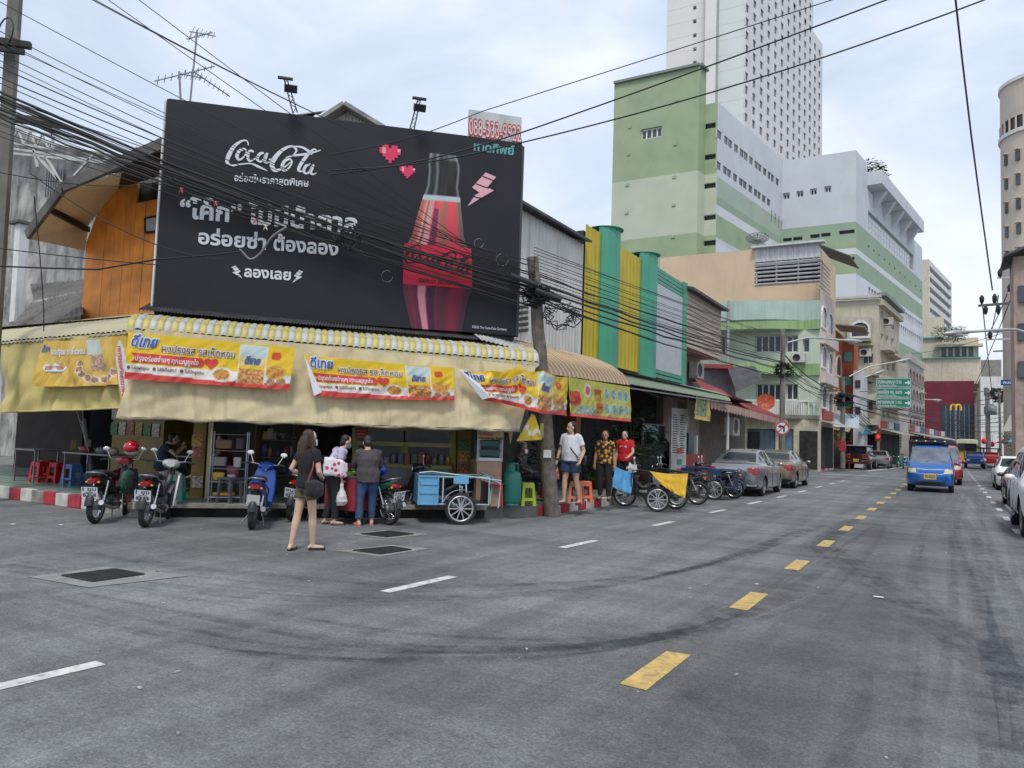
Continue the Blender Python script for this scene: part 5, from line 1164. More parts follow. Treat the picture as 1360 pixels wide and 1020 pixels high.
# old concrete block with roof truss behind, and tiled roofs ------------------------------
oldc = mat('stained_concrete',(.42,.41,.38),.9,var=.35,vs=1.5,dirt=1.,dcol=(.045,.042,.04),ds=.45,streak=.9,sscale=2.5,bump=.2)
YO = 15.5; ob = thing('old_concrete_building','stained grey concrete building with a steel roof truss behind the timber house','building',(-24,YO,0))
q = [aty(-40,600,YO),aty(215,600,YO),aty(215,225,YO),aty(150,205,YO),aty(60,190,YO),aty(-40,175,YO)]; x0,x1 = q[0].x,q[1].x
MB().prism([(x0,0),(x1,0),(x1,q[2].z),(q[3].x,q[3].z),(q[4].x,q[4].z),(x0,q[5].z)],(0,YO,0),(1,0,0),(0,0,1),(0,1,0),6).build('wall',oldc,ob)
rf = MB(); pr = [aty(-40,150,YO-.8),aty(50,160,YO-.8),aty(80,165,YO-.8),aty(215,222,YO-.8)]
for a,b_ in ((pr[0],pr[2]),(pr[2],pr[3])): rf.bar(a,b_,.9,.14)
rf.build('roof_edge',tin_dark,ob)
tr = MB()
def pt(x,y,Y=13.2): return aty(x,y,Y)
tp = [(15,168),(70,178),(70,196),(15,188)]
for a,b_ in (((-10,163),(70,180)),((-10,186),(70,198)),((0,195),(185,222)),((0,202),(215,224)),((60,205),(84,250)),((84,250),(125,205)),((45,198),(50,222)),((90,252),(48,205)),((70,178),(70,200)),((70,180),(190,215)),((140,210),(150,232)),((182,195),(184,222))): tr.bar(pt(*a),pt(*b_),.07,.07)
for k in range(5): tr.bar(pt(-8+k*16,166+k*3),pt(k*16,188+k*2.5),.05,.05); tr.bar(pt(k*16,188+k*2.5),pt(8+k*16,168+k*3.2),.05,.05)
tr.build('roof_truss',mat('pale_truss_steel',(.5,.5,.48),.6,dirt=.4),ob)
bars = MB()
for k in range(8): bars.bar(pt(62+k*3.2,228-k*.6,15.4),pt(60+k*3.2,262-k*1.2,15.4),.04,.04)
bars.build('window_bars',steel,ob)
tl = thing('tiled_lean_to','grey tiled lean-to roofs left of the orange boarded house','roof',aty(75,440,11.5))
def rib_roof(root,name,m,A_,B_,C_,D_,pitch=.2,amp=.03):
    """ribbed sheet between lower edge A-B and upper edge D-C"""
    n_ = max(2,int((B_-A_).length/pitch))*2; up = (B_-A_).cross(D_-A_).normalized(); up = up if up.z > 0 else -up; vs = []
    for i in range(n_+1): t = i/n_; o_ = up*(amp if i % 2 else 0); vs += [A_.lerp(B_,t)+o_,D_.lerp(C_,t)+o_]
    return MB().add(vs,[(2*i,2*i+2,2*i+3,2*i+1) for i in range(n_)]).build(name,m,root)
rib_roof(tl,'tiled_roof',tile_m,aty(8,440,9.9),aty(110,418,9.9),aty(112,388,11.6),aty(40,404,11.6)); rib_roof(tl,'tiled_roof',tile_m,aty(45,400,11.7),aty(112,385,11.7),aty(112,372,13.4),aty(40,378,13.4))
MB().tube([aty(20,440,9.8),aty(60,415,10.8),aty(92,402,11.4)],.12,8).build('ridge',tile_m,tl); MB().bx(-23,-18.6,11.9,12.1,3.2,5.0).build('gable_wall',oldc,tl)
cp = thing('concrete_post','pale concrete post with a small cap beside the lean-to roofs','post',aty(25,420,12)); MB().bar(aty(22,428,12),aty(30,298,12),.28,.28).build('shaft',white_m,cp); MB().box(aty(29,297,12),(.6,.5,.08)).build('cap',tile_m,cp)

# main street upper storeys ---------------------------------------------------------------
XF = -9.5
class XFace(Face):
    def __init__(s,y0,y1,x=XF): Face.__init__(s,(x,y0),(x,y1))
gc = thing('tin_clad_building','grey corrugated tin clad upper storey right of the billboard','building',(XF,16,0))
F = XFace(13.2,20.3); zt0,zt1 = 7.35,7.45; mb = MB(); corr_strip(mb,F,0,F.W,4.07,zt1,.2,.035); mb.build('cladding',tin_grey,gc)
F0 = Face((-11.2,11.5),(XF,13.2)); mb = MB(); corr_strip(mb,F0,0,F0.W,3.6,zt1,.2,.03); mb.build('cladding',tin_grey,gc)
MB().prism([(.6,.25),(-.32,-.05),(-.32,.02),(.6,.34)],(XF,12.6,7.5),(-1,0,0),(0,0,1),(0,1,0),7.6).build('eave',tin_dark,gc)
MB().bx(-20,XF-.05,13.4,20.3,4,7.3).build('core',wall_dark,gc)
for r_ in range(5):
    for k in range(9):
        p0,p1 = atx(688.5+k*1.6,406+r_*7.8-k*.2,XF+.05),atx(688.5+k*1.6+.8,408.5+r_*7.8,XF+.05)
        MB().bx(XF+.036,XF+.045,p0.y,p0.y+.035,p0.z-.09,p0.z).build('vent_slot',dark_room,gc)
ye = mat('yellow_tin',(.55,.42,.025),.5,.1,var=.08,vs=1,streak=.35,dcol=(.3,.24,.04),sscale=6); te = mat('teal_tin',(.07,.33,.22),.45,.1,var=.08,vs=1,streak=.2,dcol=(.04,.2,.14),sscale=6)
yb = thing('yellow_and_teal_shop','yellow tin fronted shop with two rounded teal columns','shop building',(XF,22.5,0))
for y0,y1,zt in ((20.3,21.42,8.08),(22.55,25.0,8.05)):
    F = XFace(y0,y1); mb = MB(); corr_strip(mb,F,0,F.W,4.0,zt,.28,.025,.05); mb.build('cladding',ye,yb)
for yc,zt in ((21.98,8.3),(25.55,8.3)):
    mb = MB(); n_ = 14; vs = []
    for i in range(n_+1): a = -math.pi/2+math.pi*i/n_; r_ = .57+(.012 if i % 2 else 0); vs += [(XF+r_*.75*math.cos(a),yc+r_*math.sin(a),3.85),(XF+r_*.75*math.cos(a),yc+r_*math.sin(a),zt)]
    k = len(vs)//2; mb.add(vs,[(2*i,2*i+2,2*i+3,2*i+1) for i in range(n_)]+[tuple(2*i+1 for i in range(k)),tuple(2*i for i in range(k))][:1]); mb.add([vs[2*i] for i in range(k)],[tuple(range(k))]); mb.build('round_column',te,yb)
    MB().lathe([(0,zt+.03),(.6,zt+.03),(.6,zt),(0,zt)],(XF-.05,yc,0),'Z',24).build('column_cap',te,yb)
MB().bx(-20,XF-.02,20.3,30.3,3.7,7.9).build('core',wall_dark,yb)
ts = thing('teal_framed_shop','shop front with teal slatted frame round a blank white sign','shop building',(XF,28,0))
F = XFace(26.1,30.35); fr_m = te
mb = MB(); corr_strip
for (a0,a1,z0,z1) in ((0,F.W,7.55,8.15),(0,F.W,3.5,4.3)):
    n_ = int((z1-z0)/.15)
    for i in range(n_): z = z0+(i+.5)*(z1-z0)/n_; MB().bar(F.at(a0,z,.03),F.at(a1,z,.03),.04,.12).build('slat',fr_m,ts)
MB().bar(F.at(F.W-.22,3.5,.05),F.at(F.W-.22,8.2,.05),.45,.1,up=(1,0,0)).build('edge_panel',fr_m,ts)
MB().prism([(0,4.3),(F.W-.45,4.3),(F.W-.45,7.55),(0,7.55)],F.p0,F.u,(0,0,1),F.n,.04).build('sign_panel',mat('blank_sign',(.50,.52,.55),.6,var=.05),ts)
MB().bx(-18,XF,26.1,30.3,3.5,8.0).build('core',wall_dark,ts)
# beige sided overhang
bs = thing('beige_sided_house','beige house with horizontal siding overhanging the awnings','building',(XF,33,0)); sid = mat('beige_siding',(.47,.38,.31),.8,var=.08,streak=.3,dcol=(.3,.24,.2))
F = XFace(30.4,35.9)
for i in range(12): z0 = 5.6+i*.2; MB().prism([(0,0),(.05,0),(.02,.195),(0,.195)],(XF,30.4,z0 if i else z0),(1,0,0),(0,0,1),(0,1,0),5.5).build('siding_board',sid,bs)
MB().bx(-16,XF-.01,30.4,35.9,5.6,8.0).build('upper_floor',sid,bs); MB().bx(-16,-10.4,30.5,35.8,0.2,5.59).build('lower_wall',mat('pinkish_wall',(.45,.36,.3),.85,streak=.3),bs)
MB().prism([(.35,-.12),(-6,.9),(-6,1.0),(.35,0)],(XF,30.3,8.05),(1,0,0),(0,0,1),(0,1,0),5.9).build('roof',tin_dark,bs)
ac_unit(atx(925,503,-10.1)+Vector((.0,0,0)),(0,1,0),'air conditioner on the pinkish wall below the beige siding',1.25)
# red roofed shop
rs = thing('red_roofed_shop','small shop with a red tin roof and a grey attic box','shop building',(-10,38,0)); rtin = mat('red_tin',(.32,.05,.055),.6,.1,var=.15,dirt=.3,dcol=(.3,.18,.15),ds=2)
rib_roof(rs,'red_roof',rtin,atx(943,531,-8.1),Vector((-8.1,45.5,3.05)),Vector((-11.5,46.0,4.6)),atx(923,503,-9.6),.3,.04)
fgm = mat('pink_fringe',(.55,.33,.28),.7,dirt=.4); a,b_ = atx(943,531,-8.08),Vector((-8.08,45.5,3.05))
for i in range(32): p,q = a.lerp(b_,i/32),a.lerp(b_,(i+.92)/32); MB().prism([(0,0),((q-p).length,0),((q-p).length,-.28),((q-p).length*.5,-.36),(0,-.28)],p,(q-p).normalized(),(0,0,1),(1,0,0),.02).build('fringe_flap',fgm,rs)
p0,p1 = atd(932,521,41),atd(977,521,41); Fx = Face((p0.x,p0.y),(p1.x,p1.y)); zz0,zz1 = 3.6,Fx.az(950,491)[1]
MB().prism([(0,zz0),(Fx.W,zz0),(Fx.W,zz1),(0,zz1)],Fx.p0,Fx.u,(0,0,1),-Fx.n,4).build('attic_wall',mat('blue_grey_sheet',(.28,.32,.36),.6,dirt=.4),rs)
MB().bar(Fx.at(-.2,zz1+.12,.3),Fx.at(Fx.W*.8,zz1+.12,.3),.9,.22).build('ridge_cover',rtin,rs)
q0,q1,q2,q3 = atd(966,487,40.5),atd(1003,487,43),atd(1014,504,40),atd(978,521,37); rib_roof(rs,'attic_eave',tin_dark,q3,q2,q1,q0,.25)
MB().bx(-14,-10.6,36.2,46,.2,3.6).build('wall',mat('dun_shop_wall',(.2,.18,.15),.85,dirt=.4),rs)  # even dun base colour with random dirt patches
MB().tube([(-8.4,33.2,.2),(-8.4,33.2,3.2)],.07).build('post',white_p,rs); MB().tube([(-8.3,45.2,.2),(-8.3,45.2,3.0)],.06).build('post',white_p,rs)
ac_unit((-8.9,36,2.0),(0,1,0),'air conditioner beside the white post under the red tin roof',1.4)
# shop ground floors behind the pavement, main street
gf = thing('open_shopfronts','dark open shop fronts under the green awning','shop front',(-10.5,25,.2))
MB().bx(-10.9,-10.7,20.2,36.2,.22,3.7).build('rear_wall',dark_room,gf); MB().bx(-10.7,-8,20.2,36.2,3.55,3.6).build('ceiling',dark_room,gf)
mb = MB(); f10 = lambda x,y: atx(x,y,-9.9)
for a in ((854,563,883,565),(854,563,853,602),(883,565,882,605),(853,601,893,607),(896,565,895,605)): mb.bar(f10(*a[:2]),f10(*a[2:]),.06,.06)
mb.build('window_frame',mat('grey_frame',(.3,.3,.31),.5),gf); MB().add([f10(855,564),f10(882,566),f10(881,604),f10(854,601)],[(0,3,2,1)]).build('pane',glass_dark,gf)
MB().bx(-9.9,-9.75,25.5,30,.22,1.5).build('low_wall',mat('dark_low_wall',(.05,.05,.05),.8),gf)
MB().bx(-9.7,-9.3,30.2,30.5,.2,3.5).build('pier',mat('pinkish_wall',(.45,.36,.3),.85),gf)
# white price list board
pl = thing('price_list_board','tall white price list board beside the silver car','sign board',(-8.5,27.9,.2)); fP = Face((-8.75,26.6),(-8.45,27.45)); 
c = fP.hole(909,556,632,925); c = (0,fP.W*.9,.22,3.0)
MB().prism([(0,.22),(fP.W,.22),(fP.W,2.85),(0,2.85)],fP.p0,fP.u,(0,0,1),-fP.n,.08).build('board',mat('board_white',(.55,.52,.5),.6,dirt=.3,ds=4),pl)
mb = MB(); m2 = MB()
for i in range(17):
    z = 2.6-i*.085; mb.bar(fP.at(.08,z,.006),fP.at(.08+random.uniform(.2,.35),z,.006),.004,.03); mb.bar(fP.at(.5,z,.006),fP.at(.5+random.uniform(.2,.35),z,.006),.004,.03)
mb.build('list_lines',bk,pl)
for z in (1.3,.55): MB().bar(fP.at(.35,z,.01),fP.at(.65,z,.01),.006,.2).build('logo_patch',vin_red,pl)
MB().bar(fP.at(.35,.9,.01),fP.at(.65,.9,.01),.006,.2).build('logo_patch',te,pl)
# hanging green food banner
c = [atx(925,523,-7.95),atx(943,528,-7.95),atx(943,560,-7.95),atx(922,556,-7.95)]; hm = quad_map(c,.06,Vector((1,0,0)))
t = thing('food_poster','curling poster of a green leaf dish hanging at the end of the green awning','poster',c[3]); MB().grid(16,24,lambda u,v: hm(u,v),colf=lambda u,v: mix3((.06,.12,.04),(.3,.4,.2),.5+noise.noise(Vector((u*8,v*10,0)))) if .1 < u < .8 and .08 < v < .85 else (.6,.42,.12)).build('cloth',print_m,t)
# vegetarian food cart with louvred glass
ct = thing('food_cart','wooden food cart with green louvred glass under a vegetarian food sign','food cart',chf(650,690,.4)); fc = lambda x,y,o_=.45: chf(x,y,o_)
wd = mat('pale_wood',(.42,.27,.18),.7,var=.15,dirt=.4)
a,b_ = fc(632,660),fc(665,660); a.z = b_.z = 0; Wd = (b_-a).length
MB().prism([(0,KZ),(Wd,KZ),(Wd,1.15),(0,1.15)],a,CU,(0,0,1),-CN,.7).build('cabinet',wd,ct)
MB().prism([(0,1.15),(Wd,1.15),(Wd,2.2),(0,2.2)],a-CN*.3,CU,(0,0,1),-CN,.3).build('inner_box',mat('dark_teal_box',(.03,.08,.08),.4),ct)
for k in range(5): MB().box(a+CU*Wd/2+Vector((0,0,1.3+k*.18)),(Wd-.08,.02,.12),R(45),rx=.45).build('louvre_pane',mat('green_glass',(.08,.16,.15),.1,alpha=.85),ct)
mb = MB(); [mb.bar(a+CU*x+Vector((0,0,1.12)),a+CU*x+Vector((0,0,2.2)),.05,.05) for x in (.02,Wd-.02)]; mb.bar(a+Vector((0,0,1.17)),b_+Vector((0,0,1.17)),.06,.06); mb.bar(a+Vector((0,0,2.18)),b_+Vector((0,0,2.18)),.06,.06); mb.build('frame',alu,ct)
vs_ = thing('vegetarian_sign','small cream sign reading vegetarian food over the cart','sign',fc(650,583,.35)); board_px('board',mat('cream_sign',(.5,.42,.22),.6),634,571,669,584,.38,par=vs_)
text_obj('lettering','vegetarian food',636,583,668,584,5,bk,vs_,.02,lambda x,y: chf(x,y,.365)); text_obj('lettering','อาหารเจ',637,578,655,579,6,red_ink,vs_,.03,lambda x,y: chf(x,y,.365))
mb = MB(); c = [chf(675,571,.3),chf(682,572,.3),chf(678,590,.3)]; mb.add(c,[(0,2,1)]); mb.add([p-CN*.01 for p in c],[(0,1,2)]); single(mb,'bunting_flag',aw_tan,'small triangular bunting flag right of the vegetarian food sign','flag')
# ---------------------------------------------------------------- motorbikes
def paint(name,col,rough=.25,metal=.2): return mat('paint_'+name,col,rough,metal,var=.03,vs=3,coat=.8,dirt=.08,dcol=(.12,.11,.1),ds=5)
seat_m = mat('black_vinyl_seat',(.025,.025,.027),.5,var=.2,bump=.2); plate_m = mat('number_plate',(.68,.68,.66),.5,var=.04,dirt=.2,ds=10)
tail_red = mat('tail_lamp_red',(.28,.008,.012),.2,var=.05,coat=.5); amber = mat('amber_lens',(.7,.3,.03),.2,var=0); engine_m = mat('engine_alloy',(.22,.22,.22),.5,.7,var=.3,dirt=.5,ds=9)
dark_ink = mat('plate_ink',(.04,.05,.12),.6,var=0)
def wheel(root,x,y,r,w=.045,spokes=True,name='wheel',n=10,rimm=None,rimr=.8,M=None):
    """tyre with a rim and spokes as sub-parts, turning in the xz plane"""
    rimm = rimm or chrome; t = MB(); rt = r*rimr
    pr = [(rt,-w*.7),(rt+(r-rt)*.5,-w),(r*.97,-w*.75),(r,-w*.25),(r,w*.25),(r*.97,w*.75),(rt+(r-rt)*.5,w),(rt,w*.7)]
    t.lathe([(a,b_) for a,b_ in pr]+[pr[0]],(x,y,r),'Y',30); o = t.build(name,rubber,root,False)
    q = MB(); q.lathe([(rt+.004,-w*.75),(rt-.02,-w*.6),(rt-.028,0),(rt-.02,w*.6),(rt+.004,w*.75),(rt+.004,-w*.75)],(x,y,r),'Y',30); q.build('rim',rimm,o,False)
    s = MB(); s.cyl((x,y-w*1.1,r),(x,y+w*1.1,r),r*.13,12)
    if spokes == 'wire':
        for i in range(18):
            a = 2*math.pi*i/18; s.tube([(x+r*.12*math.cos(a+.5),y+(w*.9 if i % 2 else -w*.9),r+r*.12*math.sin(a+.5)),(x+(rt-.02)*math.cos(a),y,r+(rt-.02)*math.sin(a))],.0035,4,cap=False)
    else:
        for i in range(n):
            a = 2*math.pi*i/n; s.bar((x,y,r),(x+(rt-.02)*math.cos(a),y,r+(rt-.02)*math.sin(a)),.02,.03,up=(0,1,0))
    s.build('spokes',rimm if spokes != 'wire' else chrome,o,False); return o
def plate(root,c,lines,rx=0.,w=.245,h=.18,m=None,face=-1):
    """number plate at c facing -x (face -1) or +x, tilted; its writing is a sub-part"""
    mb = MB(); mb.box(c,(.006,w,h),ry=rx); p = mb.build('number_plate',m or plate_m,root,False)
    t = MB(); n_ = len(lines); c_,s_ = math.cos(rx),math.sin(rx)
    for i,l in enumerate(lines):
        hh = h*(.36 if i != 1 or n_ < 3 else .16); z = h*(.12 if n_ == 2 else (.17,-.03,-.38)[i]) if i == 0 or n_ == 3 else -h*.38
        if n_ == 1: z = -h*.22; hh = h*.6
        mp = lambda a,b_: (c[0]+face*.0045*c_+b_*s_*1.,c[1]+face*a,c[2]+b_*c_+face*(-.0045)*s_*0)
        put_text(t,l,mp,0,z,hh*1.25,w*(.84 if i != 1 or n_ < 3 else .5),.03,center=True)
    t.build('number',dark_ink,p,False); return p
def motorbike(label,loc,heading,main,accent=None,style='under',plate_lines=('1กข','ภูเก็ต','234'),lean=.0,group='motorbikes parked at the kerb',mirror=white_p,rimm=None,steer=.25,seat_h=.77,rear=None):
    t = thing('motorbike',label,'motorbike',(*loc,0),heading,group,rx=lean); accent = accent or black
    r = .285; xr,xf = -.60,.63; B_ = lambda mb,n,m,p=t,bev=0: mb.build(n,m,p,False,bev)
    wheel(t,xr,0,r,.05,'wire' if style == 'under' else 'cast','rear_wheel',5,rimm)
    wf = wheel(t,0,0,r,.04,'wire' if style == 'under' else 'cast','front_wheel',5,rimm); wf.location = (xf,0,0); wf.rotation_euler[2] = steer
    hub = MB(); hub.cyl((xr,-.06,r),(xr,.07,r),.07); hub.lathe([(0,.06),(.085,.06),(.085,.08),(0,.085)],(xr,0,r),'Y',16); B_(hub,'rear_hub',engine_m)
    f = MB(); f.tube([(xf,.075,r),(xf-.10,.075,.62)],.02); f.tube([(xf,-.075,r),(xf-.10,-.075,.62)],.02); B_(f,'front_fork',chrome)
    fd = MB(); n_ = 9
    def mud(cx,rr,a0,a1,w,mbx):
        vs = []; k = 10
        for i in range(k+1):
            a = a0+(a1-a0)*i/k
            for j,(yy,dr) in enumerate(((-w,-.035),(-w*.7,.0),(0,.018),(w*.7,0),(w,-.035))): vs.append((cx+(rr+dr)*math.cos(a),yy,r+(rr+dr)*math.sin(a)))
        mbx.add(vs,[(i*5+j,i*5+j+1,(i+1)*5+j+1,(i+1)*5+j) for i in range(k) for j in range(4)],0,True)
    mud(xf,r+.035,-.25,2.5,.065,fd); B_(fd,'front_mudguard',main)
    rm = MB(); mud(xr,r+.045,.5,3.05,.07,rm); rm.box((xr-.265,0,.37),(.02,.13,.14),ry=.35); B_(rm,'rear_mudguard',black)
    # engine, swing arm, exhaust, shocks, stand
    e = MB(); e.loft([(-.22,0,.33,.07,.09),(-.1,0,.33,.11,.13),(.08,0,.33,.11,.12),(.22,0,.36,.07,.07),(.33,0,.38,.05,.05)],14,p=3); e.cyl((-.08,-.13,.31),(-.08,.13,.31),.09); B_(e,'engine',engine_m)
    s = MB(); 
    for yy in (-.09,.09): s.bar((xr,yy,r),(-.15,yy,.33),.03,.05)
    s.tube([(xr+.02,.0,r+.0),(-.1,0,.45)],.02); B_(s,'swing_arm',black)
    for yy in (-.10,.10):
        k = MB(); k.tube([(xr+.03,yy,r+.02),(xr+.16,yy,.66)],.012); k.tube([(xr+.03+.13*i/14,yy+.0,r+.08+.36*i/14*.9) for i in range(15)],[.026 if i % 2 else .018 for i in range(15)],8); B_(k,'shock',chrome)
    x = MB(); x.tube([(.15,-.1,.28),(0,-.13,.2),(-.2,-.14,.22)],.018); x.tube([(-.2,-.14,.22),(-.35,-.15,.25),(-.82,-.16,.36)],[.03,.045,.042],12); B_(x,'exhaust',steel if style != 'under' else chrome)
    x = MB(); x.tube([(-.72,-.215,.37),(-.4,-.2,.28)],.018,6); B_(x,'heat_guard',black)
    st = MB(); st.tube([(-.12,.08,.25),(-.18,.24,.02)],.011,6); st.tube([(.12,-.2,.25),(.12,.2,.25)],.012,6); st.tube([(-.25,-.2,.33),(-.25,.2,.33)],.01,6); st.tube([(-.2,-.1,.24),(-.32,-.15,.03)],.012,6); B_(st,'stand_and_pegs',steel)
    # bodywork
    b = MB()
    if style == 'under':
        b.loft([(-.80,0,.80,.035,.02),(-.70,0,.74,.075,.05),(-.5,0,.68,.10,.08),(-.28,0,.62,.12,.11),(-.08,0,.52,.10,.10),(.08,0,.42,.06,.07)],16,p=2.3); B_(b,'rear_cowl',rear or main)
        g_ = MB()
        for sg in (-1,1):   # leg shields either side
            pts = [(.50,.80),(.58,.60),(.52,.42),(.36,.26),(.22,.27),(.30,.5),(.40,.78)]
            for i in range(2): pass
            g_.prism(pts,(0,sg*.19,0),(1,0,0),(0,0,1),(0,-sg,0),.03)
            g_.add([(.50,sg*.19,.80),(.58,sg*.19,.60),(.52,sg*.19,.42),(.60,sg*.05,.46),(.66,sg*.05,.64),(.57,sg*.05,.86)],[(0,1,4,5),(1,2,3,4)])
        B_(g_,'leg_shield',main)
        b = MB(); b.loft([(-.05,0,.50,.05,.05),(.2,0,.47,.05,.06),(.42,0,.62,.06,.08),(.5,0,.82,.06,.09)],12,p=2.3); B_(b,'frame_cover',accent)
    else:
        b.loft([(-.84,0,.80,.05,.025),(-.76,0,.74,.10,.07),(-.55,0,.66,.15,.12),(-.3,0,.58,.17,.16),(-.12,0,.48,.15,.19),(-.02,0,.36,.13,.10)],18,p=2.6); B_(b,'rear_cowl',main)
        b = MB(); b.loft([(.28,0,.34,.19,.05),(.36,0,.45,.21,.15),(.42,0,.62,.21,.2),(.46,0,.80,.18,.14),(.47,0,.93,.13,.06)],18,p=3); B_(b,'leg_shield',main)
        b = MB(); b.loft([(-.1,0,.28,.14,.05),(.1,0,.25,.15,.04),(.32,0,.27,.16,.05)],14,p=4); B_(b,'foot_board',accent)
        b = MB(); b.loft([(.42,0,.5,.12,.1),(.55,0,.56,.13,.14),(.66,0,.58,.08,.09),(.7,0,.58,.03,.04)],14,p=2.4); B_(b,'front_apron',main)
    b = MB(); b.loft([(-.72,0,seat_h+.035,.08,.025),(-.6,0,seat_h+.055,.115,.04),(-.4,0,seat_h+.05,.125,.04),(-.32,0,seat_h+.02,.125,.045),(-.15,0,seat_h-.01,.11,.045),(.05,0,seat_h-.02,.06,.04)],14,p=2.6); B_(b,'seat',seat_m)
    g_ = MB(); g_.tube([(-.55,-.12,seat_h),(-.74,-.13,seat_h+.05),(-.84,-.07,seat_h+.07),(-.84,.07,seat_h+.07),(-.74,.13,seat_h+.05),(-.55,.12,seat_h)],.013,8); B_(g_,'grab_rail',steel if style != 'white' else black)
    # steering head: everything here is turned with the handlebar
    hd = Matrix.Rotation(steer,4,'Z')
    def H(mb,n,m,p=t):
        mb.v = [tuple(Matrix.Translation((.47,0,0)) @ hd @ Matrix.Translation((-.47,0,0)) @ Vector(v)) for v in mb.v]; return mb.build(n,m,p,False)
    b = MB(); b.loft([(.36,0,.97,.07,.05),(.42,0,.98,.14,.07),(.5,0,.97,.15,.085),(.56,0,.94,.11,.07),(.60,0,.92,.05,.04)],14,p=2.4); H(b,'headlight_cowl',main)
    b = MB(); b.ell((.585,0,.935),(.03,.075,.05),12); H(b,'headlight',lamp_white)
    b = MB(); b.tube([(.44,0,.9),(.44,0,1.0)],.02); b.tube([(.30,-.34,1.0),(.36,-.25,1.02),(.44,-.12,1.0),(.44,.12,1.0),(.36,.25,1.02),(.30,.34,1.0)],.012); H(b,'handlebar',chrome)
    for sg in (-1,1):
        b = MB(); b.tube([(.36,sg*.25,1.02),(.28,sg*.37,1.0)],.018); H(b,'grip',black)
        b = MB(); b.tube([(.40,sg*.22,1.03),(.42,sg*.28,1.16)],.006,6); b.ell((.42,sg*.29,1.19),(.012,.06,.04),12); b.ell((.408,sg*.29,1.19),(.004,.05,.033),10,0); H(b,'mirror',mirror)
        b = MB(); b.ell((-.79,sg*.09,.68),(.03,.025,.02),8); B_(b,'indicator',amber)
    b = MB(); b.tube([(.42,-.22,1.02),(.40,-.3,1.0)],.005,4); b.tube([(.45,.03,.98),(.55,.1,.85),(.55,.05,.6)],.005,5,cap=False); H(b,'brake_cable',black)
    b = MB(); b.loft([(-.86,0,.70,.05,.03),(-.82,0,.70,.075,.045),(-.74,0,.71,.08,.05)],12,p=3); B_(b,'tail_lamp',tail_red)
    if plate_lines is not None: plate(t,(-.885,0,.52),plate_lines,-.25)
    b = MB(); b.box((-.86,0,.55),(.02,.06,.2),ry=-.25); b.bx(-.84,-.6,-.03,.03,.56,.6); B_(b,'plate_bracket',black)
    return t
def head_to(px0,py0,px1,py1): a,b_ = atz(px0,py0),atz(px1,py1); return math.atan2(b_.y-a.y,b_.x-a.x)
mirror_m = mat('mirror_back',(.6,.62,.62),.15,.6,var=.1)
p = atz(125,693); h = math.radians(97)
def place_mb(px,py,h): a = atz(px,py); return (a.x+.6*math.cos(h),a.y+.6*math.sin(h))   # rear wheel contact
h = R(127); mA = motorbike('maroon motorbike with a green net bag, leftmost of the parked row',place_mb(126,695,h),h,paint('maroon',(.18,.01,.02)),lean=-.0,plate_lines=('1 ฆม','ภูเก็ต','8758'),steer=.35,mirror=mirror_m,rear=black)
ch = None
bag = MB(); bag.ell((-.02,-.24,.62),(.24,.07,.20),16); bag.ell((.15,-.2,.72),(.2,.08,.12),14)
net = mat('green_net',(.03,.09,.06),.8,var=.6,vs=30,bump=.6,bs=60); t = thing('net_bag','dark green net bag hanging on the side of the leftmost motorbike','bag',mA.location,h); bag.build('net',net,t,False)
hm_ = thing('helmet','glossy red helmet with grey lining on the leftmost motorbike','helmet',mA.location+Vector((.42*math.cos(h)+.12*math.sin(h),.42*math.sin(h)-.12*math.cos(h),1.16)),h)
b = MB(); b.ell((0,0,.06),(.145,.125,.125),18); b.build('shell',paint('red',(.5,.01,.03),.15),hm_,False); b = MB(); b.ell((.02,0,-.02),(.125,.115,.07),14); b.build('lining',mat('grey_foam',(.4,.38,.36),.9),hm_,False); b = MB(); b.loft([(.09,0,.07,.11,.03),(.20,0,.04,.09,.008)],12,p=2.4); b.build('peak',black,hm_,False)
h = R(129); motorbike('white and black motorbike with chrome mirror between the maroon one and the teal stool',place_mb(192,700,h),h,paint('white',(.6,.6,.6)),plate_lines=('1 ขง','ภูเก็ต','88'),lean=.05,steer=.2,mirror=mirror_m,rear=black)
r_ = ray(333,690); h = math.atan2(r_.y,r_.x)-.12
mC = motorbike('blue scooter with white mirrors seen straight from behind',place_mb(334,703,h),h,paint('blue',(.01,.06,.3),.2,.4),style='scooter',plate_lines=None,lean=.07,steer=-.15,mirror=white_p)
b = MB(); b.box((-.885,0,.50),(.006,.2,.16),ry=-.25); b.build('number_plate',mat('worn_plate',(.6,.58,.56),.6,dirt=.3,ds=12),mC,False)
h = head_to(386,693,432,672); motorbike('black motorbike with red tail lamp partly hidden behind the woman in shorts',place_mb(388,692,R(112)),R(112),paint('black',(.02,.02,.022)),plate_lines=('ขมร','ภูเก็ต','8518'),lean=.16,steer=.3,mirror=white_p)
v = _r0*-.72+Vector((_f.x,_f.y,0)).normalized()*.62; h = math.atan2(v.y,v.x)
mE = motorbike('green and black motorbike beside the man in the brown jacket',place_mb(517,697,h),h,paint('green',(.03,.2,.14)),plate_lines=('1กถ','ภูเก็ต','5507'),lean=-.08,steer=-.2,mirror=black)
t = thing('helmet','shiny blue helmet resting behind the seat of the green motorbike','helmet',mE.location+Vector((-.03,.0,.92))+Vector((math.cos(h),math.sin(h),0))*-.30,h); b = MB(); b.ell((0,0,.04),(.15,.125,.13),18); b.build('shell',paint('cobalt',(.01,.03,.35),.12),t,False); b = MB(); b.loft([(.1,0,.03,.1,.03),(.2,0,0,.08,.008)],12,p=2.4); b.build('peak',black,t,False)
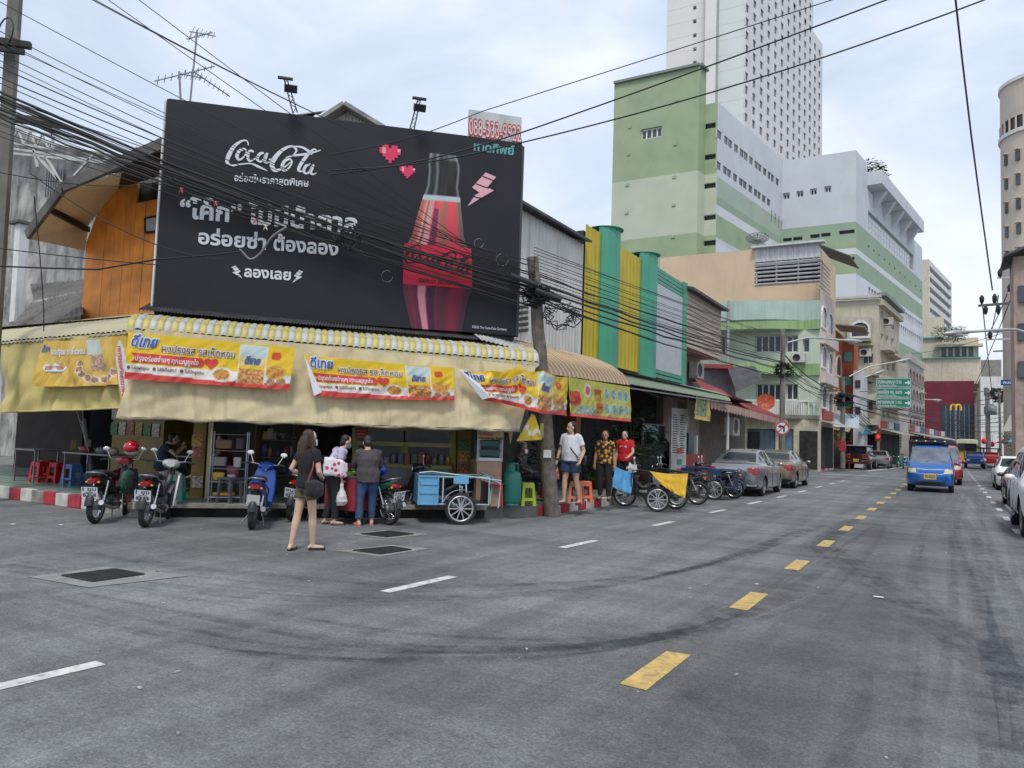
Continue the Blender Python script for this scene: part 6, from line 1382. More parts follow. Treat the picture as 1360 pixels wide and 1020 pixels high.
def cloth(name,label,pts,m,mbn=12,wr=.03,parent=None):
    """a draped cloth between four corners tl, tr, br, bl with thickness"""
    pts = [Vector(p) for p in pts]; n = (pts[1]-pts[0]).cross(pts[3]-pts[0]).normalized(); f = quad_map(pts,wr,n,.04); t = thing(name,label,'cloth',pts[3]); mb = MB(); mb.grid(mbn,mbn,lambda u,v: f(u,v)); mb.grid(mbn,mbn,lambda u,v: f(u,v,.01)); mb.build('fabric',m,t); return t
def sidecar_bike(label,loc,heading,frame,body,L_=1.15,W_=.75,side=1,boxed=True,group='motorbikes with cargo sidecars',bike=None,plate_lines=None,front_panel=True):
    """motorbike with a one-wheeled cargo sidecar on its side (side=1: left of travel)"""
    t = motorbike(label,loc,heading,bike or paint('black',(.02,.02,.022)),group=group,plate_lines=plate_lines,steer=.05)
    t.name = 'sidecar_motorbike'; WM[t.name] = Matrix.Translation(t.location) @ t.rotation_euler.to_matrix().to_4x4()
    y0,y1 = side*.3,side*(.3+W_); yo = y1+side*.08; x0,x1 = -.75,-.75+L_; z0,z1 = .36,.86
    w = wheel(t,-.22,yo,.29,.03,'cast','sidecar_wheel',10,alu)
    f = MB()
    for z in (z0,z1):
        f.tube([(x0,y0,z),(x1,y0,z),(x1,y1,z),(x0,y1,z),(x0,y0,z)],.016,8)
    for x in (x0,x0+L_*.33,x0+L_*.66,x1): 
        for y in (y0,y1): f.tube([(x,y,z0),(x,y,z1)],.014,8)
    f.tube([(x0-.18,y1,z0-.06),(x0-.22,y1,z1-.05),(x1*.6,y1+side*.02,z1+.09),(x1,y1,z1+.06)],.014,8); f.tube([(x0-.18,y0,z0-.06),(x0-.22,y0,z1-.05),(x0,y0,z1+.05)],.014,8); f.tube([(x0-.2,y0,z1-.1),(x0-.2,y1,z1-.1)],.014,8)
    f.tube([(-.1,0,.35),(-.1,y1,.33)],.02,8); f.tube([(-.45,0,.45),(-.45,y0,.38)],.02,8); f.tube([(-.22,y1-.02*side,.29),(-.22,yo,.29)],.018); f.build('sidecar_frame',frame,t,False)
    if boxed:
        b = MB(); b.bx(x0+.01,x1-.01,min(y0,y1),max(y0,y1),z0-.01,z0+.015); b.bx(x0,x0+.012,min(y0,y1)+.02,max(y0,y1)-.02,z0,z1-.1); b.build('sidecar_floor',black,t,False)
        if front_panel:
            b = MB(); xx = x1-.36
            b.bx(xx,x1,y1-.005*side,y1+.012*side,z0-.02,z1+.02); b.build('side_panel',body,t,False)
            b = MB()
            for z in (z0+.0,z0+.2,z0+.36,z1): b.bx(xx,x1,y1+.012*side,y1+.03*side,z-.012,z+.012)
            for x in (xx+.01,x1-.01): b.bx(x-.012,x+.012,y1+.012*side,y1+.03*side,z0,z1)
            b.build('panel_ribs',body,t,False)
            b = MB(); b.bx(x1-.01,x1+.01,min(y0,y1),max(y0,y1),z0-.02,z1+.02); b.build('front_panel',body,t,False)
            b = MB(); b.bx(-.36,-.08,y1,y1+.02*side,z1-.12,z1+.02); b.build('hinge_plate',body,t,False)
    g_ = MB(); vs = []
    for i in range(13):
        a = .35+2.4*i/12
        for dy in (-.05,.05): vs.append((-.22+.345*math.cos(a),yo+dy,.29+.345*math.sin(a)))
    g_.add(vs,[(2*i,2*i+2,2*i+3,2*i+1) for i in range(12)],0,True); g_.build('sidecar_mudguard',frame,t,False)
    for dx in (-.05,.05): k = MB(); k.tube([(-.22+dx*.4,yo-side*.06,.3+.4*i/12) if True else 0 for i in range(13)],[.02 if i % 2 else .012 for i in range(13)],7); k.build('shock',chrome,t,False)
    return t
skyb = mat('sky_blue_enamel',(.13,.38,.62),.4,.1,var=.12,dirt=.45,dcol=(.12,.12,.12),ds=6)
lb = mat('pale_blue_frame',(.4,.55,.6),.45,.2,var=.1,dirt=.4,ds=8)
hd = math.atan2((-CU).y,(-CU).x); w0_ = atz(611,697)
hd_l = hd-.05; c_,s_ = math.cos(hd_l),math.sin(hd_l)
lx,ly = -.22,.3+.85+.08     # sidecar wheel in the bike's own axes (side=+1, left of travel faces the street)
base = (w0_.x-(lx*c_-ly*s_),w0_.y-(lx*s_+ly*c_))
sidecar_bike('black motorbike with a sky blue cargo sidecar parked before the glass food counter',base,hd_l,lb,skyb,1.3,.85,1)
blk_f = mat('black_frame_tube',(.03,.03,.03),.5,.3); 
def cart_at(px,py,hd_,*a,**k):
    w_ = atz(px,py); c_,s_ = math.cos(hd_),math.sin(hd_); W_ = k.get('W_',.75); sd_ = k.get('side',1); lx,ly = -.22,sd_*(.3+W_+.08)
    return sidecar_bike(a[0],(w_.x-(lx*c_-ly*s_),w_.y-(lx*s_+ly*c_)),hd_,*a[1:],**k)
c1 = cart_at(873,680,R(196),'black sidecar motorbike under a sky blue cloth, nearest cart right of the pole',blk_f,black,side=1,boxed=False,W_=.6)
c2 = cart_at(899,673,R(189),'black sidecar motorbike between the cloth covered cart and the navy one',blk_f,black,side=1,boxed=False,W_=.6)
nv = mat('navy_enamel',(.015,.05,.16),.45,.1,var=.15,dirt=.4,dcol=(.1,.1,.1),ds=7)
cart_at(948,664,R(184),'navy blue cargo sidecar motorbike parked just behind the silver car',nv,nv,side=1,W_=.7,L_=1.5)
def lw(c,pts): return [WM[c.name] @ Vector(p) for p in pts]
cloth('draped_cloth','sky blue cloth hung over the bike cart right of the pole',lw(c1,[(.82,.55,1.0),(.36,.80,.90),(.40,.96,.40),(.86,.78,.52)]),mat('sky_cloth',(.10,.36,.68),.8,var=.1),10,.05)
cloth('draped_cloth','yellow cloth with a red scribble hung over the sidecar frame behind the blue cloth',lw(c1,[(-.02,.97,.94),(-.9,.97,.92),(-.84,1.08,.36),(-.34,1.08,.62)]),mat('yellow_cloth',(.72,.45,.03),.8,var=.15,dirt=.5,dcol=(.5,.08,.02),ds=7),14,.06)
cloth('towel','crumpled white towel on the handlebar of the nearest cart',lw(c1,[(.50,.28,1.1),(.32,.42,1.07),(.34,.46,.88),(.54,.34,.88)]),mat('white_towel',(.6,.6,.58),.9,bump=.4),8,.08)
cloth('saddle_cover','grey cover thrown over the saddle behind the yellow cloth',lw(c1,[(-.05,.12,.86),(-.62,.12,.9),(-.62,.22,.62),(-.05,.2,.6)]),mat('grey_cover',(.2,.19,.18),.8),8,.06)

# ---------------------------------------------------------------- cars
nm_ = lambda k: k.split('/')[0]
def interp(tab,x):
    if x <= tab[0][0]: return tab[0][1]
    for i in range(len(tab)-1):
        x0,a = tab[i]; x1,b_ = tab[i+1]
        if x <= x1:
            t = (x-x0)/(x1-x0); t = t*t*(3-2*t)*.5+t*.5; return a+(b_-a)*t
    return tab[-1][1]
car_glass = mat('car_glass',(.012,.014,.017),.04,0,var=0,spec=.45); rim_m = mat('alloy_rim',(.4,.4,.42),.3,.8,dirt=.3,ds=10); trim = mat('bumper_plastic',(.03,.035,.037),.6)
def car_wheel(root,x,y,r,w=.2,rimr=.66,n=5,rm=None):
    s = 1 if y > 0 else -1; t = MB(); rt = r*rimr
    t.lathe([(rt,-w/2),(r*.93,-w/2),(r,-w*.35),(r,w*.35),(r*.93,w/2),(rt,w/2),(rt,-w/2)],(x,y,r),'Y',30); o = t.build('wheel',rubber,root,False)
    q = MB(); yo = y+s*w*.42; q.lathe([(rt,s*w*.5),(rt*.94,s*w*.46),(rt*.9,s*w*.2),(0,s*w*.15)],(x,y,r),'Y',30); q.cyl((x,yo-s*.03,r),(x,yo+s*.01,r),.05,12)
    for i in range(n):
        a = 2*math.pi*i/n+.3
        for da in (-.12,.12): q.bar((x+.03*math.cos(a),yo,r+.03*math.sin(a)),(x+rt*.95*math.cos(a+da),yo-s*.0,r+rt*.95*math.sin(a+da)),.03,.02,up=(0,1,0))
    q.build('rim',rm or rim_m,o,False); return o
def car(name,label,loc,heading,spec,cat='car',group=None):
    """body from tables along its length (x from the rear end to the front), cut into parts by region"""
    t = thing(name,label,cat,(*loc,0),heading,group); S = spec; X0,X1 = S['x']; ns = S.get('ns',72)
    bot,belt,top,wid,wr = S['bot'],S['belt'],S['top'],S['wid'],S['roofw']
    xs = [X0+(X1-X0)*(.5-.5*math.cos(math.pi*i/ns))*.35+(X1-X0)*i/ns*.65 for i in range(ns+1)]
    def section(x):
        zb,zl,zt = interp(bot,x),interp(belt,x),interp(top,x); w = interp(wid,x); wt = interp(wr,x)
        zt = max(zt,zl+.015); P = [(0,zb),(w*.6,zb),(w*.9,zb+.01),(w*.97,zb+.06),(w,zb+.16),(w*1.003,zb+(zl-zb)*.45),(w*1.0,zb+(zl-zb)*.62),(w*.985,zb+(zl-zb)*.82),(w*.965,zl-.02),(w*.945,zl)]
        h = zt-zl; k = 7
        for i in range(1,k+1):
            f = i/k; P.append((w*.945+(wt-w*.945)*(f**1.15),zl+h*(.9*f)))
        P += [(wt*.93,zl+h*.955),(wt*.8,zl+h*.985),(wt*.55,zl+h*.997),(wt*.28,zt),(0,zt+.005)]
        return P
    secs = [section(x) for x in xs]; np_ = len(secs[0]); full = lambda P: [(y,z) for y,z in P]+[(-y,z) for y,z in P[-2:0:-1]]
    rings = []
    def end_rings(x,P,out):
        zc = (P[0][1]+max(p[1] for p in P))/2; R_ = []
        for s_ in (.0,.2,.4,.6,.75,.88,.96): R_.append([(x+out*(1-s_**3),y*s_,zc+(z-zc)*s_) for y,z in full(P)])
        return R_
    bulge = S.get('bulge',(.05,.07))
    rings += end_rings(xs[0],secs[0],-bulge[0]); rings += [[(x,y,z) for y,z in full(P)] for x,P in zip(xs,secs)]; rings += end_rings(xs[-1],secs[-1],bulge[1])[::-1]
    m = len(rings[0]); mb = MB(); vs = [p for r_ in rings for p in r_]
    mb.add(vs,[(i*m+j,i*m+(j+1) % m,(i+1)*m+(j+1) % m,(i+1)*m+j) for i in range(len(rings)-1) for j in range(m)])
    me = mb.mesh('body',S['paint']); ob = bpy.data.objects.new('body',me)
    cut = MB()
    for wx in S['wx']: 
        for s_ in (-1,1): cut.cyl((wx,s_*(S['w']*.62),S['r']),(wx,s_*(S['w']*1.2),S['r']),S['r']*1.17,28)
    co = bpy.data.objects.new('cut',cut.mesh('cut',trim)); workshop.collection.objects.link(co)
    bm = ob.modifiers.new('b','BOOLEAN'); bm.operation = 'DIFFERENCE'; bm.object = co; bm.solver = 'EXACT'
    me2 = evaluated_mesh(ob)
    bpy.data.objects.remove(ob); bpy.data.objects.remove(co)
    co_ = [v.co.copy() for v in me2.vertices]; parts = {}
    for p in me2.polygons:
        c = p.center; key = 'body'
        inwell = any((c.x-wx)**2+(c.z-S['r'])**2 < (S['r']*1.175)**2 and abs(c.y) < S['w']*.99 and c.z < S['r']*2.3 for wx in S['wx'])
        if inwell and (p.normal.z < -.2 or abs(p.normal.x) > .5 or abs(c.y) < S['w']*.64): key = 'wheel_well'
        else: key = S['region'](c.x,abs(c.y),c.z,c.y,p.normal) or 'body'
        if key not in ('body','windscreen','rear_window','roof','grille','lower_grille','sill','rear_bumper_insert'): key = key.rstrip('/')+('/L' if c.y > 0 else '/R')
        parts.setdefault(key,[]).append(p)
    for key,ps in parts.items():
        used = {}; v_ = []; f_ = []
        for p in ps:
            f = []
            for i in p.vertices:
                if i not in used: used[i] = len(v_); v_.append(co_[i])
                f.append(used[i])
            f_.append(tuple(f))
        q = MB(); q.add(v_,f_,0,nm_(key) != 'wheel_well'); nm = key.split('/')[0]
        o = q.mesh(nm,S['mats'].get(nm,S['paint'])); o2 = link(nm,o,t)
    bpy.data.meshes.remove(me2)
    for wx in S['wx']:
        for s_ in (-1,1): car_wheel(t,wx,s_*(S['w']-.13),S['r'],.19,S.get('rimr',.66),S.get('spk',5),S.get('rimm'))
    ax = MB(); ax.bx(X0+.3,X1-.3,-S['w']*.62,S['w']*.62,interp(bot,0)-.0,interp(bot,0)+.12); ax.build('underbody',black,t,False)
    for s_ in (-1,1):
        mx,my,mz = S['mirror']; q = MB(); q.ell((mx,s_*(my+.1),mz),(.07,.10,.065),12); q.tube([(mx,s_*(my-.02),mz-.03),(mx,s_*(my+.06),mz-.02)],.02,6); q.build('side_mirror',S.get('mirror_mat',S['paint']),t,False)
        for hx in S.get('handles',()): q = MB(); q.tube([(hx-.09,s_*(S['w']*1.0+.012),S['hz']),(hx+.09,s_*(S['w']*1.0+.012),S['hz'])],.014,6); q.build('door_handle',S.get('handle_mat',S['paint']),t,False)
        for dx in S.get('seams',()): q = MB(); q.tube([(dx,s_*(S['w']*1.004),.3),(dx,s_*(S['w']*1.006),.6),(dx+.01,s_*(S['w']*.97),interp(belt,dx)-.04)],.006,4); q.build('door_seam',black,t,False)
    return t
# --- silver saloon
def sedan_spec(paintm,L_=4.45,w=.85,h=1.47,tailz=1.0):
    x0,x1 = -L_/2,L_/2
    def reg(x,ay,z,y,n):
        bl = interp(S['belt'],x)
        if abs(n.x) < .93 and z > bl+.01:
            if n.z < .75 and ay > interp(S['roofw'],x)*.88 or (ay > .5 and n.z < .6):
                if -1.25 < x < .80 and z > bl+.03 and z < interp(S['top'],x)-.07 and not (-.13 < x < -.07) and not (.72 < x): return 'side_window'
        if z > 1.02 and ay < interp(S['roofw'],x)*.86+.02 and n.z < .93:
            if -1.95 < x < -1.0: return 'rear_window'
            if .5 < x < 1.25: return 'windscreen'
        if x < x0+.22:
            if .72 < z < .90 and ay > .48: return 'tail_lamp/' if ay > .5 else None
            if z < .36: return 'rear_bumper_insert'
            if x < x0+.05 and .27 < z < .34: return 'rear_bumper_insert'
        if x > x1-.25:
            if .58 < z < .74 and ay > .45: return 'headlight'
            if .45 < z < .68 and ay < .42: return 'grille'
        return None
    S = dict(x=(x0,x1),w=w,r=.31,wx=(x0+.95,x1-.85),paint=paintm,mirror=(.72,w,.98),hz=.80,handles=(-.75,.25),seams=(-.95,-.12,.75),region=reg,
        bot=[(x0,.36),(x0+.4,.22),(0,.19),(x1-.4,.2),(x1,.3)],belt=[(x0,.88),(x0+.3,.97),(x0+.9,.97),(0,.93),(1.0,.90),(x1-.5,.80),(x1,.62)],
        top=[(x0,.90),(x0+.12,1.0),(x0+.55,1.03),(x0+1.25,h-.08),(x0+1.75,h),(-.1,h+.005),(.35,h-.03),(1.25,.97),(x1-.5,.86),(x1-.05,.68),(x1,.64)],
        wid=[(x0,w*.86),(x0+.2,w*.96),(x0+.8,w),(1.2,w),(x1-.3,w*.93),(x1,w*.78)],roofw=[(x0,w*.75),(x0+.5,w*.80),(x0+1.3,w*.63),(0,w*.66),(.5,w*.66),(1.25,w*.84),(x1,w*.65)],
        mats={'side_window': car_glass,'rear_window': car_glass,'windscreen': car_glass,'tail_lamp': tail_red,'rear_bumper_insert': trim,'headlight': lamp_white,'grille': trim,'wheel_well': black},bulge=(.06,.08))
    return S
silver = paint('silver',(.32,.32,.33),.3,.8)
gS = sedan_spec(silver); c_ = atz(1011,660); hdg = R(90.5)
sil = car('parked_car','silver grey saloon car parked behind the navy cart',(-5.93,26.1),hdg,gS,'car','cars parked along the left kerb')
plate(sil,(-2.30,0,.78),('ขข 1158',),-.1,.34,.13); q = MB(); q.box((-1.8,0,1.10),(.14,.9,.02),ry=.1); q.build('boot_lip',silver,sil,False)
q = MB(); q.bx(-2.26,-2.2,-.62,.62,.5,.52); q.build('bumper_line',trim,sil,False)
for s_ in (-1,1): q = MB(); q.box((-2.19,s_*.62,.36),(.04,.3,.05),rz=-s_*.3); q.build('bumper_trim',chrome,sil,False)
gold = paint('gold',(.30,.24,.17),.3,.7)
gld = car('parked_car','gold beige saloon car parked in front of the silver one',(-5.93,31.9),R(90),sedan_spec(gold,4.4,.85,1.44),'car','cars parked along the left kerb')
plate(gld,(-2.27,0,.6),('กท 402',),-.1,.34,.13)
# --- blue van taxi
def van_reg(x,ay,z,y,n):
    if x > .75 and z > 1.12 and ay < .60+.1*(1.9-z) and z < 1.74 and n.x > .3: return 'windscreen'
    if z > 1.12 and z < 1.65 and ay > .5 and abs(n.y) > .5 and -1.75 < x < 1.15 and not (-.05 < x < .05) and not (-1.05 < x < -.95): return 'side_window'
    if x > 1.65 and .74 < z < .90 and ay > .44: return 'headlight'
    if x > 1.7 and .66 < z < .73 and ay < .36: return 'grille'
    if x > 1.6 and .30 < z < .42 and ay < .5: return 'lower_grille'
    if z > 1.78: return 'roof'
vb_ = paint('van_blue',(.012,.12,.42),.25,.3)
VS = dict(x=(-1.95,1.85),w=.83,r=.29,wx=(-1.25,1.25),paint=vb_,mirror=(1.2,.80,1.13),hz=.9,handles=(.3,),seams=(-.9,.1,1.1),region=van_reg,mirror_mat=vb_,
    bot=[(-1.95,.3),(-1,.24),(1,.22),(1.85,.26)],belt=[(-1.95,1.1),(0,1.08),(1.2,1.03),(1.6,.93),(1.85,.72)],top=[(-1.95,1.72),(-1.7,1.85),(0,1.88),(.55,1.86),(.85,1.78),(1.35,1.18),(1.65,1.02),(1.85,.78)],
    wid=[(-1.95,.78),(-1.6,.82),(1.2,.83),(1.6,.80),(1.85,.70)],roofw=[(-1.95,.62),(.5,.64),(.9,.64),(1.35,.70),(1.85,.6)],
    mats={'windscreen': mat('pale_windscreen',(.12,.15,.19),.06,spec=1.,var=.3,vs=3),'side_window': car_glass,'headlight': mat('yellowed_lens',(.6,.52,.32),.2),'grille': mat('chrome_grille',(.5,.5,.5),.25,.8),'lower_grille': trim,'roof': vb_,'wheel_well': black},bulge=(.05,.10),spk=4,rimm=steel)
vn = car('taxi_van','bright blue minivan taxi with a black roof rack driving towards the camera',(-.68,35.3),R(-90),VS,'van')
yplate = mat('yellow_plate',(.7,.48,.06),.5); plate(vn,(1.965,0,.6),('30-0225',),.05,.42,.2,yplate,1)
q = MB(); q.bx(-1.8,.75,-.75,.75,1.93,2.03); q.build('roof_rack',trim,vn,False)
for i in range(4): q = MB(); q.ell((.78,-.5+i*.33,1.98),(.03,.035,.03),8); q.build('marker_lamp',lamp_white,vn,False)
q = MB(); q.tube([(1.42,.15,1.12),(1.30,.5,1.22)],.01,5); q.tube([(1.42,-.4,1.12),(1.33,-.05,1.2)],.01,5); q.build('wiper',black,vn,False)
q = MB(); q.tube([(1.93,-.42,.70),(1.955,0,.715),(1.93,.42,.70)],.014,6); q.build('grille_bar',chrome,vn,False)
q = MB(); q.tube([(1.88,-.45,.885),(1.90,0,.86),(1.88,.45,.885)],.02,6); q.build('bonnet_trim',mat('pale_cyan_trim',(.5,.65,.7),.3,.5),vn,False)
# red minibus right behind it
rd = paint('red_van',(.4,.02,.03),.3); V2 = dict(VS); V2['paint'] = rd; V2['mirror_mat'] = rd; V2['mats'] = dict(VS['mats'],roof=rd)
car('red_van','red van following close behind the blue minivan',(-.32,43.5),R(-90),V2,'van')
# --- pickup songthaew, black and red, seen from behind
pk = thing('pickup_truck','dark red pickup with chrome tail lamp surrounds parked beyond the flower planter','pickup truck',(-6.0,61,0),R(88))
dr = paint('dark_red',(.12,.012,.018),.3); blkp = paint('gloss_black',(.015,.015,.018),.2)
q = MB(); q.loft([(-.0,0,.72,.86,.22),(.1,0,.74,.9,.26),(2.4,0,.76,.9,.27),(4.6,0,.78,.88,.26),(4.9,0,.72,.8,.2)],20,p=6); q.build('body',dr,pk,False)
q = MB(); q.loft([(.15,0,1.3,.72,.4),(.25,0,1.35,.74,.42),(3.4,0,1.4,.72,.42),(4.0,0,1.1,.7,.1)],18,p=5); q.build('cabin',blkp,pk,False)
q = MB(); q.box((.11,0,1.45),(.03,1.2,.45)); q.build('rear_window',car_glass,pk,False); q = MB(); q.bx(-.03,.0,-.5,.5,.55,1.2); q.build('tailgate',paint('maroon_gate',(.06,.008,.012),.25),pk,False)
for s_ in (-1,1):
    q = MB(); q.bx(-.06,.02,s_*.62-.22,s_*.62+.22,.82,1.16); o = q.build('lamp_surround',chrome,pk,False); q = MB(); q.bx(-.08,.0,s_*.62-.17,s_*.62+.17,.9,1.1); q.build('tail_lamp',tail_red,pk,False)
    for x in (.8,3.9): car_wheel(pk,x,s_*.8,.37,.24,.6,6)
    q = MB(); q.bar((-.1,s_*.35,.62),(-.1,s_*.85,.7),.06,.08); q.build('bumper_step',chrome,pk,False); q = MB(); q.bx(.0,.06,s_*.7-.04,s_*.7+.04,1.2,1.72); q.build('cage_bar',chrome,pk,False)
q = MB(); q.bx(-.12,.0,-.88,.88,.42,.56); q.build('rear_bumper',dr,pk,False); plate(pk,(-.14,0,.68),('ก 2218',),0,.36,.2,yplate)
q = MB(); q.bx(0,3,-.78,.78,1.74,1.80); q.build('roof_panel',mat('grey_roof_sheet',(.4,.4,.4),.5),pk,False)
gs = dict(sedan_spec(paint('grey',(.2,.21,.22)))); car('parked_car','small grey car parked beyond the dark red pickup',(-5.0,69),R(90),gs,'car','cars parked along the left kerb')
# --- right side: white suv (edge), black saloon, white saloon
def suv_reg(x,ay,z,y,n):
    if 1.12 < z < 1.62 and ay > .5 and abs(n.y) > .55 and -2.1 < x < .9 and not (-.1 < x < .0) and not (-1.15 < x < -1.05): return 'side_window'
    if z > 1.15 and n.x > .3 and .5 < x < 1.35 and ay < .68: return 'windscreen'
    if x < -2.2 and 1.15 < z < 1.6 and ay < .6: return 'rear_window'
    if x < -2.15 and .85 < z < 1.15 and ay > .6: return 'tail_lamp'
    if x > 2.05 and .8 < z < .98 and ay > .5: return 'headlight'
    if x > 2.2 and .55 < z < .9 and ay < .5: return 'grille'
    if z < .42: return 'sill'
wh = mat('pearl_white_paint',(.78,.78,.77),.35,var=.02,spec=.35)
SS = dict(x=(-2.35,2.4),w=.92,r=.385,wx=(-1.4,1.45),paint=wh,mirror=(.78,.92,1.14),hz=.98,handles=(-.85,.2),seams=(-1.15,-.05,.85),region=suv_reg,mirror_mat=wh,handle_mat=chrome,
    bot=[(-2.35,.5),(-1.6,.34),(1.6,.34),(2.4,.42)],belt=[(-2.35,1.08),(0,1.08),(1.0,1.06),(2.0,1.0),(2.4,.82)],top=[(-2.35,1.62),(-2.1,1.78),(-1,1.84),(.2,1.82),(.5,1.76),(1.25,1.15),(2.1,1.06),(2.4,.86)],
    wid=[(-2.35,.85),(-2,.91),(1.6,.92),(2.2,.87),(2.4,.76)],roofw=[(-2.35,.66),(.3,.68),(.6,.68),(1.25,.80),(2.4,.68)],mats={'side_window': car_glass,'windscreen': car_glass,'rear_window': car_glass,'tail_lamp': tail_red,'headlight': lamp_white,'grille': chrome,'sill': trim,'wheel_well': black},rimr=.7,spk=6,bulge=(.05,.1))
sv = car('white_suv','large white off-road car cut by the right edge of the picture',(2.08,19.5),R(-90),SS,'car','cars parked along the right kerb')
q = MB(); q.tube([(-.9,1.0,.42),(1.0,1.0,.42)],.05,8); q.tube([(-.9,-1.0,.42),(1.0,-1.0,.42)],.05,8); q.build('side_step',steel,sv,False)
bs_ = dict(sedan_spec(paint('charcoal',(.03,.033,.04)))); car('parked_car','charcoal saloon parked behind the large white car on the right',(2.25,27.6),R(-90),bs_,'car','cars parked along the right kerb')
ws_ = dict(sedan_spec(wh)); car('parked_car','white saloon with black mirrors facing the camera, farther up the right kerb',(2.5,40.3),R(-90),dict(ws_,mirror_mat=trim),'car','cars parked along the right kerb')
# --- far traffic
bus = thing('bus','yellow and white bus at the far end of the street','bus',(1.9,114,0),R(-90)); by = paint('bus_yellow',(.65,.36,.02),.4,0)
q = MB(); q.loft([(0,0,1.3,1.2,.95),(.1,0,1.3,1.25,1.0),(-9,0,1.3,1.25,1.0)],20,p=8); q.build('body',by,bus,False); q = MB(); q.loft([(0,0,2.7,1.1,.35),(.0,0,2.7,1.2,.45),(-9,0,2.75,1.2,.45)],20,p=5); q.build('roof',mat('bus_cream',(.6,.55,.4),.5),bus,False)
q = MB(); q.bx(.08,.14,-1.05,1.05,1.65,2.6); q.build('windscreen',car_glass,bus,False)
for s_ in (-1,1): q = MB(); q.bx(.1,.16,s_*.9-.2,s_*.9+.2,.75,.95); q.build('headlight',lamp_white,bus,False); car_wheel(bus,-1.5,s_*1.1,.48,.28); car_wheel(bus,-7,s_*1.1,.48,.28); q = MB(); q.bx(-8.5,-.6,s_*1.25-.02,s_*1.25+.02,1.6,2.4); q.build('side_window',car_glass,bus,False)
def songthaew(label,x,y,m,hd_=-90):
    t = thing('passenger_truck',label,'truck',(x,y,0),R(hd_),'passenger trucks in the far traffic'); q = MB(); q.loft([(-4,0,.75,.8,.3),(1.0,0,.75,.82,.32),(1.3,0,.7,.75,.25)],16,p=6); q.build('body',m,t,False)
    q = MB(); q.loft([(-.9,0,1.25,.72,.35),(.2,0,1.25,.72,.35),(.6,0,1.05,.7,.1)],16,p=5); q.build('cab',m,t,False); q = MB(); q.box((.42,0,1.3),(.05,1.2,.42),ry=-.5); q.build('windscreen',car_glass,t,False)
    q = MB(); q.bx(-4.1,.1,-.9,.9,1.9,2.0); q.build('canopy',black,t,False)
    for s_ in (-1,1):
        for x_ in (-4,-2.5,-1): q = MB(); q.bx(x_-.03,x_+.03,s_*.8-.03,s_*.8+.03,1,1.9); q.build('canopy_post',steel,t,False)
        car_wheel(t,.6,s_*.72,.33); car_wheel(t,-3,s_*.72,.33); q = MB(); q.bx(1.2,1.34,s_*.55-.12,s_*.55+.12,.72,.88); q.build('headlight',lamp_white,t,False)
    return t
songthaew('small blue passenger truck with a dark canopy in front of the yellow bus',2.0,84,paint('mid_blue',(.02,.1,.35))); songthaew('maroon passenger truck beside the yellow bus',3.6,92,rd)
# parked far-right motorbikes: copies of the first one
for i,(x,y,w_) in enumerate(((3.0,46.0,'nearest'),(3.1,47.2,'second'),(3.0,48.4,'third'),(3.1,49.7,'fourth'),(3.0,51.2,'fifth'),(3.2,53,'last'))):
    d = dup(mA,(x,y,0),R(168-i*4),w_+' motorbike of the row parked beyond the white saloon on the right','motorbikes in the far right row',{paint('maroon',(0,0,0)): (black,paint('green',(0,0,0)),paint('red_van',(0,0,0)),paint('silver',(0,0,0)))[i % 4]})
for i,(x,y) in enumerate(((-3.3,70),(-3.9,73))): dup(mE,(x,y,0),R(-88),('nearer','farther')[i]+' motorbike coming down the left side beyond the pickup','motorbikes ridden past the far left pavement',None)
# ---------------------------------------------------------------- people
skin1 = mat('skin_light',(.52,.33,.23),.55,var=.06,vs=9); skin2 = mat('skin_tan',(.36,.2,.12),.55,var=.06,vs=9)
hair_m = mat('black_hair',(.012,.010,.009),.45,var=.3,vs=20,bump=.6,bs=120); hair_b = mat('brown_hair',(.045,.022,.013),.4,var=.4,vs=22,bump=.9,bs=140); eye_m = mat('dark_eye',(.02,.015,.012),.2,var=0)
def fold(me,amt,sc=9.,zs=1.):
    for v in me.vertices:
        p = Vector((v.co.x*sc,v.co.y*sc,v.co.z*sc*zs)); v.co += v.normal*(noise.noise(p)*amt+noise.noise(p*2.3)*amt*.5)
def skinmesh(mb,name,m,root,voxel=.012,it=2,folds=0.,zs=.6):
    """join overlapping volumes into one continuous surface"""
    ob = bpy.data.objects.new(name,mb.mesh(name,m))
    me = modified(ob,[('REMESH',dict(mode='VOXEL',voxel_size=voxel,use_smooth_shade=True)),('SMOOTH',dict(iterations=it,factor=.5))]); bpy.data.objects.remove(ob)
    me.materials.clear(); me.materials.append(m)
    if folds: fold(me,folds,zs=zs)
    me.name = name; return link(name,me,root)
def lerp(a,b_,t): return tuple(a[i]+(b_[i]-a[i])*t for i in range(3))
def hand(mb,wrist,dirv,palm_n,curl=.4,side=1,s=1.):
    """palm, four bent fingers of unequal length and a thumb from the side of the palm"""
    d = Vector(dirv).normalized(); n = Vector(palm_n); n = (n-d*n.dot(d)).normalized(); x = d.cross(n)*side; w = Vector(wrist)
    mb.tube([w-d*.01,w+d*.03*s,w+d*.085*s],[.024*s,.034*s,.036*s],10,flat=.5)
    for i,(o_,L_) in enumerate(((-.030,.062),(-.010,.072),(.010,.068),(.029,.052))):
        a = w+d*.082*s+x*o_*s; d2 = (d*math.cos(curl)+n*math.sin(curl)); d3 = (d*math.cos(curl*2.2)+n*math.sin(curl*2.2)); b_ = a+(d2+x*o_*2.5)*L_*.5*s; mb.tube([a-d*.02,a,b_,b_+d3*L_*.5*s],[.010*s,.0098*s,.009*s,.0075*s],7)
    a = w+d*.03*s-x*.03*s; mb.tube([a,a+(d*.5-x*.8+n*.3).normalized()*.035*s,a+(d*.9-x*.9+n*.5).normalized()*.07*s],[.013*s,.011*s,.0085*s],7)
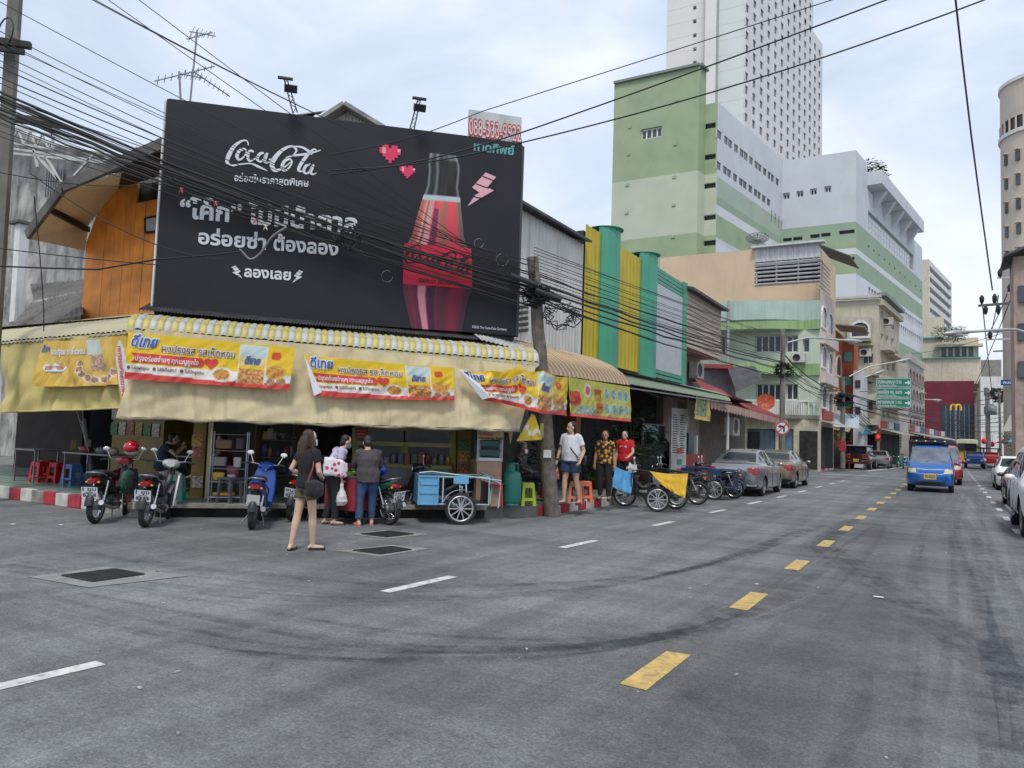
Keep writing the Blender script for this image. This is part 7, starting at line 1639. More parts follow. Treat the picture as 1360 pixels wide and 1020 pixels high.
def person(label,loc,heading,J=None,skin=skin1,top=None,bottom=None,shoes=None,hair=None,long_hair=False,mask=None,sleeve=.45,leg_cover=1.,skirt=False,build=1.,size=1.,voxel=.0095,cap=None,group=None,jacket=False,belly=0.,top_m=None,bottom_m=None,look=0.,headtilt=0.):
    """figure facing +x in its own axes; J overrides joints (metres for a 1.65 m person)"""
    P = dict(pel=(0,0,.90),chest=(0,0,1.20),neck=(0,0,1.385),head=(.02,0,1.505),shL=(0,.165,1.325),shR=(0,-.165,1.325),elL=(-.03,.22,1.06),elR=(-.03,-.22,1.06),wrL=(.03,.235,.83),wrR=(.03,-.235,.83),
             hpL=(0,.085,.87),hpR=(0,-.085,.87),knL=(.02,.095,.47),knR=(.02,-.095,.47),anL=(-.02,.10,.075),anR=(-.02,-.10,.075),ftL=None,ftR=None,hdL=None,hdR=None)
    if J: P.update(J)
    t = thing('person',label,'person',loc,heading,group); b_ = build; V = lambda k: Vector(P[k])
    S_ = MB(); pel,chest,neck,head = V('pel'),V('chest'),V('neck'),V('head')
    up = (chest-pel).normalized()
    def torso(mb,f=1.,a=0.,z0=-.06,bl=belly):
        st = [(pel+up*z0,.115,.15),(pel+up*.04,.12,.165),(pel.lerp(chest,.45),.10+bl,.135+bl*.7),(chest,.115+bl*.4,.155),(chest.lerp(neck,.45),.105,.165),(chest.lerp(neck,.75),.085,.13),(neck-Vector((0,0,.01)),.055,.065)]
        vs = []; n = 18
        for c,rx,ry in st:
            for j in range(n): an = 2*math.pi*j/n; vs.append(c+Vector(((rx*b_*f+a)*math.cos(an),(ry*b_*f+a)*math.sin(an),0)))
        k = len(st); mb.add(vs,[(i*n+j,i*n+(j+1) % n,(i+1)*n+(j+1) % n,(i+1)*n+j) for i in range(k-1) for j in range(n)]+[tuple(range(n))[::-1],tuple(range((k-1)*n,k*n))])
    torso(S_); S_.tube([neck-Vector((0,0,.06)),neck,head-Vector((0,0,.05))],[.06,.052,.052],12)
    hq = Matrix.Rotation(look,3,'Z') @ Matrix.Rotation(headtilt,3,'Y'); hv = lambda x,y,z: head+hq @ Vector((x,y,z))
    S_.ell(hv(-.005,0,.035),(.090,.074,.095),16,rot=hq); S_.ell(hv(.02,0,-.035),(.066,.055,.065),14,rot=hq); S_.tube([hv(.083,0,.02),hv(.103,0,-.012),hv(.085,0,-.022)],[.009,.015,.012],7)
    S_.ell(hv(.078,0,-.05),(.012,.024,.009),8,rot=hq)
    for s_ in (-1,1): S_.ell(hv(-.0,s_*.076,.0),(.022,.010,.032),8,rot=hq)
    for s_ in ('L','R'):
        sh,el,wr,hp,kn,an = (V(k+s_) for k in ('sh','el','wr','hp','kn','an')); sg = 1 if s_ == 'L' else -1
        S_.tube([sh+Vector((0,-sg*.05,.01)),sh,sh.lerp(el,.35),el,el.lerp(wr,.3),wr],[.05*b_,.052*b_,.045*b_,.036,.038,.024],12)
        S_.tube([hp+Vector((0,0,.05)),hp-Vector((0,0,.03)),hp.lerp(kn,.4),kn,kn.lerp(an,.3),kn.lerp(an,.65),an],[.085*b_,.088*b_,.074*b_,.052,.056,.043,.032],14)
        ft = V('ft'+s_) if P['ft'+s_] else an+Vector((.15,sg*.03,-.045)); fd = (ft-an); fd.z = 0; fd.normalize()
        S_.tube([an+Vector((0,0,.01))-fd*.02,an-Vector((0,0,.03)),Vector((ft.x,ft.y,an.z-.045))],[.032,.036,.026],10,flat=1.); S_.ell(an-fd*.035-Vector((0,0,.035)),(.035,.03,.032),10)
        hd = Vector(P['hd'+s_]) if P['hd'+s_] else (wr-el).normalized(); hand(S_,wr,hd,Vector((0,-sg,0)) if abs(hd.y) < .8 else Vector((0,0,-1)),.45,sg)
    skinmesh(S_,'body',skin,t,voxel,2)
    e = MB()
    for s_ in (-1,1): e.ell(hv(.078,s_*.03,.012),(.008,.014,.007),8,rot=hq); e.tube([hv(.083,s_*.015,.034),hv(.080,s_*.045,.034)],.004,4)
    e.build('eyes',eye_m,t,False)
    if top:
        T = MB(); torso(T,1.04,.018 if not jacket else .032,-.05 if not jacket else -.15)
        for s_ in ('L','R'):
            sh,el,wr = V('sh'+s_),V('el'+s_),V('wr'+s_); sg = 1 if s_ == 'L' else -1
            if sleeve <= 1: e_ = sh.lerp(el,sleeve); T.tube([sh+Vector((0,-sg*.07,.01)),sh,sh.lerp(el,sleeve*.6),e_],[.07*b_,.068*b_,.064*b_,.062*b_],14)
            else: T.tube([sh+Vector((0,-sg*.07,.01)),sh,sh.lerp(el,.5),el,el.lerp(wr,.5),el.lerp(wr,.93)],[.07*b_,.068*b_,.06*b_,.054,.05,.042],14)
        skinmesh(T,'shirt' if not jacket else 'jacket',top,t,.013,2,.014 if not jacket else .02,.5)
    if bottom:
        B_ = MB(); st = [pel+up*.05,pel,pel-Vector((0,0,.07))]; B_.tube([pel+up*(.03 if not jacket else -.02),pel-Vector((0,0,.03)),pel-Vector((0,0,.09))],[.108*b_,.125*b_,.118*b_],16)
        for s_ in ('L','R'):
            hp,kn,an = V('hp'+s_),V('kn'+s_),V('an'+s_); sg = 1 if s_ == 'L' else -1
            if leg_cover <= 1: e_ = hp.lerp(kn,leg_cover); B_.tube([hp+Vector((0,0,.05)),hp-Vector((0,0,.03)),hp.lerp(kn,leg_cover*.6),e_],[.10*b_,.105*b_,.102*b_,.105*b_],16)
            else: f = leg_cover-1; B_.tube([hp+Vector((0,0,.05)),hp-Vector((0,0,.03)),hp.lerp(kn,.5),kn,kn.lerp(an,.5*f),kn.lerp(an,f)],[.10*b_,.105*b_,.09*b_,.074,.066,.062],16)
        skinmesh(B_,'shorts' if leg_cover <= 1 else 'trousers',bottom,t,.013,2,.012,.4)
    if shoes:
        for s_ in ('L','R'):
            an = V('an'+s_); sg = 1 if s_ == 'L' else -1; ft = V('ft'+s_) if P['ft'+s_] else an+Vector((.15,sg*.03,-.045)); fd = ft-an; fd.z = 0; fd.normalize(); z = an.z-.06; q = MB()
            q.tube([Vector((an.x,an.y,z))-fd*.055,Vector((an.x,an.y,z)),Vector((ft.x,ft.y,z-.004))+fd*.02],[.03,.04,.036],12,flat=1.); q.tube([Vector((an.x,an.y,z+.01))-fd*.05,Vector((an.x,an.y,z+.015))-fd*.01],[.034,.036],10)
            skinmesh(q,'shoe',shoes,t,.010,1)
    if hair:
        h = MB(); h.ell(hv(-.028,0,.058),(.088,.082,.085),16,rot=hq); h.ell(hv(-.055,0,.0),(.058,.076,.085),14,rot=hq)
        if long_hair:
            h.tube([hv(-.06,0,.03),hv(-.085,0,-.08),hv(-.10,0,-.2),hv(-.09,0,-.33),hv(-.08,.0,-.40)],[.075,.088,.082,.06,.022],12)
            for s_ in (-1,1): h.tube([hv(-.0,s_*.065,.05),hv(-.005,s_*.085,-.05),hv(-.0,s_*.095,-.16),hv(.01,s_*.10,-.28),hv(.015,s_*.10,-.36)],[.03,.03,.034,.028,.01],8)
        skinmesh(h,'hair',hair,t,.010,2,.008,.25)
    if mask:
        k = MB(); n_ = 8
        k.grid(8,6,lambda u,v: hv(.096*math.cos((u-.5)*2.0)+.012*math.cos((v-.4)*3)-.004,.088*math.sin((u-.5)*2.0),-.085+.085*v)); k.build('face_mask',mask,t,False)
    if size != 1.: t.scale = (size,)*3
    return t
def stand(px,py,z=0.): p = atz(px,py,z); return (p.x,p.y,z)
def facing(px,a=0.):
    """heading that looks straight away from the camera at column px, plus a degrees to the left"""
    r_ = ray(px,600); return math.atan2(r_.y,r_.x)+R(a)
wm_ = mat('white_mask',(.75,.77,.8),.8,var=.03); bm_ = mat('blue_mask',(.2,.45,.62),.8,var=.03)
tee = mat('black_tee',(.012,.012,.014),.85,var=.1,bump=.2); olive_s = mat('olive_shorts',(.10,.085,.045),.9,var=.15,bump=.2); flat_b = mat('black_flat_shoe',(.015,.015,.016),.35)
# woman in the road: seen from behind-left, looking right
P1_ = person('young woman with long brown hair, black tee and olive shorts standing in the road',stand(403,731),facing(403,-52),skin=mat('skin_fair',(.60,.40,.29),.5,var=.05,vs=9),top=tee,bottom=olive_s,shoes=flat_b,hair=hair_b,long_hair=True,mask=wm_,sleeve=.5,leg_cover=.42,build=.90,size=1.0,look=-.25,
    J=dict(anL=(-.13,.105,.075),anR=(.10,-.06,.075),knL=(-.05,.10,.475),knR=(.06,-.08,.475),ftL=(-.02,.16,.03),ftR=(.23,-.14,.03),elL=(-.09,.235,1.09),wrL=(.07,.19,1.0),hdL=(.7,-.5,.2),elR=(.02,-.22,1.07),wrR=(.14,-.14,.97),hdR=(.5,.6,.2)),voxel=.008)
bag_l = mat('black_leather',(.022,.023,.026),.35,bump=.2); t = thing('shoulder_bag','slouchy black leather shoulder bag on the hip of the woman in olive shorts','bag',P1_.location,P1_.rotation_euler[2])
q = MB(); q.grid(12,10,lambda u,v: (-.155+.30*u*(1-.1*v)+.01,-.19-.05*math.sin(math.pi*u)*math.sin(math.pi*(.15+v*.8))-.01,.99-.25*v+.05*(u-.5)**2*4*(1-v)-.05*u)); q.grid(12,10,lambda u,v: (-.155+.30*u*(1-.1*v)+.01,-.145,.99-.25*v+.05*(u-.5)**2*4*(1-v)-.05*u)); q.box((0,-.17,.74),(.27,.06,.02),0)
skinmesh(MB().loft([(-.16,-.195,.86,.03,.10),(-.08,-.20,.86,.05,.125),(.03,-.20,.84,.05,.12),(.12,-.19,.84,.03,.09)],16,p=3),'pouch',bag_l,t,.012,2,.01)
q = MB(); q.tube([(-.13,-.185,.95),(-.06,-.19,1.13),(.0,-.14,1.38),(.03,-.05,1.41)],.012,6); q.build('strap',mat('red_brown_strap',(.25,.03,.03),.5),t,False); q = MB(); q.tube([(-.02,.0,1.4),(.1,-.12,1.25),(.11,-.2,.95)],.012,6); q.build('strap',bag_l,t,False)
# shopper in lilac shirt, walking left profile to the right
lil = mat('lilac_checked_shirt',(.45,.43,.60),.85,var=.15,vs=25); blkt = mat('black_trousers',(.015,.015,.017),.9)
J = dict(chest=(.07,0,1.16),neck=(.16,0,1.33),head=(.22,0,1.43),shL=(.10,.16,1.28),shR=(.10,-.16,1.28),elL=(.10,.2,1.02),wrL=(.22,.2,.86),elR=(.06,-.2,1.03),wrR=(.11,-.19,.80),hdL=(.3,0,-1),hdR=(.1,0,-1),knL=(.05,.09,.46),anL=(-.06,.1,.075),knR=(.06,-.09,.46),anR=(.04,-.1,.075))
ps_ = stand(438,697)
P2_ = person('stooping shopper in a lilac shirt and blue face mask beside the black motorbike',ps_,facing(443,-72),J,skin1,lil,blkt,mat('dark_shoe',(.05,.05,.05),.6),hair_m,False,bm_,.55,1.9,headtilt=.25)
t = thing('flowered_bag','white tote bag with pink flowers under the arm of the shopper','bag',ps_,facing(443,-72)); fm = mat('flowered_cloth',(.7,.68,.68),.8)
m = fm; n_ = m.node_tree; vo = n_.nodes.new('ShaderNodeTexVoronoi'); vo.inputs['Scale'].default_value = 11; tc_n = n_.nodes.new('ShaderNodeTexCoord'); n_.links.new(tc_n.outputs['Object'],vo.inputs[0]); rr = n_.nodes.new('ShaderNodeValToRGB'); rr.color_ramp.elements[0].color = (.6,.04,.12,1); rr.color_ramp.elements[1].color = (.72,.68,.69,1); rr.color_ramp.elements[0].position = .32; rr.color_ramp.elements[1].position = .38; n_.links.new(vo.outputs[0],rr.inputs[0]); n_.links.new(rr.outputs[0],n_.nodes['Principled BSDF'].inputs['Base Color'])
skinmesh(MB().loft([(-.22,-.20,1.04,.03,.15),(-.1,-.22,1.02,.07,.16),(.1,-.21,.98,.07,.15),(.2,-.19,.96,.03,.12)],16,p=4),'pouch',fm,t,.014,1,.01); MB().tube([(-.1,-.2,1.12),(-.03,-.16,1.32),(.06,-.2,1.1)],.01,5).build('handle',fm,t,False)
t = thing('carrier_bag','white plastic carrier bag with orange fruit hanging from the hand of the shopper','bag',ps_,facing(443,-72)); pb = mat('thin_white_plastic',(.7,.7,.7),.35,var=.05,alpha=.8,bump=.3)
skinmesh(MB().loft([(.12,-.2,.72,.01,.01),(.12,-.2,.66,.03,.03),(.12,-.2,.52,.085,.075),(.12,-.2,.38,.105,.09),(.12,-.2,.33,.07,.06)],14,p=2.5,axis='Z') if False else MB().tube([(.12,-.2,.74),(.12,-.2,.64),(.12,-.2,.52),(.12,-.2,.42),(.12,-.2,.35)],[.02,.04,.085,.105,.07],14),'sack',pb,t,.012,1,.014,1)
q = MB(); q.ell((.13,-.215,.42),(.075,.085,.05),10); q.build('fruit',mat('orange_fruit',(.75,.16,.03),.5),t,False); q = MB(); [q.tube([(.12+o_,-.2,.70),(.115,-.195,.80)],.007,5) for o_ in (-.025,.025)]; q.build('handle',pb,t,False)
# person in dark jacket and jeans
jk = mat('plum_brown_jacket',(.062,.05,.055),.85,var=.15,bump=.2); jean = mat('blue_jeans',(.03,.07,.15),.85,var=.25,vs=7,bump=.2); pinkshoe = mat('pink_clog',(.6,.16,.2),.5)
J = dict(chest=(.05,0,1.15),neck=(.12,0,1.33),head=(.18,0,1.43),shL=(.06,.17,1.26),shR=(.06,-.17,1.26),elL=(.16,.24,1.03),wrL=(.36,.16,1.0),elR=(.16,-.24,1.03),wrR=(.36,-.16,1.0),anL=(-.05,.14,.075),anR=(.02,-.1,.075),knL=(.01,.12,.46),knR=(.04,-.1,.46))
person('customer in a plum brown jacket, blue jeans and pink clogs leaning to the counter',stand(486,698),facing(486,12),J,skin1,jk,jean,pinkshoe,hair_m,sleeve=1.9,leg_cover=1.88,jacket=True,build=1.08,headtilt=.3)
# seated person in patterned shirt, left of the pole, on the green stool
camo = mat('dark_patterned_shirt',(.10,.09,.10),.85,var=1.2,vs=26); dk = mat('dark_slate_trousers',(.03,.035,.045),.9,var=.2)
p = atz(690,664,KZ); SEATJ = dict(pel=(-.1,0,.52),chest=(-.05,0,.82),neck=(.0,0,1.0),head=(.05,0,1.11),shL=(-.03,.16,.94),shR=(-.03,-.16,.94),elL=(.08,.2,.70),wrL=(.3,.12,.58),elR=(.08,-.2,.70),wrR=(.3,-.08,.60),hpL=(-.08,.085,.49),hpR=(-.08,-.085,.49),knL=(.33,.12,.49),knR=(.36,-.06,.56),anL=(.33,.12,.075),anR=(.60,.05,.36),ftR=(.74,.08,.34))
person('masked vendor in a dark patterned shirt seated with crossed legs beside the gas bottle',(p.x,p.y,KZ),facing(695,-105),SEATJ,skin2,camo,dk,flat_b,mat('grey_hair',(.08,.08,.08),.6),mask=wm_,sleeve=1.8,leg_cover=1.7)
# man in white tee
tw = mat('white_tee',(.62,.63,.68),.85,var=.05,bump=.2); nsh = mat('navy_shorts',(.02,.045,.09),.85,var=.2)
J = dict(anL=(-.12,.14,.075),knL=(-.02,.12,.47),anR=(.08,-.10,.075),knR=(.06,-.1,.47),wrL=(.12,.27,.87),elL=(-.03,.27,1.06),elR=(.0,-.27,1.06),wrR=(.12,-.26,.86),head=(.03,0,1.51))
P5 = person('heavy man in a white tee and navy shorts stepping off the kerb beside the pole',stand(757,669,KZ),facing(757,150),J,skin1,tw,nsh,mat('brown_sandal',(.1,.06,.05),.6),hair_m,False,None,.62,.62,build=1.16,belly=.035,size=1.06,look=-.5)
q = MB(); h = P5.rotation_euler[2]
t = thing('cross_body_bag','black cross body bag worn by the man in the white tee','bag',P5.location,h); q.tube([(.0,-.1,1.47),(.14,-.02,1.33),(.17,.1,1.15),(.1,.22,.98)],.014,6); q.build('strap',bag_l,t,False); q = MB(); q.loft([(-.12,.27,.93,.04,.09),(-.02,.28,.93,.04,.09)],12,p=4); q.build('pouch',bag_l,t,False)
q = MB(); q.tube([(.10,-.262,.885),(.125,-.262,.86)],.031,12); single(q,'wrist_watch',bag_l,'black watch on the wrist of the man in the white tee','watch'); w_ = bpy.data.objects['wrist_watch']; w_.matrix_world = Matrix.Translation(P5.location) @ Matrix.Rotation(h,4,'Z') @ Matrix.Scale(1.06,4)
q = MB(); bx = MB(); t = thing('pink_bag','pink striped plastic bag carried by the man in the white tee','bag',P5.location,h); skinmesh(MB().tube([(.13,-.27,.78),(.13,-.27,.66),(.13,-.27,.50)],[.02,.05,.06],10),'sack',mat('pink_striped_plastic',(.6,.2,.16),.5,var=.5,vs=20),t,.012,1,.01)
# woman in black and orange patterned shirt, and the one in red
pat = mat('orange_leaf_shirt',(.02,.02,.02),.85); n_ = pat.node_tree; vo = n_.nodes.new('ShaderNodeTexVoronoi'); vo.inputs['Scale'].default_value = 13; tcn = n_.nodes.new('ShaderNodeTexCoord'); n_.links.new(tcn.outputs['Object'],vo.inputs[0]); rr = n_.nodes.new('ShaderNodeValToRGB'); rr.color_ramp.elements[0].color = (.55,.26,.03,1); rr.color_ramp.elements[1].color = (.02,.018,.016,1); rr.color_ramp.elements[0].position = .42; rr.color_ramp.elements[1].position = .5; n_.links.new(vo.outputs[0],rr.inputs[0]); n_.links.new(rr.outputs[0],n_.nodes['Principled BSDF'].inputs['Base Color'])
person('older woman in a black shirt with orange leaf print by the plants',stand(802,664,KZ),facing(802,170),dict(),skin2,pat,blkt,flat_b,hair_m,sleeve=.6,leg_cover=1.9,build=1.08,size=.97)
p6 = person('person in a bright red tee standing behind the nearest bike cart',stand(829,658,KZ),facing(829,160),dict(head=(.06,0,1.48),elL=(.1,.24,1.08),wrL=(.3,.2,.98)),skin1,mat('red_tee',(.5,.01,.015),.85),blkt,flat_b,hair_m,sleeve=.55,leg_cover=1.9,build=1.1,size=1.0)
tx = MB(); put_text(tx,'สบาย',lambda x,y: (.137+.0*y-.8*x*x,-x,1.2+y),0,0,.07,.18,.03,center=True); tx.build('lettering',ink,p6,False)
# two diners in the dark room behind the motorbikes
nvt = mat('navy_tee',(.015,.03,.07),.85)
p = atz(202,660,KZ); person('diner in a navy tee eating at the table behind the white motorbike',(p.x-.9,p.y+.9,KZ),facing(200,-90),dict(SEATJ,elL=(.15,.24,.78),wrL=(.3,.1,.95),hdL=(.3,-.5,.8),elR=(.15,-.24,.78),wrR=(.3,-.1,.9),head=(.12,0,1.08)),skin1,nvt,dk,flat_b,hair_m,leg_cover=1.8)
person('diner in a dark red shirt seated in the shade facing the navy shirted one',(p.x+.1,p.y+1.5,KZ),facing(235,80),dict(SEATJ,elL=(.15,.24,.78),wrL=(.34,.1,.85)),skin1,mat('dark_red_shirt',(.12,.015,.02),.85),dk,flat_b,hair_m,leg_cover=1.8)
# far pedestrians
cols_p = [mat('ped_shirt_white',(.5,.5,.5),.9),mat('ped_shirt_red',(.4,.03,.03),.9),mat('ped_shirt_blue',(.05,.12,.3),.9)]
far_p = person('passer-by in a pale shirt on the far left pavement',(-6.4,74,.15),R(90),None,skin1,cols_p[0],blkt,flat_b,hair_m,voxel=.02)
for i,(x,y,a,lab) in enumerate(((4.4,60,80,'passer-by under the far right market umbrellas, nearest to the road'),(5.0,66,-70,'passer-by under the far right market umbrellas, in red'),(4.6,73,60,'passer-by in blue at the far end of the right pavement'),(-6.9,66,-60,'passer-by in blue near the lit board on the far left'))):
    dup(far_p,(x,y,.14),R(a),lab,None,{cols_p[0]: cols_p[(i+1) % 3]})
# ---------------------------------------------------------------- stools, tables, goods
def stool(label,px,py,m,rz=0.,z=KZ,src=None,h=.46):
    p = atz(px,py,z)
    if src:
        return dup(src,(p.x,p.y,z),rz,label,None,{src.children[0].data.materials[0]: m})
    t = thing('plastic_stool',label,'stool',(p.x,p.y,z),rz,'plastic stools'); s0,s1 = .17,.13
    q = MB(); q.loft([(0,0,h-.03,s1+.005,s1+.005),(0,0,h-.005,s1+.005,s1+.005),(0,0,h,s1-.01,s1-.01)],24,p=7,axis='Z'); q.build('seat',m,t,False)
    for a in (0,1,2,3):
        M = Matrix.Rotation(a*math.pi/2,4,'Z'); q = MB(); th = .012
        def pl(x0,x1,z0,z1):
            f = lambda x,z: M @ Vector((x*(s0+(s1-s0)*z/h)/s0,-(s0+(s1-s0)*z/h),z)); g_ = lambda x,z: M @ Vector((x*(s0+(s1-s0)*z/h)/s0,-(s0+(s1-s0)*z/h)+th,z))
            vs = [f(x0,z0),f(x1,z0),f(x1,z1),f(x0,z1),g_(x0,z0),g_(x1,z0),g_(x1,z1),g_(x0,z1)]; q.add(vs,[(0,1,2,3),(7,6,5,4),(0,4,5,1),(1,5,6,2),(2,6,7,3),(3,7,4,0)])
        pl(-s0,-s0*.55,0,h-.03); pl(s0*.55,s0,0,h-.03); pl(-s0*.55,s0*.55,.10,.16); pl(-s0*.55,s0*.55,h-.10,h-.03)
        q.build('side_panel',m,t,False)
    return t
red_s = mat('stool_red',(.5,.012,.015),.35); blue_s = mat('stool_blue',(.06,.18,.5),.35); teal_s = mat('stool_teal',(.03,.42,.32),.35); lime_s = mat('stool_lime',(.38,.45,.03),.35); orange_s = mat('stool_orange',(.62,.14,.05),.35)
s1 = stool('red plastic stool under the steel table, leftmost of the three',52,640,red_s,.2)
stool('red plastic stool under the steel table, middle of the three',62,637,red_s,.5,src=s1); stool('red plastic stool next to the blue one',76,641,red_s,.1,src=s1)
stool('blue plastic stool left of the maroon motorbike',95,644,blue_s,.2,src=s1); stool('second blue plastic stool behind the maroon motorbike',168,652,blue_s,.4,src=s1); stool('teal plastic stool right of the white motorbike',232,664,teal_s,.75,src=s1)
stool('lime green plastic stool under the seated vendor',698,671,lime_s,.9,src=s1); stool('orange plastic stool behind the man in the white tee',776,667,orange_s,.6,src=s1); stool('red plastic stool just right of the wooden pole',727,664,red_s,.6,src=s1); stool('second orange plastic stool, half hidden by the legs of the man',765,668,mat('stool_salmon',(.6,.2,.12),.35),.3,src=s1)
def table(label,x,y,L_,W_,h,rz=0,topm=None):
    t = thing('table',label,'table',(x,y,KZ),rz,'steel dining tables'); q = MB(); q.bx(-L_/2,L_/2,-W_/2,W_/2,h-.03,h); q.build('table_top',topm or steel,t,False)
    for sx in (-1,1):
        for sy in (-1,1): q = MB(); q.bx(sx*(L_/2-.05)-.015,sx*(L_/2-.05)+.015,sy*(W_/2-.05)-.015,sy*(W_/2-.05)+.015,0,h-.03); q.build('leg',steel,t,False)
        q = MB(); q.bx(sx*(L_/2-.05)-.012,sx*(L_/2-.05)+.012,-W_/2+.05,W_/2-.05,.1,.13); q.build('stretcher',steel,t,False)
    return t
p = atz(28,640,KZ); table('steel table over the leftmost red stool',p.x,p.y+.3,.9,.6,.74); p = atz(82,648,KZ); table('long steel table behind the blue stool',p.x+.4,p.y+.5,1.7,.6,.74)
p = atz(215,655,KZ); table('steel table where the two diners sit',p.x-.4,p.y+1.25,1.2,.6,.72)
for i,(dx,c) in enumerate(((-.5,(.3,.05,.04)),(.1,(.2,.2,.22)),(.5,(.4,.35,.3)))):
    p = atz(82,648,KZ); q = MB(); q.ell((p.x+.4+dx,p.y+.5,KZ+.80),(.16,.11,.08),12); single(q,'plastic_bag',mat('bag_tint%d' % i if False else ('bag_red','bag_grey','bag_beige')[i],c,.5,bump=.5),('red','grey','beige')[i]+' plastic bag on the long steel table','bag',loc=(p.x+.4+dx,p.y+.5,KZ+.74))
# rack of goods by the yellow pillar
rk = thing('goods_rack','wire rack of small goods beside the yellow pillar','rack',chf(285,668,.3),math.radians(45)); L0 = rk.location; q = MB(); rx0,rx1,ry0,ry1 = 0,.62,0,.4
loc0 = atz(276,668,KZ); rk.location = (loc0.x,loc0.y,KZ); WM[rk.name] = Matrix.Translation(rk.location) @ Matrix.Rotation(R(45),4,'Z')
for x in (rx0,rx1):
    for y in (ry0,ry1): q.tube([(x,y,0),(x,y,1.3)],.012,6)
q.build('frame',alu,rk,False)
for z in (.1,.38,.62,.95,1.25):
    q = MB()
    for k in range(7): q.tube([(rx0,ry0+(ry1-ry0)*k/6,z),(rx1,ry0+(ry1-ry0)*k/6,z)],.005,4)
    for k in range(5): q.tube([(rx0+(rx1-rx0)*k/4,ry0,z),(rx0+(rx1-rx0)*k/4,ry1,z)],.005,4)
    q.build('shelf',alu,rk,False)
goods = [('grey_toolbox','grey plastic case lying on the goods rack',(.25,.25,.25),.12,.66,.3,.26,.16),('yellow_tub','yellow tub on the goods rack',(.6,.42,.03),.14,.4,.2,.2,.14),('white_bowl','white bowl on the lower shelf of the goods rack',(.6,.6,.58),.36,.4,.16,.16,.1),('brown_box','brown snack box on the upper shelf of the goods rack',(.25,.13,.06),.2,.98,.3,.2,.16),('orange_tray','orange tray at the foot of the goods rack',(.65,.3,.03),.25,.12,.42,.3,.05),('white_carton','small white carton on the second shelf of the goods rack',(.55,.55,.52),.45,.64,.14,.14,.18),('dark_tin','dark tin on the upper shelf of the goods rack',(.08,.06,.06),.48,.98,.16,.16,.2)]
for nm,lab,c,x,z,sx,sy,sz in goods:
    q = MB(); q.loft([(0,0,0,sx/2*.9,sy/2*.9),(0,0,sz*.85,sx/2,sy/2),(0,0,sz,sx/2*.9,sy/2*.9)],16,p=5 if 'bowl' not in nm else 2,axis='Z'); o = single(q,nm,mat(nm,c,.5,dirt=.2),lab,'goods'); o.matrix_world = Matrix.Translation(rk.location) @ Matrix.Rotation(R(45),4,'Z') @ Matrix.Translation((x,.2,z+.01))
def bin_(name,label,px,py,z,m,r,h,cat='bucket'):
    p = atz(px,py,KZ); p.z = z; q = MB(); q.lathe([(0,0),(r*.8,0),(r,h),(r*.93,h),(r*.75,.02),(0,.02)],(0,0,0),'Z',20); o = single(q,name,m,label,cat); o.location = p; return o
bin_('pink_basket','pink plastic basket between the goods rack and the blue scooter',307,666,.72,mat('basket_pink',(.5,.12,.2),.5),.12,.2,'basket')
gr = thing('grey_stool_frame','grey plastic chair frame left of the blue scooter','chair',(0,0,0)); p = atz(304,668,KZ); gr.location = p; WM[gr.name] = Matrix.Translation(p)
for x in (-.17,.17): q = MB(); q.bar((x,-.12,0),(x*.8,-.1,.45),.05,.05); q.build('leg',steel,gr,False); q = MB(); q.bar((x,.14,0),(x*.8,.12,.45),.05,.05); q.build('leg',steel,gr,False)
q = MB(); q.bx(-.18,.18,-.16,.16,.43,.47); q.build('seat',steel,gr,False)
# gas bottle
p = atz(679,672,KZ); gb = thing('gas_bottle','tall teal gas bottle between the red chair and the seated vendor','gas bottle',(p.x,p.y,KZ)); gm_ = mat('gas_teal',(.02,.19,.15),.4,dirt=.4,ds=6)
q = MB(); q.lathe([(0,.05),(.15,.05),(.185,.10),(.19,.55),(.17,.65),(.09,.71),(0,.72)],(0,0,0),'Z',28); q.build('tank',gm_,gb,False); q = MB(); q.lathe([(.14,0),(.155,0),(.155,.07),(.14,.07),(.14,0)],(0,0,0),'Z',24); q.build('foot_ring',gm_,gb,False)
q = MB(); 
for a in range(3): 
    for k in range(6): a0 = a*2.09+k*.25; q.bar((.12*math.cos(a0),.12*math.sin(a0),.76),(.12*math.cos(a0+.27),.12*math.sin(a0+.27),.76),.012,.14)
q.lathe([(.115,.83),(.13,.84),(.115,.86),(.10,.84),(.115,.83)],(0,0,0),'Z',20); q.build('collar',gm_,gb,False); q = MB(); q.cyl((0,0,.7),(0,0,.8),.03); q.build('valve',mat('brass',(.5,.35,.1),.3,.9),gb,False)
# red plastic chair by the cart
def chair(label,px,py,m,rz):
    p = atz(px,py,KZ); t = thing('plastic_chair',label,'chair',(p.x,p.y,KZ),rz,'red plastic chairs'); q = MB(); q.loft([(-.2,0,.42,.19,.012),(.2,0,.44,.21,.012)],14,p=6); q.build('seat',m,t,False)
    for sx,sy in ((-1,-1),(-1,1),(1,-1),(1,1)): q = MB(); q.tube([(sx*.19,sy*.18,.42),(sx*.22,sy*.21,0)],[.02,.016],8); q.build('leg',m,t,False)
    q = MB(); q.grid(8,8,lambda u,v: (-.2-.1*v+.04*math.cos((u-.5)*3),(u-.5)*.42,.44+.36*v)); q.grid(8,8,lambda u,v: (-.215-.1*v+.04*math.cos((u-.5)*3),(u-.5)*.42,.44+.36*v)); q.build('backrest',m,t,False); return t
chair('red plastic chair between the blue sidecar and the gas bottle',655,672,red_p,R(20)); chair('red plastic chair behind the sky blue sidecar',612,668,red_p,R(60)); chair('maroon plastic chair behind the shopper with the carrier bag',462,672,mat('chair_maroon',(.3,.02,.04),.4),R(100))
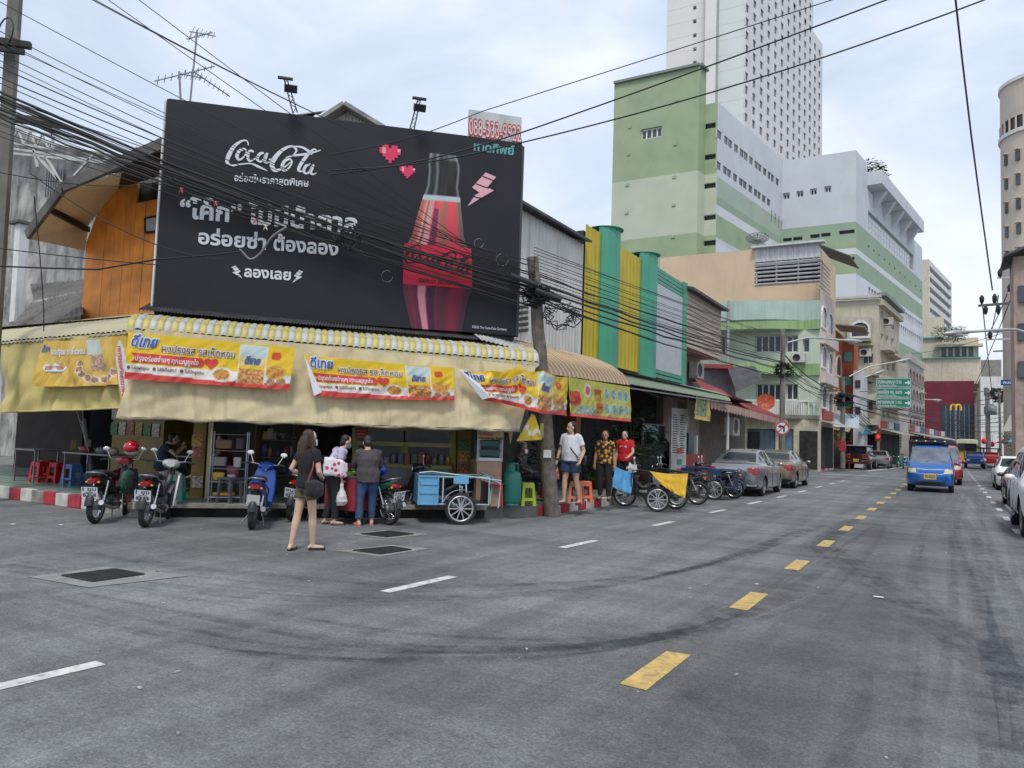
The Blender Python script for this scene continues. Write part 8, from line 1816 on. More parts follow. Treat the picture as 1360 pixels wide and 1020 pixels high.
# leaning pipe with string at the left
q = MB(); a,b_ = atz(124,640,KZ),aty(111,558,9.6); q.tube([a,b_],.05,10); single(q,'leaning_pipe',mat('grey_pvc',(.3,.36,.38),.5,dirt=.3),'grey plastic pipe leaning behind the maroon motorbike','pipe',loc=tuple(a))
for x0,y0,x1,y1,w in ((92,512,118,600,'left'),(106,514,111,560,'right')): q = MB(); q.tube([aty(x0,y0,8.5),aty(x1,y1,9.2)],.008,4); single(q,'cord',mat('pale_cord',(.45,.42,.35),.8),'thin cord hanging from the orange banner, '+w+' one of the two','cord')
q = MB(); q.loft([(0,0,0,.13,.13),(0,0,.28,.16,.16)],14,p=3,axis='Z'); o = single(q,'rice_sack',mat('pale_sack',(.5,.47,.38),.9,dirt=.4),'pale bucket on the step between the two left motorbikes','bucket'); p = atz(168,684,0); o.location = (p.x,p.y+.1,.0)
# plants ----------------------------------------------------------------------------------
leaf_m = [mat('leaf_dark',(.022,.06,.018),.5,var=.4,vs=2),mat('leaf_mid',(.05,.11,.03),.5,var=.4,vs=2),mat('leaf_pale',(.16,.24,.07),.5,var=.3,vs=2)]
def plant(label,loc,h,w,n,m,leaf=.18,pot=True,name='potted_plant',broad=.4,potm=None,crown0=.35):
    t = thing(name,label,'plant',loc,group=None); rnd = random.Random(int(loc[0]*100+loc[1]*10)); q = MB()
    q2 = MB(); ns = 5
    for k in range(ns): a = rnd.uniform(0,6.28); r_ = w*.35*rnd.random(); q2.tube([(0,0,.1),(r_*.4*math.cos(a),r_*.4*math.sin(a),h*.5),(r_*math.cos(a),r_*math.sin(a),h*.85)],[.015,.011,.005],5)
    q2.build('stem',mat('stem_brown',(.08,.06,.03),.8),t,False)
    for i in range(n):
        a = rnd.uniform(0,6.28); z = h*(crown0+(1-crown0)*rnd.random()); rr = w*.5*math.sqrt(rnd.random())*(1.15-.5*abs(z/h-.6)); c = Vector((rr*math.cos(a),rr*math.sin(a),z)); d = Vector((math.cos(a+rnd.uniform(-.8,.8)),math.sin(a+rnd.uniform(-.8,.8)),rnd.uniform(-.6,.5))).normalized(); s_ = d.cross(Vector((0,0,1))).normalized(); L_ = leaf*rnd.uniform(.6,1.3); wv = s_*L_*broad*.5; up = s_.cross(d)*L_*.12
        q.add([c,c+d*L_*.35+wv+up,c+d*L_*.75+wv*.8,c+d*L_,c+d*L_*.75-wv*.8,c+d*L_*.35-wv+up,c+d*L_*.5],[(0,1,6),(1,2,6),(2,3,6),(3,4,6),(4,5,6),(5,0,6)])
    o = q.build('leaves',m,t,False); o['kind'] = 'stuff'
    if pot: q = MB(); q.lathe([(0,0),(.16,0),(.2,.28),(.22,.28),(.22,.32),(.18,.32),(.17,.26),(0,.26)],(0,0,0),'Z',20); q.build('pot',potm or mat('terracotta',(.25,.1,.06),.8,dirt=.4),t,False)
    return t
for i,(px,py,h,w,n,m,lf,lab) in enumerate(((786,664,1.3,.8,90,0,.24,'broad leaved plant behind the man in the white tee'),(792,650,1.0,.7,60,1,.3,'low plant left of the woman in the leaf print shirt'),(842,645,2.4,1.2,150,0,.26,'tall dark shrub behind the person in red'),(853,640,1.7,.9,80,1,.3,'leafy plant between the red shirt and the window frame'),(868,632,1.9,.8,50,1,.5,'big banana-like leaves before the window frame'),(893,634,1.3,.9,90,0,.22,'dark bush left of the price list board'),(902,632,1.5,.6,70,0,.2,'narrow bush touching the price list board'),(822,650,1.9,.7,80,0,.22,'dark climbing plant between the two women'))):
    p = atz(px,py,.22); p.x = min(p.x,-8.6); plant(lab,(p.x,p.y,.22),h,w,n,leaf_m[m],lf,broad=.55)
p = atz(1107,618,.16); pl_ = plant('bright green bush in a tall square concrete planter by the far kerb',(p.x,p.y,1.5),1.5,2.2,300,leaf_m[2],.3,False,'planter_bush',crown0=.1)
q = MB(); q.bx(-.6,.6,-.5,.5,-1.35,.15); q.build('planter',concrete,pl_,False)
p = atz(985,612,.2); plant('small flowering shrub by the green shophouse door',(p.x,p.y,.15),2.3,1.2,160,mat('leaf_flower',(.25,.3,.15),.6,var=.8,vs=9),.2)
for i,(px,y_,h,w,lab) in enumerate(((1338,60,3.0,3.0,'green bush at the right pavement under the tin roof'),(1352,50,2.8,2.6,'darker green bush nearer on the right pavement'))): p = plan(px,y_); plant(lab,(max(p[0],4.6),p[1],.14),h,w,300,leaf_m[1],.3,False,'bush',crown0=.05)
# roof tree on the department store and the far palm
p = fFH.at(*fFH.az(1166,246)); pl_ = plant('small tree on the roof edge of the green department store',tuple(p-fFH.n*3+Vector((0,0,-2))),6,8,1500,leaf_m[0],.7,False,'roof_tree',crown0=.2)
p = atd(1262,441,155); plant('shrubs on the roof terrace above the maroon restaurant',tuple(p+Vector((0,0,-2))),3,6,900,leaf_m[1],.5,False,'roof_shrub',crown0=.1)

# poles, signs, lamps ---------------------------------------------------------------------
pole_w = mat('weathered_pole_wood',(.16,.14,.115),.9,var=.3,vs=6,dirt=.5,dcol=(.06,.05,.045),ds=5,streak=.6,sscale=20,bump=.5,bs=25); pole_c = mat('pole_concrete',(.2,.19,.17),.9,var=.2,vs=2,dirt=.5,dcol=(.08,.07,.06),ds=1.5,streak=.4)
def pole(label,base,top,r0,r1,m,name='utility_pole',square=False):
    t = thing(name,label,'utility pole',base,group=None); base,top = Vector(base),Vector(top); q = MB(); n = 14; pts = [base.lerp(top,i/n)+Vector((.012*math.sin(i*1.7),.012*math.cos(i*2.1),0))*(0 if square else 1) for i in range(n+1)]
    q.tube(pts,[r0+(r1-r0)*i/n for i in range(n+1)],4 if square else 14,sm=not square); q.build('shaft',m,t); return t
PB = atz(733,686,0); PT = atd(708,342,15.9)
wp = pole('leaning weathered utility pole at the kerb in front of the corner',(PB.x,PB.y,0),PT,.17,.12,pole_w)
q = MB(); q.box((0,0,0),(.16,.02,.16)); o = q.build('notice',mat('paper_notice',(.6,.6,.58),.8),wp,False); a = PB.lerp(PT,.24); pn = (EYE-a); pn.z = 0; pn.normalize(); o.matrix_local = WM[wp.name].inverted() @ Matrix.Translation(a+pn*.17) @ Matrix.Rotation(math.atan2(pn.y,pn.x)+math.pi/2,4,'Z')
a = PB.lerp(PT,.30); q = MB(); q.bar(a+pn*.17-CU*.1,a+pn*.17-CU*.1+Vector((0,0,.3)),.07,.02); q.build('yellow_tag',mat('yellow_tag',(.5,.45,.15),.6),wp)
LP0 = Vector((-17.9,8.1,0)); LT = atd(24,-60,14.9); LB = atd(-8,440,14.9); dd = (LT-LB)/(LT.z-LB.z); LP0 = LB-dd*LB.z
lp_ = pole('thick concrete utility pole cut by the left edge of the picture',tuple(LP0),LT,.15,.14,pole_c,square=True)
ca_ = atd(18,62,14.8); q = MB(); q.bar(ca_-CU*1.2+CN*.15,ca_+CU*.35+CN*.15,.12,.12); q.bar(ca_-CU*1.0+CN*.16-Vector((0,0,.15)),ca_+CU*.25+CN*.16-Vector((0,0,.15)),.08,.1); q.build('crossarm',mat('tarred_timber',(.03,.028,.026),.8),lp_)
q = MB(); c = atd(3,42,14.6); q.tube([c+Vector((0.1*math.cos(i*.45),0,0))+Vector((.2*math.cos(i*.45),.05,.3*math.sin(i*.45))) for i in range(15)],.015,5); q.build('cable_loop',cable_m,lp_)
p = atx(1041,560,-7.6); P40 = atx(1040,437,-7.6); pl40 = pole('concrete utility pole with a mast head beside the green balconies',(-7.6,P40.y,.2),(-7.6,P40.y,P40.z),.16,.12,pole_c)
p = plan(1119,55,600); z18 = atd(1120,500,55).z; pole18 = pole('concrete utility pole behind the concrete planter',(p[0],p[1],.1),(p[0],p[1],z18),.19,.15,pole_c)
q = MB(); q.box((0,0,0),(.42,.42,.7)); q.build('kerb_paint_band',kerb_red,pole18,False).location = (0,0,1.6)
for px,pt_,d_,lab in ((1166,540,66,'dark post carrying the green road sign'),(1195,545,85,'dark pole farther along the left pavement'),):
    p = plan(px,d_,600); z = atd(px,pt_,d_).z; pole(lab,(p[0],p[1],.1),(p[0],p[1],z),.13,.11,mat('dark_pole',(.05,.05,.05),.7),name='sign_post')
for px,pt_,d_,lab,r in ((1345,434,62,'concrete pole with insulator arms nearest on the right side',.2),(1311,516,92,'thick concrete pole with a transformer down the right side',.3),(1327,520,80,'slim pole between the transformer pole and the nearest right one',.14),(1299,515,110,'farther grey pole in front of the white far wall',.2)):
    p = plan(px+2,d_,600); a = atd(px,pt_,d_); t = pole(lab,(p[0],p[1],.1),tuple(a),r,r*.8,pole_c)
    if d_ in (62,92): q = MB(); [q.bar(a+Vector((-1.4,0,-.4-k)),a+Vector((.6,0,-.35-k)),.12,.12) for k in (0,1.6)]; q.build('crossarm',steel,t)
    if d_ == 92: q = MB(); q.lathe([(0,0),(.5,0),(.5,1.1),(0,1.2)],a+Vector((.5,0,-3.2)),'Z',16); q.build('transformer',mat('transformer_grey',(.2,.21,.22),.5,dirt=.4),t)
# near high-voltage arms hanging in from the right
t = thing('insulator_crossarm','steel arm with four insulators crossing in front of the right-hand sky','crossarm',atd(1330,404,40)); ref = lambda x,y,d=40: atd(x,y,d)
q = MB(); q.bar(ref(1300,406),ref(1375,400),.12,.12); q.build('arm',mat('galvanised_arm',(.12,.12,.12),.5,.4),t)
for x,y0,y1 in ((1304,392,404),(1321,390,404),(1309,406,418),(1326,405,418)): q = MB(); q.tube([ref(x,y0),ref(x,y0*.7+y1*.3),ref(x,y0*.3+y1*.7),ref(x,y1)],[.04,.12,.1,.04],8); q.build('insulator',black,t)
for y,x0,lab in ((369,1325,'upper'),(389,1338,'middle'),(451,1312,'lower')):
    t = thing('bracket_arm',lab+' steel bracket with an insulator at the right edge below the tin roof','crossarm',ref(x0,y)); q = MB(); q.bar(ref(x0,y),ref(1375,y-2),.08,.08); q.build('arm',alu,t); q = MB(); q.tube([ref(x0+3,y-12),ref(x0+3,y-8),ref(x0+3,y-3),ref(x0+3,y)],[.04,.12,.1,.05],8); q.build('insulator',black,t)
def lamp(label,a,b_,d,s=1.):
    A_,B_ = atd(*a,d),atd(*b_,d); t = thing('street_lamp',label,'street lamp',tuple(A_),group='street lamps on long arms'); m = A_.lerp(B_,.5)+Vector((0,0,.25*s)); q = MB(); q.tube([A_,A_.lerp(m,.7)+Vector((0,0,.1*s)),m,B_],.06*s,8); q.build('arm',mat('lamp_arm',(.45,.46,.46),.4,.4),t)
    dv = (B_-m).normalized(); q = MB(); q.tube([B_-dv*.3*s,B_+dv*.1*s,B_+dv*.5*s,B_+dv*.95*s,B_+dv*1.15*s],[.07*s,.16*s,.24*s,.2*s,.06*s],12,flat=.55); h_ = q.build('lamp_head',mat('lamp_head',(.42,.42,.4),.4,.3),t); q = MB(); q.ell(B_+dv*.55*s-Vector((0,0,.1*s)),(.3*s,.2*s,.12*s),12); q.build('lamp_glass',mat('lamp_glass',(.35,.36,.36),.15),h_)
lamp('large street lamp reaching in from the right over the road',(1385,448),(1285,441),26,.75); lamp('street lamp arm in front of the green shophouse',(1046,455),(1122,452),45,.9)
lamp('street lamp over the orange house',(1128,500),(1192,480),55,.9); lamp('curved street lamp behind the green road sign',(1130,515),(1160,497),62,.9); lamp('street lamp right of the green road sign',(1205,524),(1216,520),80,1.); lamp('far street lamp before the maroon wall',(1214,535),(1238,531),90,1.)
# green road sign
SGd = 60; tl_ = thing('road_sign','green three panel road sign with white arrows hung over the left lane','road sign',tuple(atd(1187,542,SGd))); gsm = mat('sign_green',(.0,.22,.13),.5,var=.03)
fS = Face(plan(1163.5,SGd,520),on_line(plan(1163.5,SGd,520),(math.cos(.1),math.sin(.1)),1210.5,520))
for i,(t1,t2) in enumerate((('สำนักงานเทศบาล 12 กม.','Municipality Office'),('ถนนมีสุข กม. เมตร','Phuket Provincial Office'),('ตลาดเทศบาล 1 กม.','Municipality Market'))):
    z1,z0 = fS.az(1187,502+13.4*i)[1],fS.az(1187,502+13.4*(i+1)-.8)[1]; pn_ = MB().prism([(0,z0),(fS.W,z0),(fS.W,z1),(0,z1)],fS.p0,fS.u,(0,0,1),-fS.n,.06).build('panel',gsm,tl_)
    q = MB(); mp = lambda x,y: fS.at(x,y,.012); H_ = z1-z0
    for a,b_ in (((.06,z0+.05),(fS.W-.06,z0+.05)),((.06,z1-.05),(fS.W-.06,z1-.05)),((.06,z0+.05),(.06,z1-.05)),((fS.W-.06,z0+.05),(fS.W-.06,z1-.05))): ribbon(q,[a,b_],[.035,.035],mp,sub=1)
    put_text(q,t1,mp,.14,z0+H_*.42,H_*.5,fS.W*.68,.02); put_text(q,t2,mp,.2,z0+H_*.14,H_*.24,fS.W*.5,.01)
    ax,az_ = fS.W*.82,z0+H_*.5; poly2(q,[(ax-.0,az_-.06),(ax+.2,az_-.06),(ax+.2,az_-.2),(ax+.42,az_),(ax+.2,az_+.2),(ax+.2,az_+.06),(ax,az_+.06)],mp); q.build('print',ink,pn_)
q = MB(); q.bar(fS.at(.4,fS.az(1187,502)[1]+.05,-.15),fS.at(.4,fS.az(1187,560)[1],-.15),.09,.09); q.bar(fS.at(-1.2,fS.az(1187,520)[1],-.15),fS.at(fS.W,fS.az(1187,520)[1],-.15),.09,.09); q.build('support',steel,tl_)
# no left turn sign
c = atd(1039,568.5,37.5); t = thing('no_left_turn_sign','round no left turn sign with a red ring beyond the silver cars','traffic sign',(c.x,c.y,.1)); MB().cyl((c.x,c.y,.1),(c.x,c.y,c.z+.3),.04).build('post',steel,t)
nv_ = Vector((EYE.x-c.x,EYE.y-c.y,0)).normalized(); ux = Vector((-nv_.y,nv_.x,0)); mp = lambda x,y,l=0.: c+ux*x+Vector((0,0,y))+nv_*(.05+l)
q = MB(); q.add([mp(*p) for p in disc2(0,0,.35,28)]+[mp(*p,-.02) for p in disc2(0,0,.35,28)],[tuple(range(28)),tuple(range(28,56))[::-1]]+[(i,28+i,28+(i+1) % 28,(i+1) % 28) for i in range(28)]); d_ = q.build('disc',ink,t)
q = MB(); ribbon(q,[(.31*math.cos(a*.25),.31*math.sin(a*.25)) for a in range(26)],[.065]*26,lambda x,y: mp(x,y,.01),sub=1); ribbon(q,[(-.22,-.22),(.22,.22)],[.05,.05],lambda x,y: mp(x,y,.012),sub=1); q.build('red_ring',mat('sign_red',(.5,.03,.03),.5),d_)
q = MB(); ribbon(q,[(.08,-.2),(.08,.07)],[.07,.07],lambda x,y: mp(x,y,.006),sub=1); ribbon(q,[(.11,.08),(-.08,.08)],[.07,.07],lambda x,y: mp(x,y,.007),sub=1); poly2(q,[(-.22,.08),(-.07,.18),(-.07,-.02)],lambda x,y: mp(x,y,.006)); q.build('arrow',bk,d_)
# traffic signal down the road, and blue street sign, red lanterns
c = atd(1166,577,64); t = thing('traffic_signal','small red traffic signal head on the sign post','traffic light',tuple(c)); MB().box(c,(.45,.3,1.1)).build('housing',mat('signal_red_box',(.3,.05,.03),.5),t); MB().ell(c+Vector((0,-.2,-.2)),(.15,.08,.15),10).build('lens',mat('lit_red_lens',(.8,.03,.02),.3,emit=1.2),t)
c = atd(1346,508,60); t = thing('street_name_sign','blue street name sign with white letters at the right edge','street sign',tuple(c)); q = MB(); q.box(c,(1.7,.06,.45)); pn_ = q.build('plate',mat('sign_blue',(.01,.06,.3),.5),t); q = MB(); put_text(q,'ถนนภูเก็ต',lambda x,y: Vector((c.x+x,c.y-.04,c.z+y)),0,-.1,.32,1.4,.02,center=True); q.build('lettering',ink,pn_)
for px,py,d_,w in ((1307,586,88,'nearer'),(1318,590,100,'farther')):
    c = atd(px,py,d_); q = MB(); q.ell((0,0,0),(.28,.28,.36),12); q.cyl((0,0,.3),(0,0,1.2),.03,6); o = single(q,'red_lantern',mat('lantern_red',(.65,.01,.02),.5),w+' red lantern hanging over the right pavement','lantern'); o.location = c
# satellite dishes
def dish(label,c,d,r,m,wire=False,tilt=Vector((0,0,0))):
    t = thing('satellite_dish',label,'satellite dish',tuple(c),group=None); n = (EYE-Vector(c)).normalized()+Vector((0,0,.35))+tilt; n.normalize(); u = n.cross(Vector((0,0,1))).normalized(); w = n.cross(u); c = Vector(c); q = MB(); N_ = 28
    P_ = lambda rr,a: c+(u*math.cos(a)+w*math.sin(a))*rr+n*(rr*rr/r*.3)
    if wire:
        for i in range(16): a = i*math.pi/8; q.tube([P_(r*k/4,a) for k in range(5)],.02,4)
        for k in (1,2,3,4): q.tube([P_(r*k/4,i*math.pi/14) for i in range(29)],.02,4)
        q.add([P_(r*k/4,i*math.pi/8) for k in (1,4) for i in range(17)],[(i,i+1,18+i,17+i) for i in range(16)],1); q.build('bowl',[m,mat('dish_mesh',(.1,.1,.1),.6,alpha=.35)],t)
    else: q.add([c]+[P_(r*k/5,i*2*math.pi/N_) for k in range(1,6) for i in range(N_)],[(0,1+i,1+(i+1) % N_) for i in range(N_)]+[(1+k*N_+i,1+(k+1)*N_+i,1+(k+1)*N_+(i+1) % N_,1+k*N_+(i+1) % N_) for k in range(4) for i in range(N_)],0,True); q.build('bowl',m,t)
    q = MB(); f = c+n*r*.75; [q.tube([P_(r*.95,a),f],.018 if r < 2 else .04,5) for a in (.5,2.6,4.7)]; q.ell(f,(.08*r,.08*r,.1*r),8); q.build('feed',steel,t); q = MB(); q.tube([c,c-n*.15*r,c-n*.2*r-Vector((0,0,r*1.4))],.04*max(1,r*.6),6); q.build('mount',steel,t); return t
dish('orange red satellite dish in front of the green shophouse',atd(1017,535,43),0,.5,mat('dish_orange',(.5,.09,.03),.5,var=.1,dirt=.3)); dish('dark mesh satellite dish on the roof below the department store',atd(1006,320,58),0,.85,mat('dish_dark',(.06,.06,.06),.5),True,Vector((0,0,.9)))
# antennas
def antenna(label,base,top,booms,d):
    t = thing('tv_antenna',label,'antenna',tuple(atd(*base,d)),group='tv antennas over the roofs'); q = MB(); q.tube([atd(*base,d),atd(*top,d)],.03,6); q.build('mast',steel,t)
    for (a,b_,n,l) in booms:
        A_,B_ = atd(*a,d),atd(*b_,d+1.); q = MB(); q.tube([A_,B_],.018,5); dv = (B_-A_).normalized(); pp = dv.cross(Vector((0,0,1))).normalized()*.5+Vector((0,0,.85))
        for i in range(n): c = A_.lerp(B_,(i+.5)/n); q.tube([c-pp*l*(1-.5*i/n),c+pp*l*(1-.5*i/n)],.010,4)
        q.build('boom',steel,t)
antenna('tall roof antenna standing behind the left corner of the billboard',(252,140),(262,40),[((252,42),(286,48),6,.18),((248,52),(282,43),4,.13)],22); antenna('low antenna with long booms left of the billboard top',(240,135),(238,95),[((205,108),(285,88),9,.12),((257,95),(305,128),8,.12),((240,98),(270,104),5,.14)],20)
gb_ = thing('gable_roof','grey ribbed gable peeping over the billboard','roof',tuple(atd(462,160,24))); q = MB(); a,b_,c = atd(418,172,24),atd(459,145,24),atd(520,182,24)
q.add([a-Vector((0,0,2)),a,b_,c,c-Vector((0,0,2))],[(0,4,3,2,1)]); n_ = 24
for i in range(n_): p = a.lerp(c,(i+.5)/n_); z = (a.lerp(b_,min(1,(i+.5)/n_/.42)) if (i+.5)/n_ < .42 else b_.lerp(c,((i+.5)/n_-.42)/.58)).z; q.bar(Vector((p.x,p.y,a.z-2))+CN*.03,Vector((p.x,p.y,z))+CN*.03,.06,.06)
q.build('gable',tin_grey,gb_); q = MB(); q.bar(a+CN*.2,b_+CN*.2,.6,.12); q.bar(b_+CN*.2,c+CN*.2,.6,.12); q.build('verge',concrete,gb_)
# far street furniture
def umbrella(label,x,y,m): t = thing('market_umbrella',label,'umbrella',(x,y,.14),0,'market umbrellas on the right pavement'); q = MB(); q.lathe([(1.5,2.3),(.8,2.65),(0,2.95)],(0,0,0),'Z',8,sm=False); q.build('canopy',m,t,False); q = MB(); q.cyl((0,0,0),(0,0,2.9),.03,6); q.build('pole',steel,t,False); return t
umbrella('green market umbrella by the bush on the right',5.4,58,mat('umb_green',(.05,.35,.2),.7)); umbrella('pale blue market umbrella beyond the green one',5.2,70,mat('umb_blue',(.2,.4,.55),.7)); umbrella('red market umbrella farthest up the right pavement',5.0,82,mat('umb_red',(.45,.04,.05),.7))
t = thing('tin_canopy','rusty corrugated canopy over the right pavement','canopy',(5,50,3)); rib_roof(t,'roof',mat('pale_tin',(.4,.36,.3),.6,dirt=.6,dcol=(.15,.08,.05)),atd(1331,573,46),atd(1385,572,34),atd(1392,545,36),atd(1341,552,50),.3); MB().bx(5.6,8,36,52,.14,2.6).build('stall_wall',dark_room,t)
t = thing('white_marquee','white curved marquee roof before the maroon wall','marquee',(-2,118,0)); q = MB(); A_,B_ = atd(1228,590,118),atd(1282,590,118); q.grid(16,6,lambda u,v: A_.lerp(B_,u)+Vector((0,v*8,1.4*math.cos((u-.35)*1.9)-.3-.3*v))); q.build('canopy',white_m,t)
for u in (0,.5,1): p = A_.lerp(B_,u); MB().cyl((p.x,p.y,0),(p.x,p.y,p.z),.06).build('pole',steel,t)
t = thing('notice_board','pale rectangular notice panel at the mouth of the far left pavement','sign board',(-8.5,56,.15)); c0,c1_ = atd(1054,580,50),atd(1067,580,50); MB().box((c0+c1_)/2*1.0-Vector((0,0,.4)),(.75,.12,2.0)).build('panel',mat('pale_mint_panel',(.5,.6,.52),.6),t)
t = thing('white_cabinet','white metal cabinet beside the concrete planter','cabinet',(-8,55,.15)); c0 = atd(1075,605,51); MB().box((c0.x,c0.y,.85),(.8,.6,1.35)).build('body',white_p,t); MB().box((c0.x,c0.y-.31,1.1),(.5,.02,.4)).build('window',win_pane,t)
t = thing('awning_canopy','teal and white awnings over the far left pavement','awning',tuple(atd(1115,570,55))); rib_roof(t,'tin_sheet',mat('pale_blue_tin',(.45,.52,.58),.6,dirt=.3),atd(1098,566,53),atd(1141,569,56),atd(1141,552,59),atd(1098,545,56),.4); rib_roof(t,'teal_sheet',mat('teal_cloth',(.03,.25,.35),.7),atd(1140,577,60),atd(1159,577,62),atd(1153,566,64),atd(1142,566,62),.4)
t = thing('far_arcade','long dark arcade with pale awnings on the far left pavement','arcade',(-9,70,0)); MB().prism([(0,0),(38,0),(38,3.2),(0,3.2)],(-9.6,58,.1),(0,1,0),(0,0,1),(-1,0,0),.3).build('shopfronts',dark_room,t); rib_roof(t,'awning',mat('cream_tin',(.5,.46,.36),.6,dirt=.5),Vector((-7.6,60,2.9)),Vector((-7.0,96,2.9)),Vector((-9.5,96,3.7)),Vector((-9.5,60,3.7)),.5)
ls = thing('light_board','upright pale signboard on the far left pavement','sign board',(-7.8,76,.15)); MB().box((-7.6,74,1.3),(.8,.15,2.0)).build('panel',mat('cream_board',(.6,.6,.4),.6),ls)
# red counter in the shop beside the silver car
rc = thing('red_counter','red shop counter with a glass case behind the silver car','counter',(-9.2,30,.2)); MB().bx(-9.3,-8.8,28.6,31.2,.2,1.15).build('counter',mat('counter_red',(.35,.04,.03),.5),rc); MB().bx(-9.2,-8.9,29.2,29.9,1.15,2.0).build('glass_case',mat('green_glass',(.08,.16,.15),.1,alpha=.85),rc); MB().bx(-9.2,-8.9,30.3,30.45,1.15,1.9).build('upright',white_p,rc)

# cables ----------------------------------------------------------------------------------
random.seed(21)
def cable(a,b_,sag,r,label,group,n=16,name='overhead_cable',wob=0.):
    a,b_ = Vector(a),Vector(b_); pts = [a.lerp(b_,i/n)-Vector((0,0,sag*4*(i/n)*(1-i/n)))+Vector((0,0,wob*noise.noise(Vector((i*.9,a.z*7,1))))) for i in range(n+1)]; q = MB(); q.tube(pts,r,5); return single(q,name,cable_m,label,'cable',group)
# left pole -> wooden pole: a thick bundle and a fan of thin ones
Kp = [atd(708,362,15.7),atd(711,378,15.7),atd(712,392,15.7),atd(714,402,15.7)]
GA = 'cables strung from the left pole past the billboard to the wooden pole'
def P_l(y,x=-60,d=13.2): return atd(x,y,d)
for i in range(9):   # thick bundle
    y = 95+i*4.4; cable(P_l(y),Kp[1+i % 3]+Vector((0,0,random.uniform(-.12,.12))),.22+random.uniform(-.05,.05),random.choice((.014,.019,.025)),'thick black cable in the bundle crossing the billboard from the left pole',GA,24,wob=.05)
for i in range(13):
    y = 20+i*11+random.uniform(-3,3); cable(P_l(y),Kp[i % 4]+Vector((0,0,random.uniform(-.1,.25))),random.uniform(.05,.3),random.choice((.007,.009,.012)),'thin black cable fanning down across the billboard to the wooden pole',GA,20)
for i,(y0,y1_) in enumerate(((-95,395),(-60,402),(-30,380),(10,372),(140,430),(160,415))): cable(P_l(y0,-60 if i > 1 else 60,13.0),atd(690+i*3,y1_-20,15.6),random.uniform(.0,.25),.008,'thin black cable fanning down across the billboard to the wooden pole',GA,20)
for i,(x0,y0) in enumerate(((108,-10),(112,-6))): cable(atd(x0,y0,12),atd(470,175,14.5),.05,.008,'one of the two close thin wires high above the left roofs','pair of thin wires over the left roofs',14)
q = MB(); pts = [atd(*p,12.8) for p in ((-40,352),(60,356),(130,358),(205,345),(290,338),(320,334))]; q.tube(pts,.015,6); single(q,'service_cable',cable_m,'drooping service cable in front of the orange boards','cable')
q = MB(); pts = [atd(*p,12.9) for p in ((305,330),(318,331),(332,344),(346,336),(362,314),(385,300),(400,298))]; pts = sum([[(pts[i]*2+(pts[i+1]-pts[i-1])*t+(pts[i-1]*2-pts[i]*5+pts[i+1]*4-pts[i+2])*t*t+(pts[i]*3-pts[i-1]-pts[i+1]*3+pts[i+2])*t**3)*.5 for t in (0,.2,.4,.6,.8)] for i in range(1,5)],[]); q.tube(pts,.018,6); single(q,'service_cable',mat('grey_cable',(.2,.2,.2),.6),'thick grey cable looping below the slogan','cable')
for (a,b_,c_,lab) in (((-20,225),(165,265),(240,233),'sagging thin wire between the left pole and the red rag'),((40,230),(190,340),(300,345),'thin wire running down over the orange boards'),((0,330),(120,345),(212,352),'low thin wire in front of the lean-to roofs'),((45,260),(60,400),(58,440),'thin wire dropping beside the lean-to roofs')):
    q = MB(); A_,B_,C_ = atd(*a,12.7),atd(*b_,12.8),atd(*c_,12.8); q.tube([A_.lerp(B_,t).lerp(B_.lerp(C_,t),t) for t in [i/12 for i in range(13)]],.009,5); single(q,'service_wire',cable_m,lab,'cable')
rag = [('rag','red rag knotted on a wire beside the first slogan letter',(241,252),(.5,.06,.1)),('rag','second small red rag on the wire over the slogan',(287,270),(.5,.1,.12)),('rag','cream rag tied to the cables under the slogan',(353,301),(.6,.52,.42)),('rag','pink rag beside the cream one',(339,293),(.5,.15,.2))]
for nm,lab,(x,y),c in rag:
    p = atd(x,y,12.75); q = MB()
    for k in range(4): a = k*1.6+.4; q.tube([(0,0,0),(.05*math.cos(a),0,.05*math.sin(a)),(.11*math.cos(a+.2),.0,.11*math.sin(a+.2)-.02)],[.02,.022,.006],6)
    o = single(q,nm,mat('rag_%s' % ('red' if c[0] == .5 and c[1] < .08 else 'salmon' if c[1] < .13 else 'cream' if c[1] > .4 else 'pink'),c,.9),lab,'rag'); o.location = p; o.scale = (.62,)*3
# wooden pole -> along the street
GB = 'cables running up the street from the wooden pole to the pole by the green balconies'
K2 = [Vector((-7.6,P40.y,atx(1040,y,-7.6).z)) for y in (468,480,492,500)]
for i in range(8): cable(Kp[i % 4]+Vector((0,0,random.uniform(-.1,.1))),K2[i % 4]+Vector((0,0,random.uniform(-.1,.1))),.12+random.uniform(-.05,.08),random.choice((.014,.02,.026)),'thick black cable of the bundle over the yellow and teal shop fronts',GB,20,wob=.06)
for i in range(13): cable(Kp[0]+Vector((0,0,-.3+i*.07)),K2[0]+Vector((0,0,-.6+i*.12)),random.uniform(-.05,.15),.008,'thin black cable over the yellow and teal shop fronts',GB,14)
P18 = Vector((pole18.location.x,pole18.location.y,0)); K3 = [Vector((P18.x,P18.y,atd(1120,y,55).z)) for y in (520,530,536)]
for i in range(7): cable(K2[i % 4],K3[i % 3]+Vector((0,0,random.uniform(-.15,.15))),.3+random.uniform(-.1,.3),random.choice((.014,.02,.03)),'black cable from the pole by the green balconies to the planter pole','cables in front of the green shophouse',14,wob=.08)
for i in range(7): cable(K3[i % 3],atd(1345,545+i*5,100),.8+random.random()*.6,.03,'black cable sagging across the far street','cables across the far street',14)
for i in range(6): cable(K3[i % 3]+Vector((0,0,random.uniform(-.5,.5))),atd(1165+i*2,565+i*4,66),.3,.025,'black cable from the planter pole to the dark sign post','cables between the far left poles',10)
for i in range(6): cable(atd(1166,567+i*4,66),atd(1300,575+i*3,120),.8,.04,'black cable from the dark sign post to the far right poles','cables to the far right poles',10)
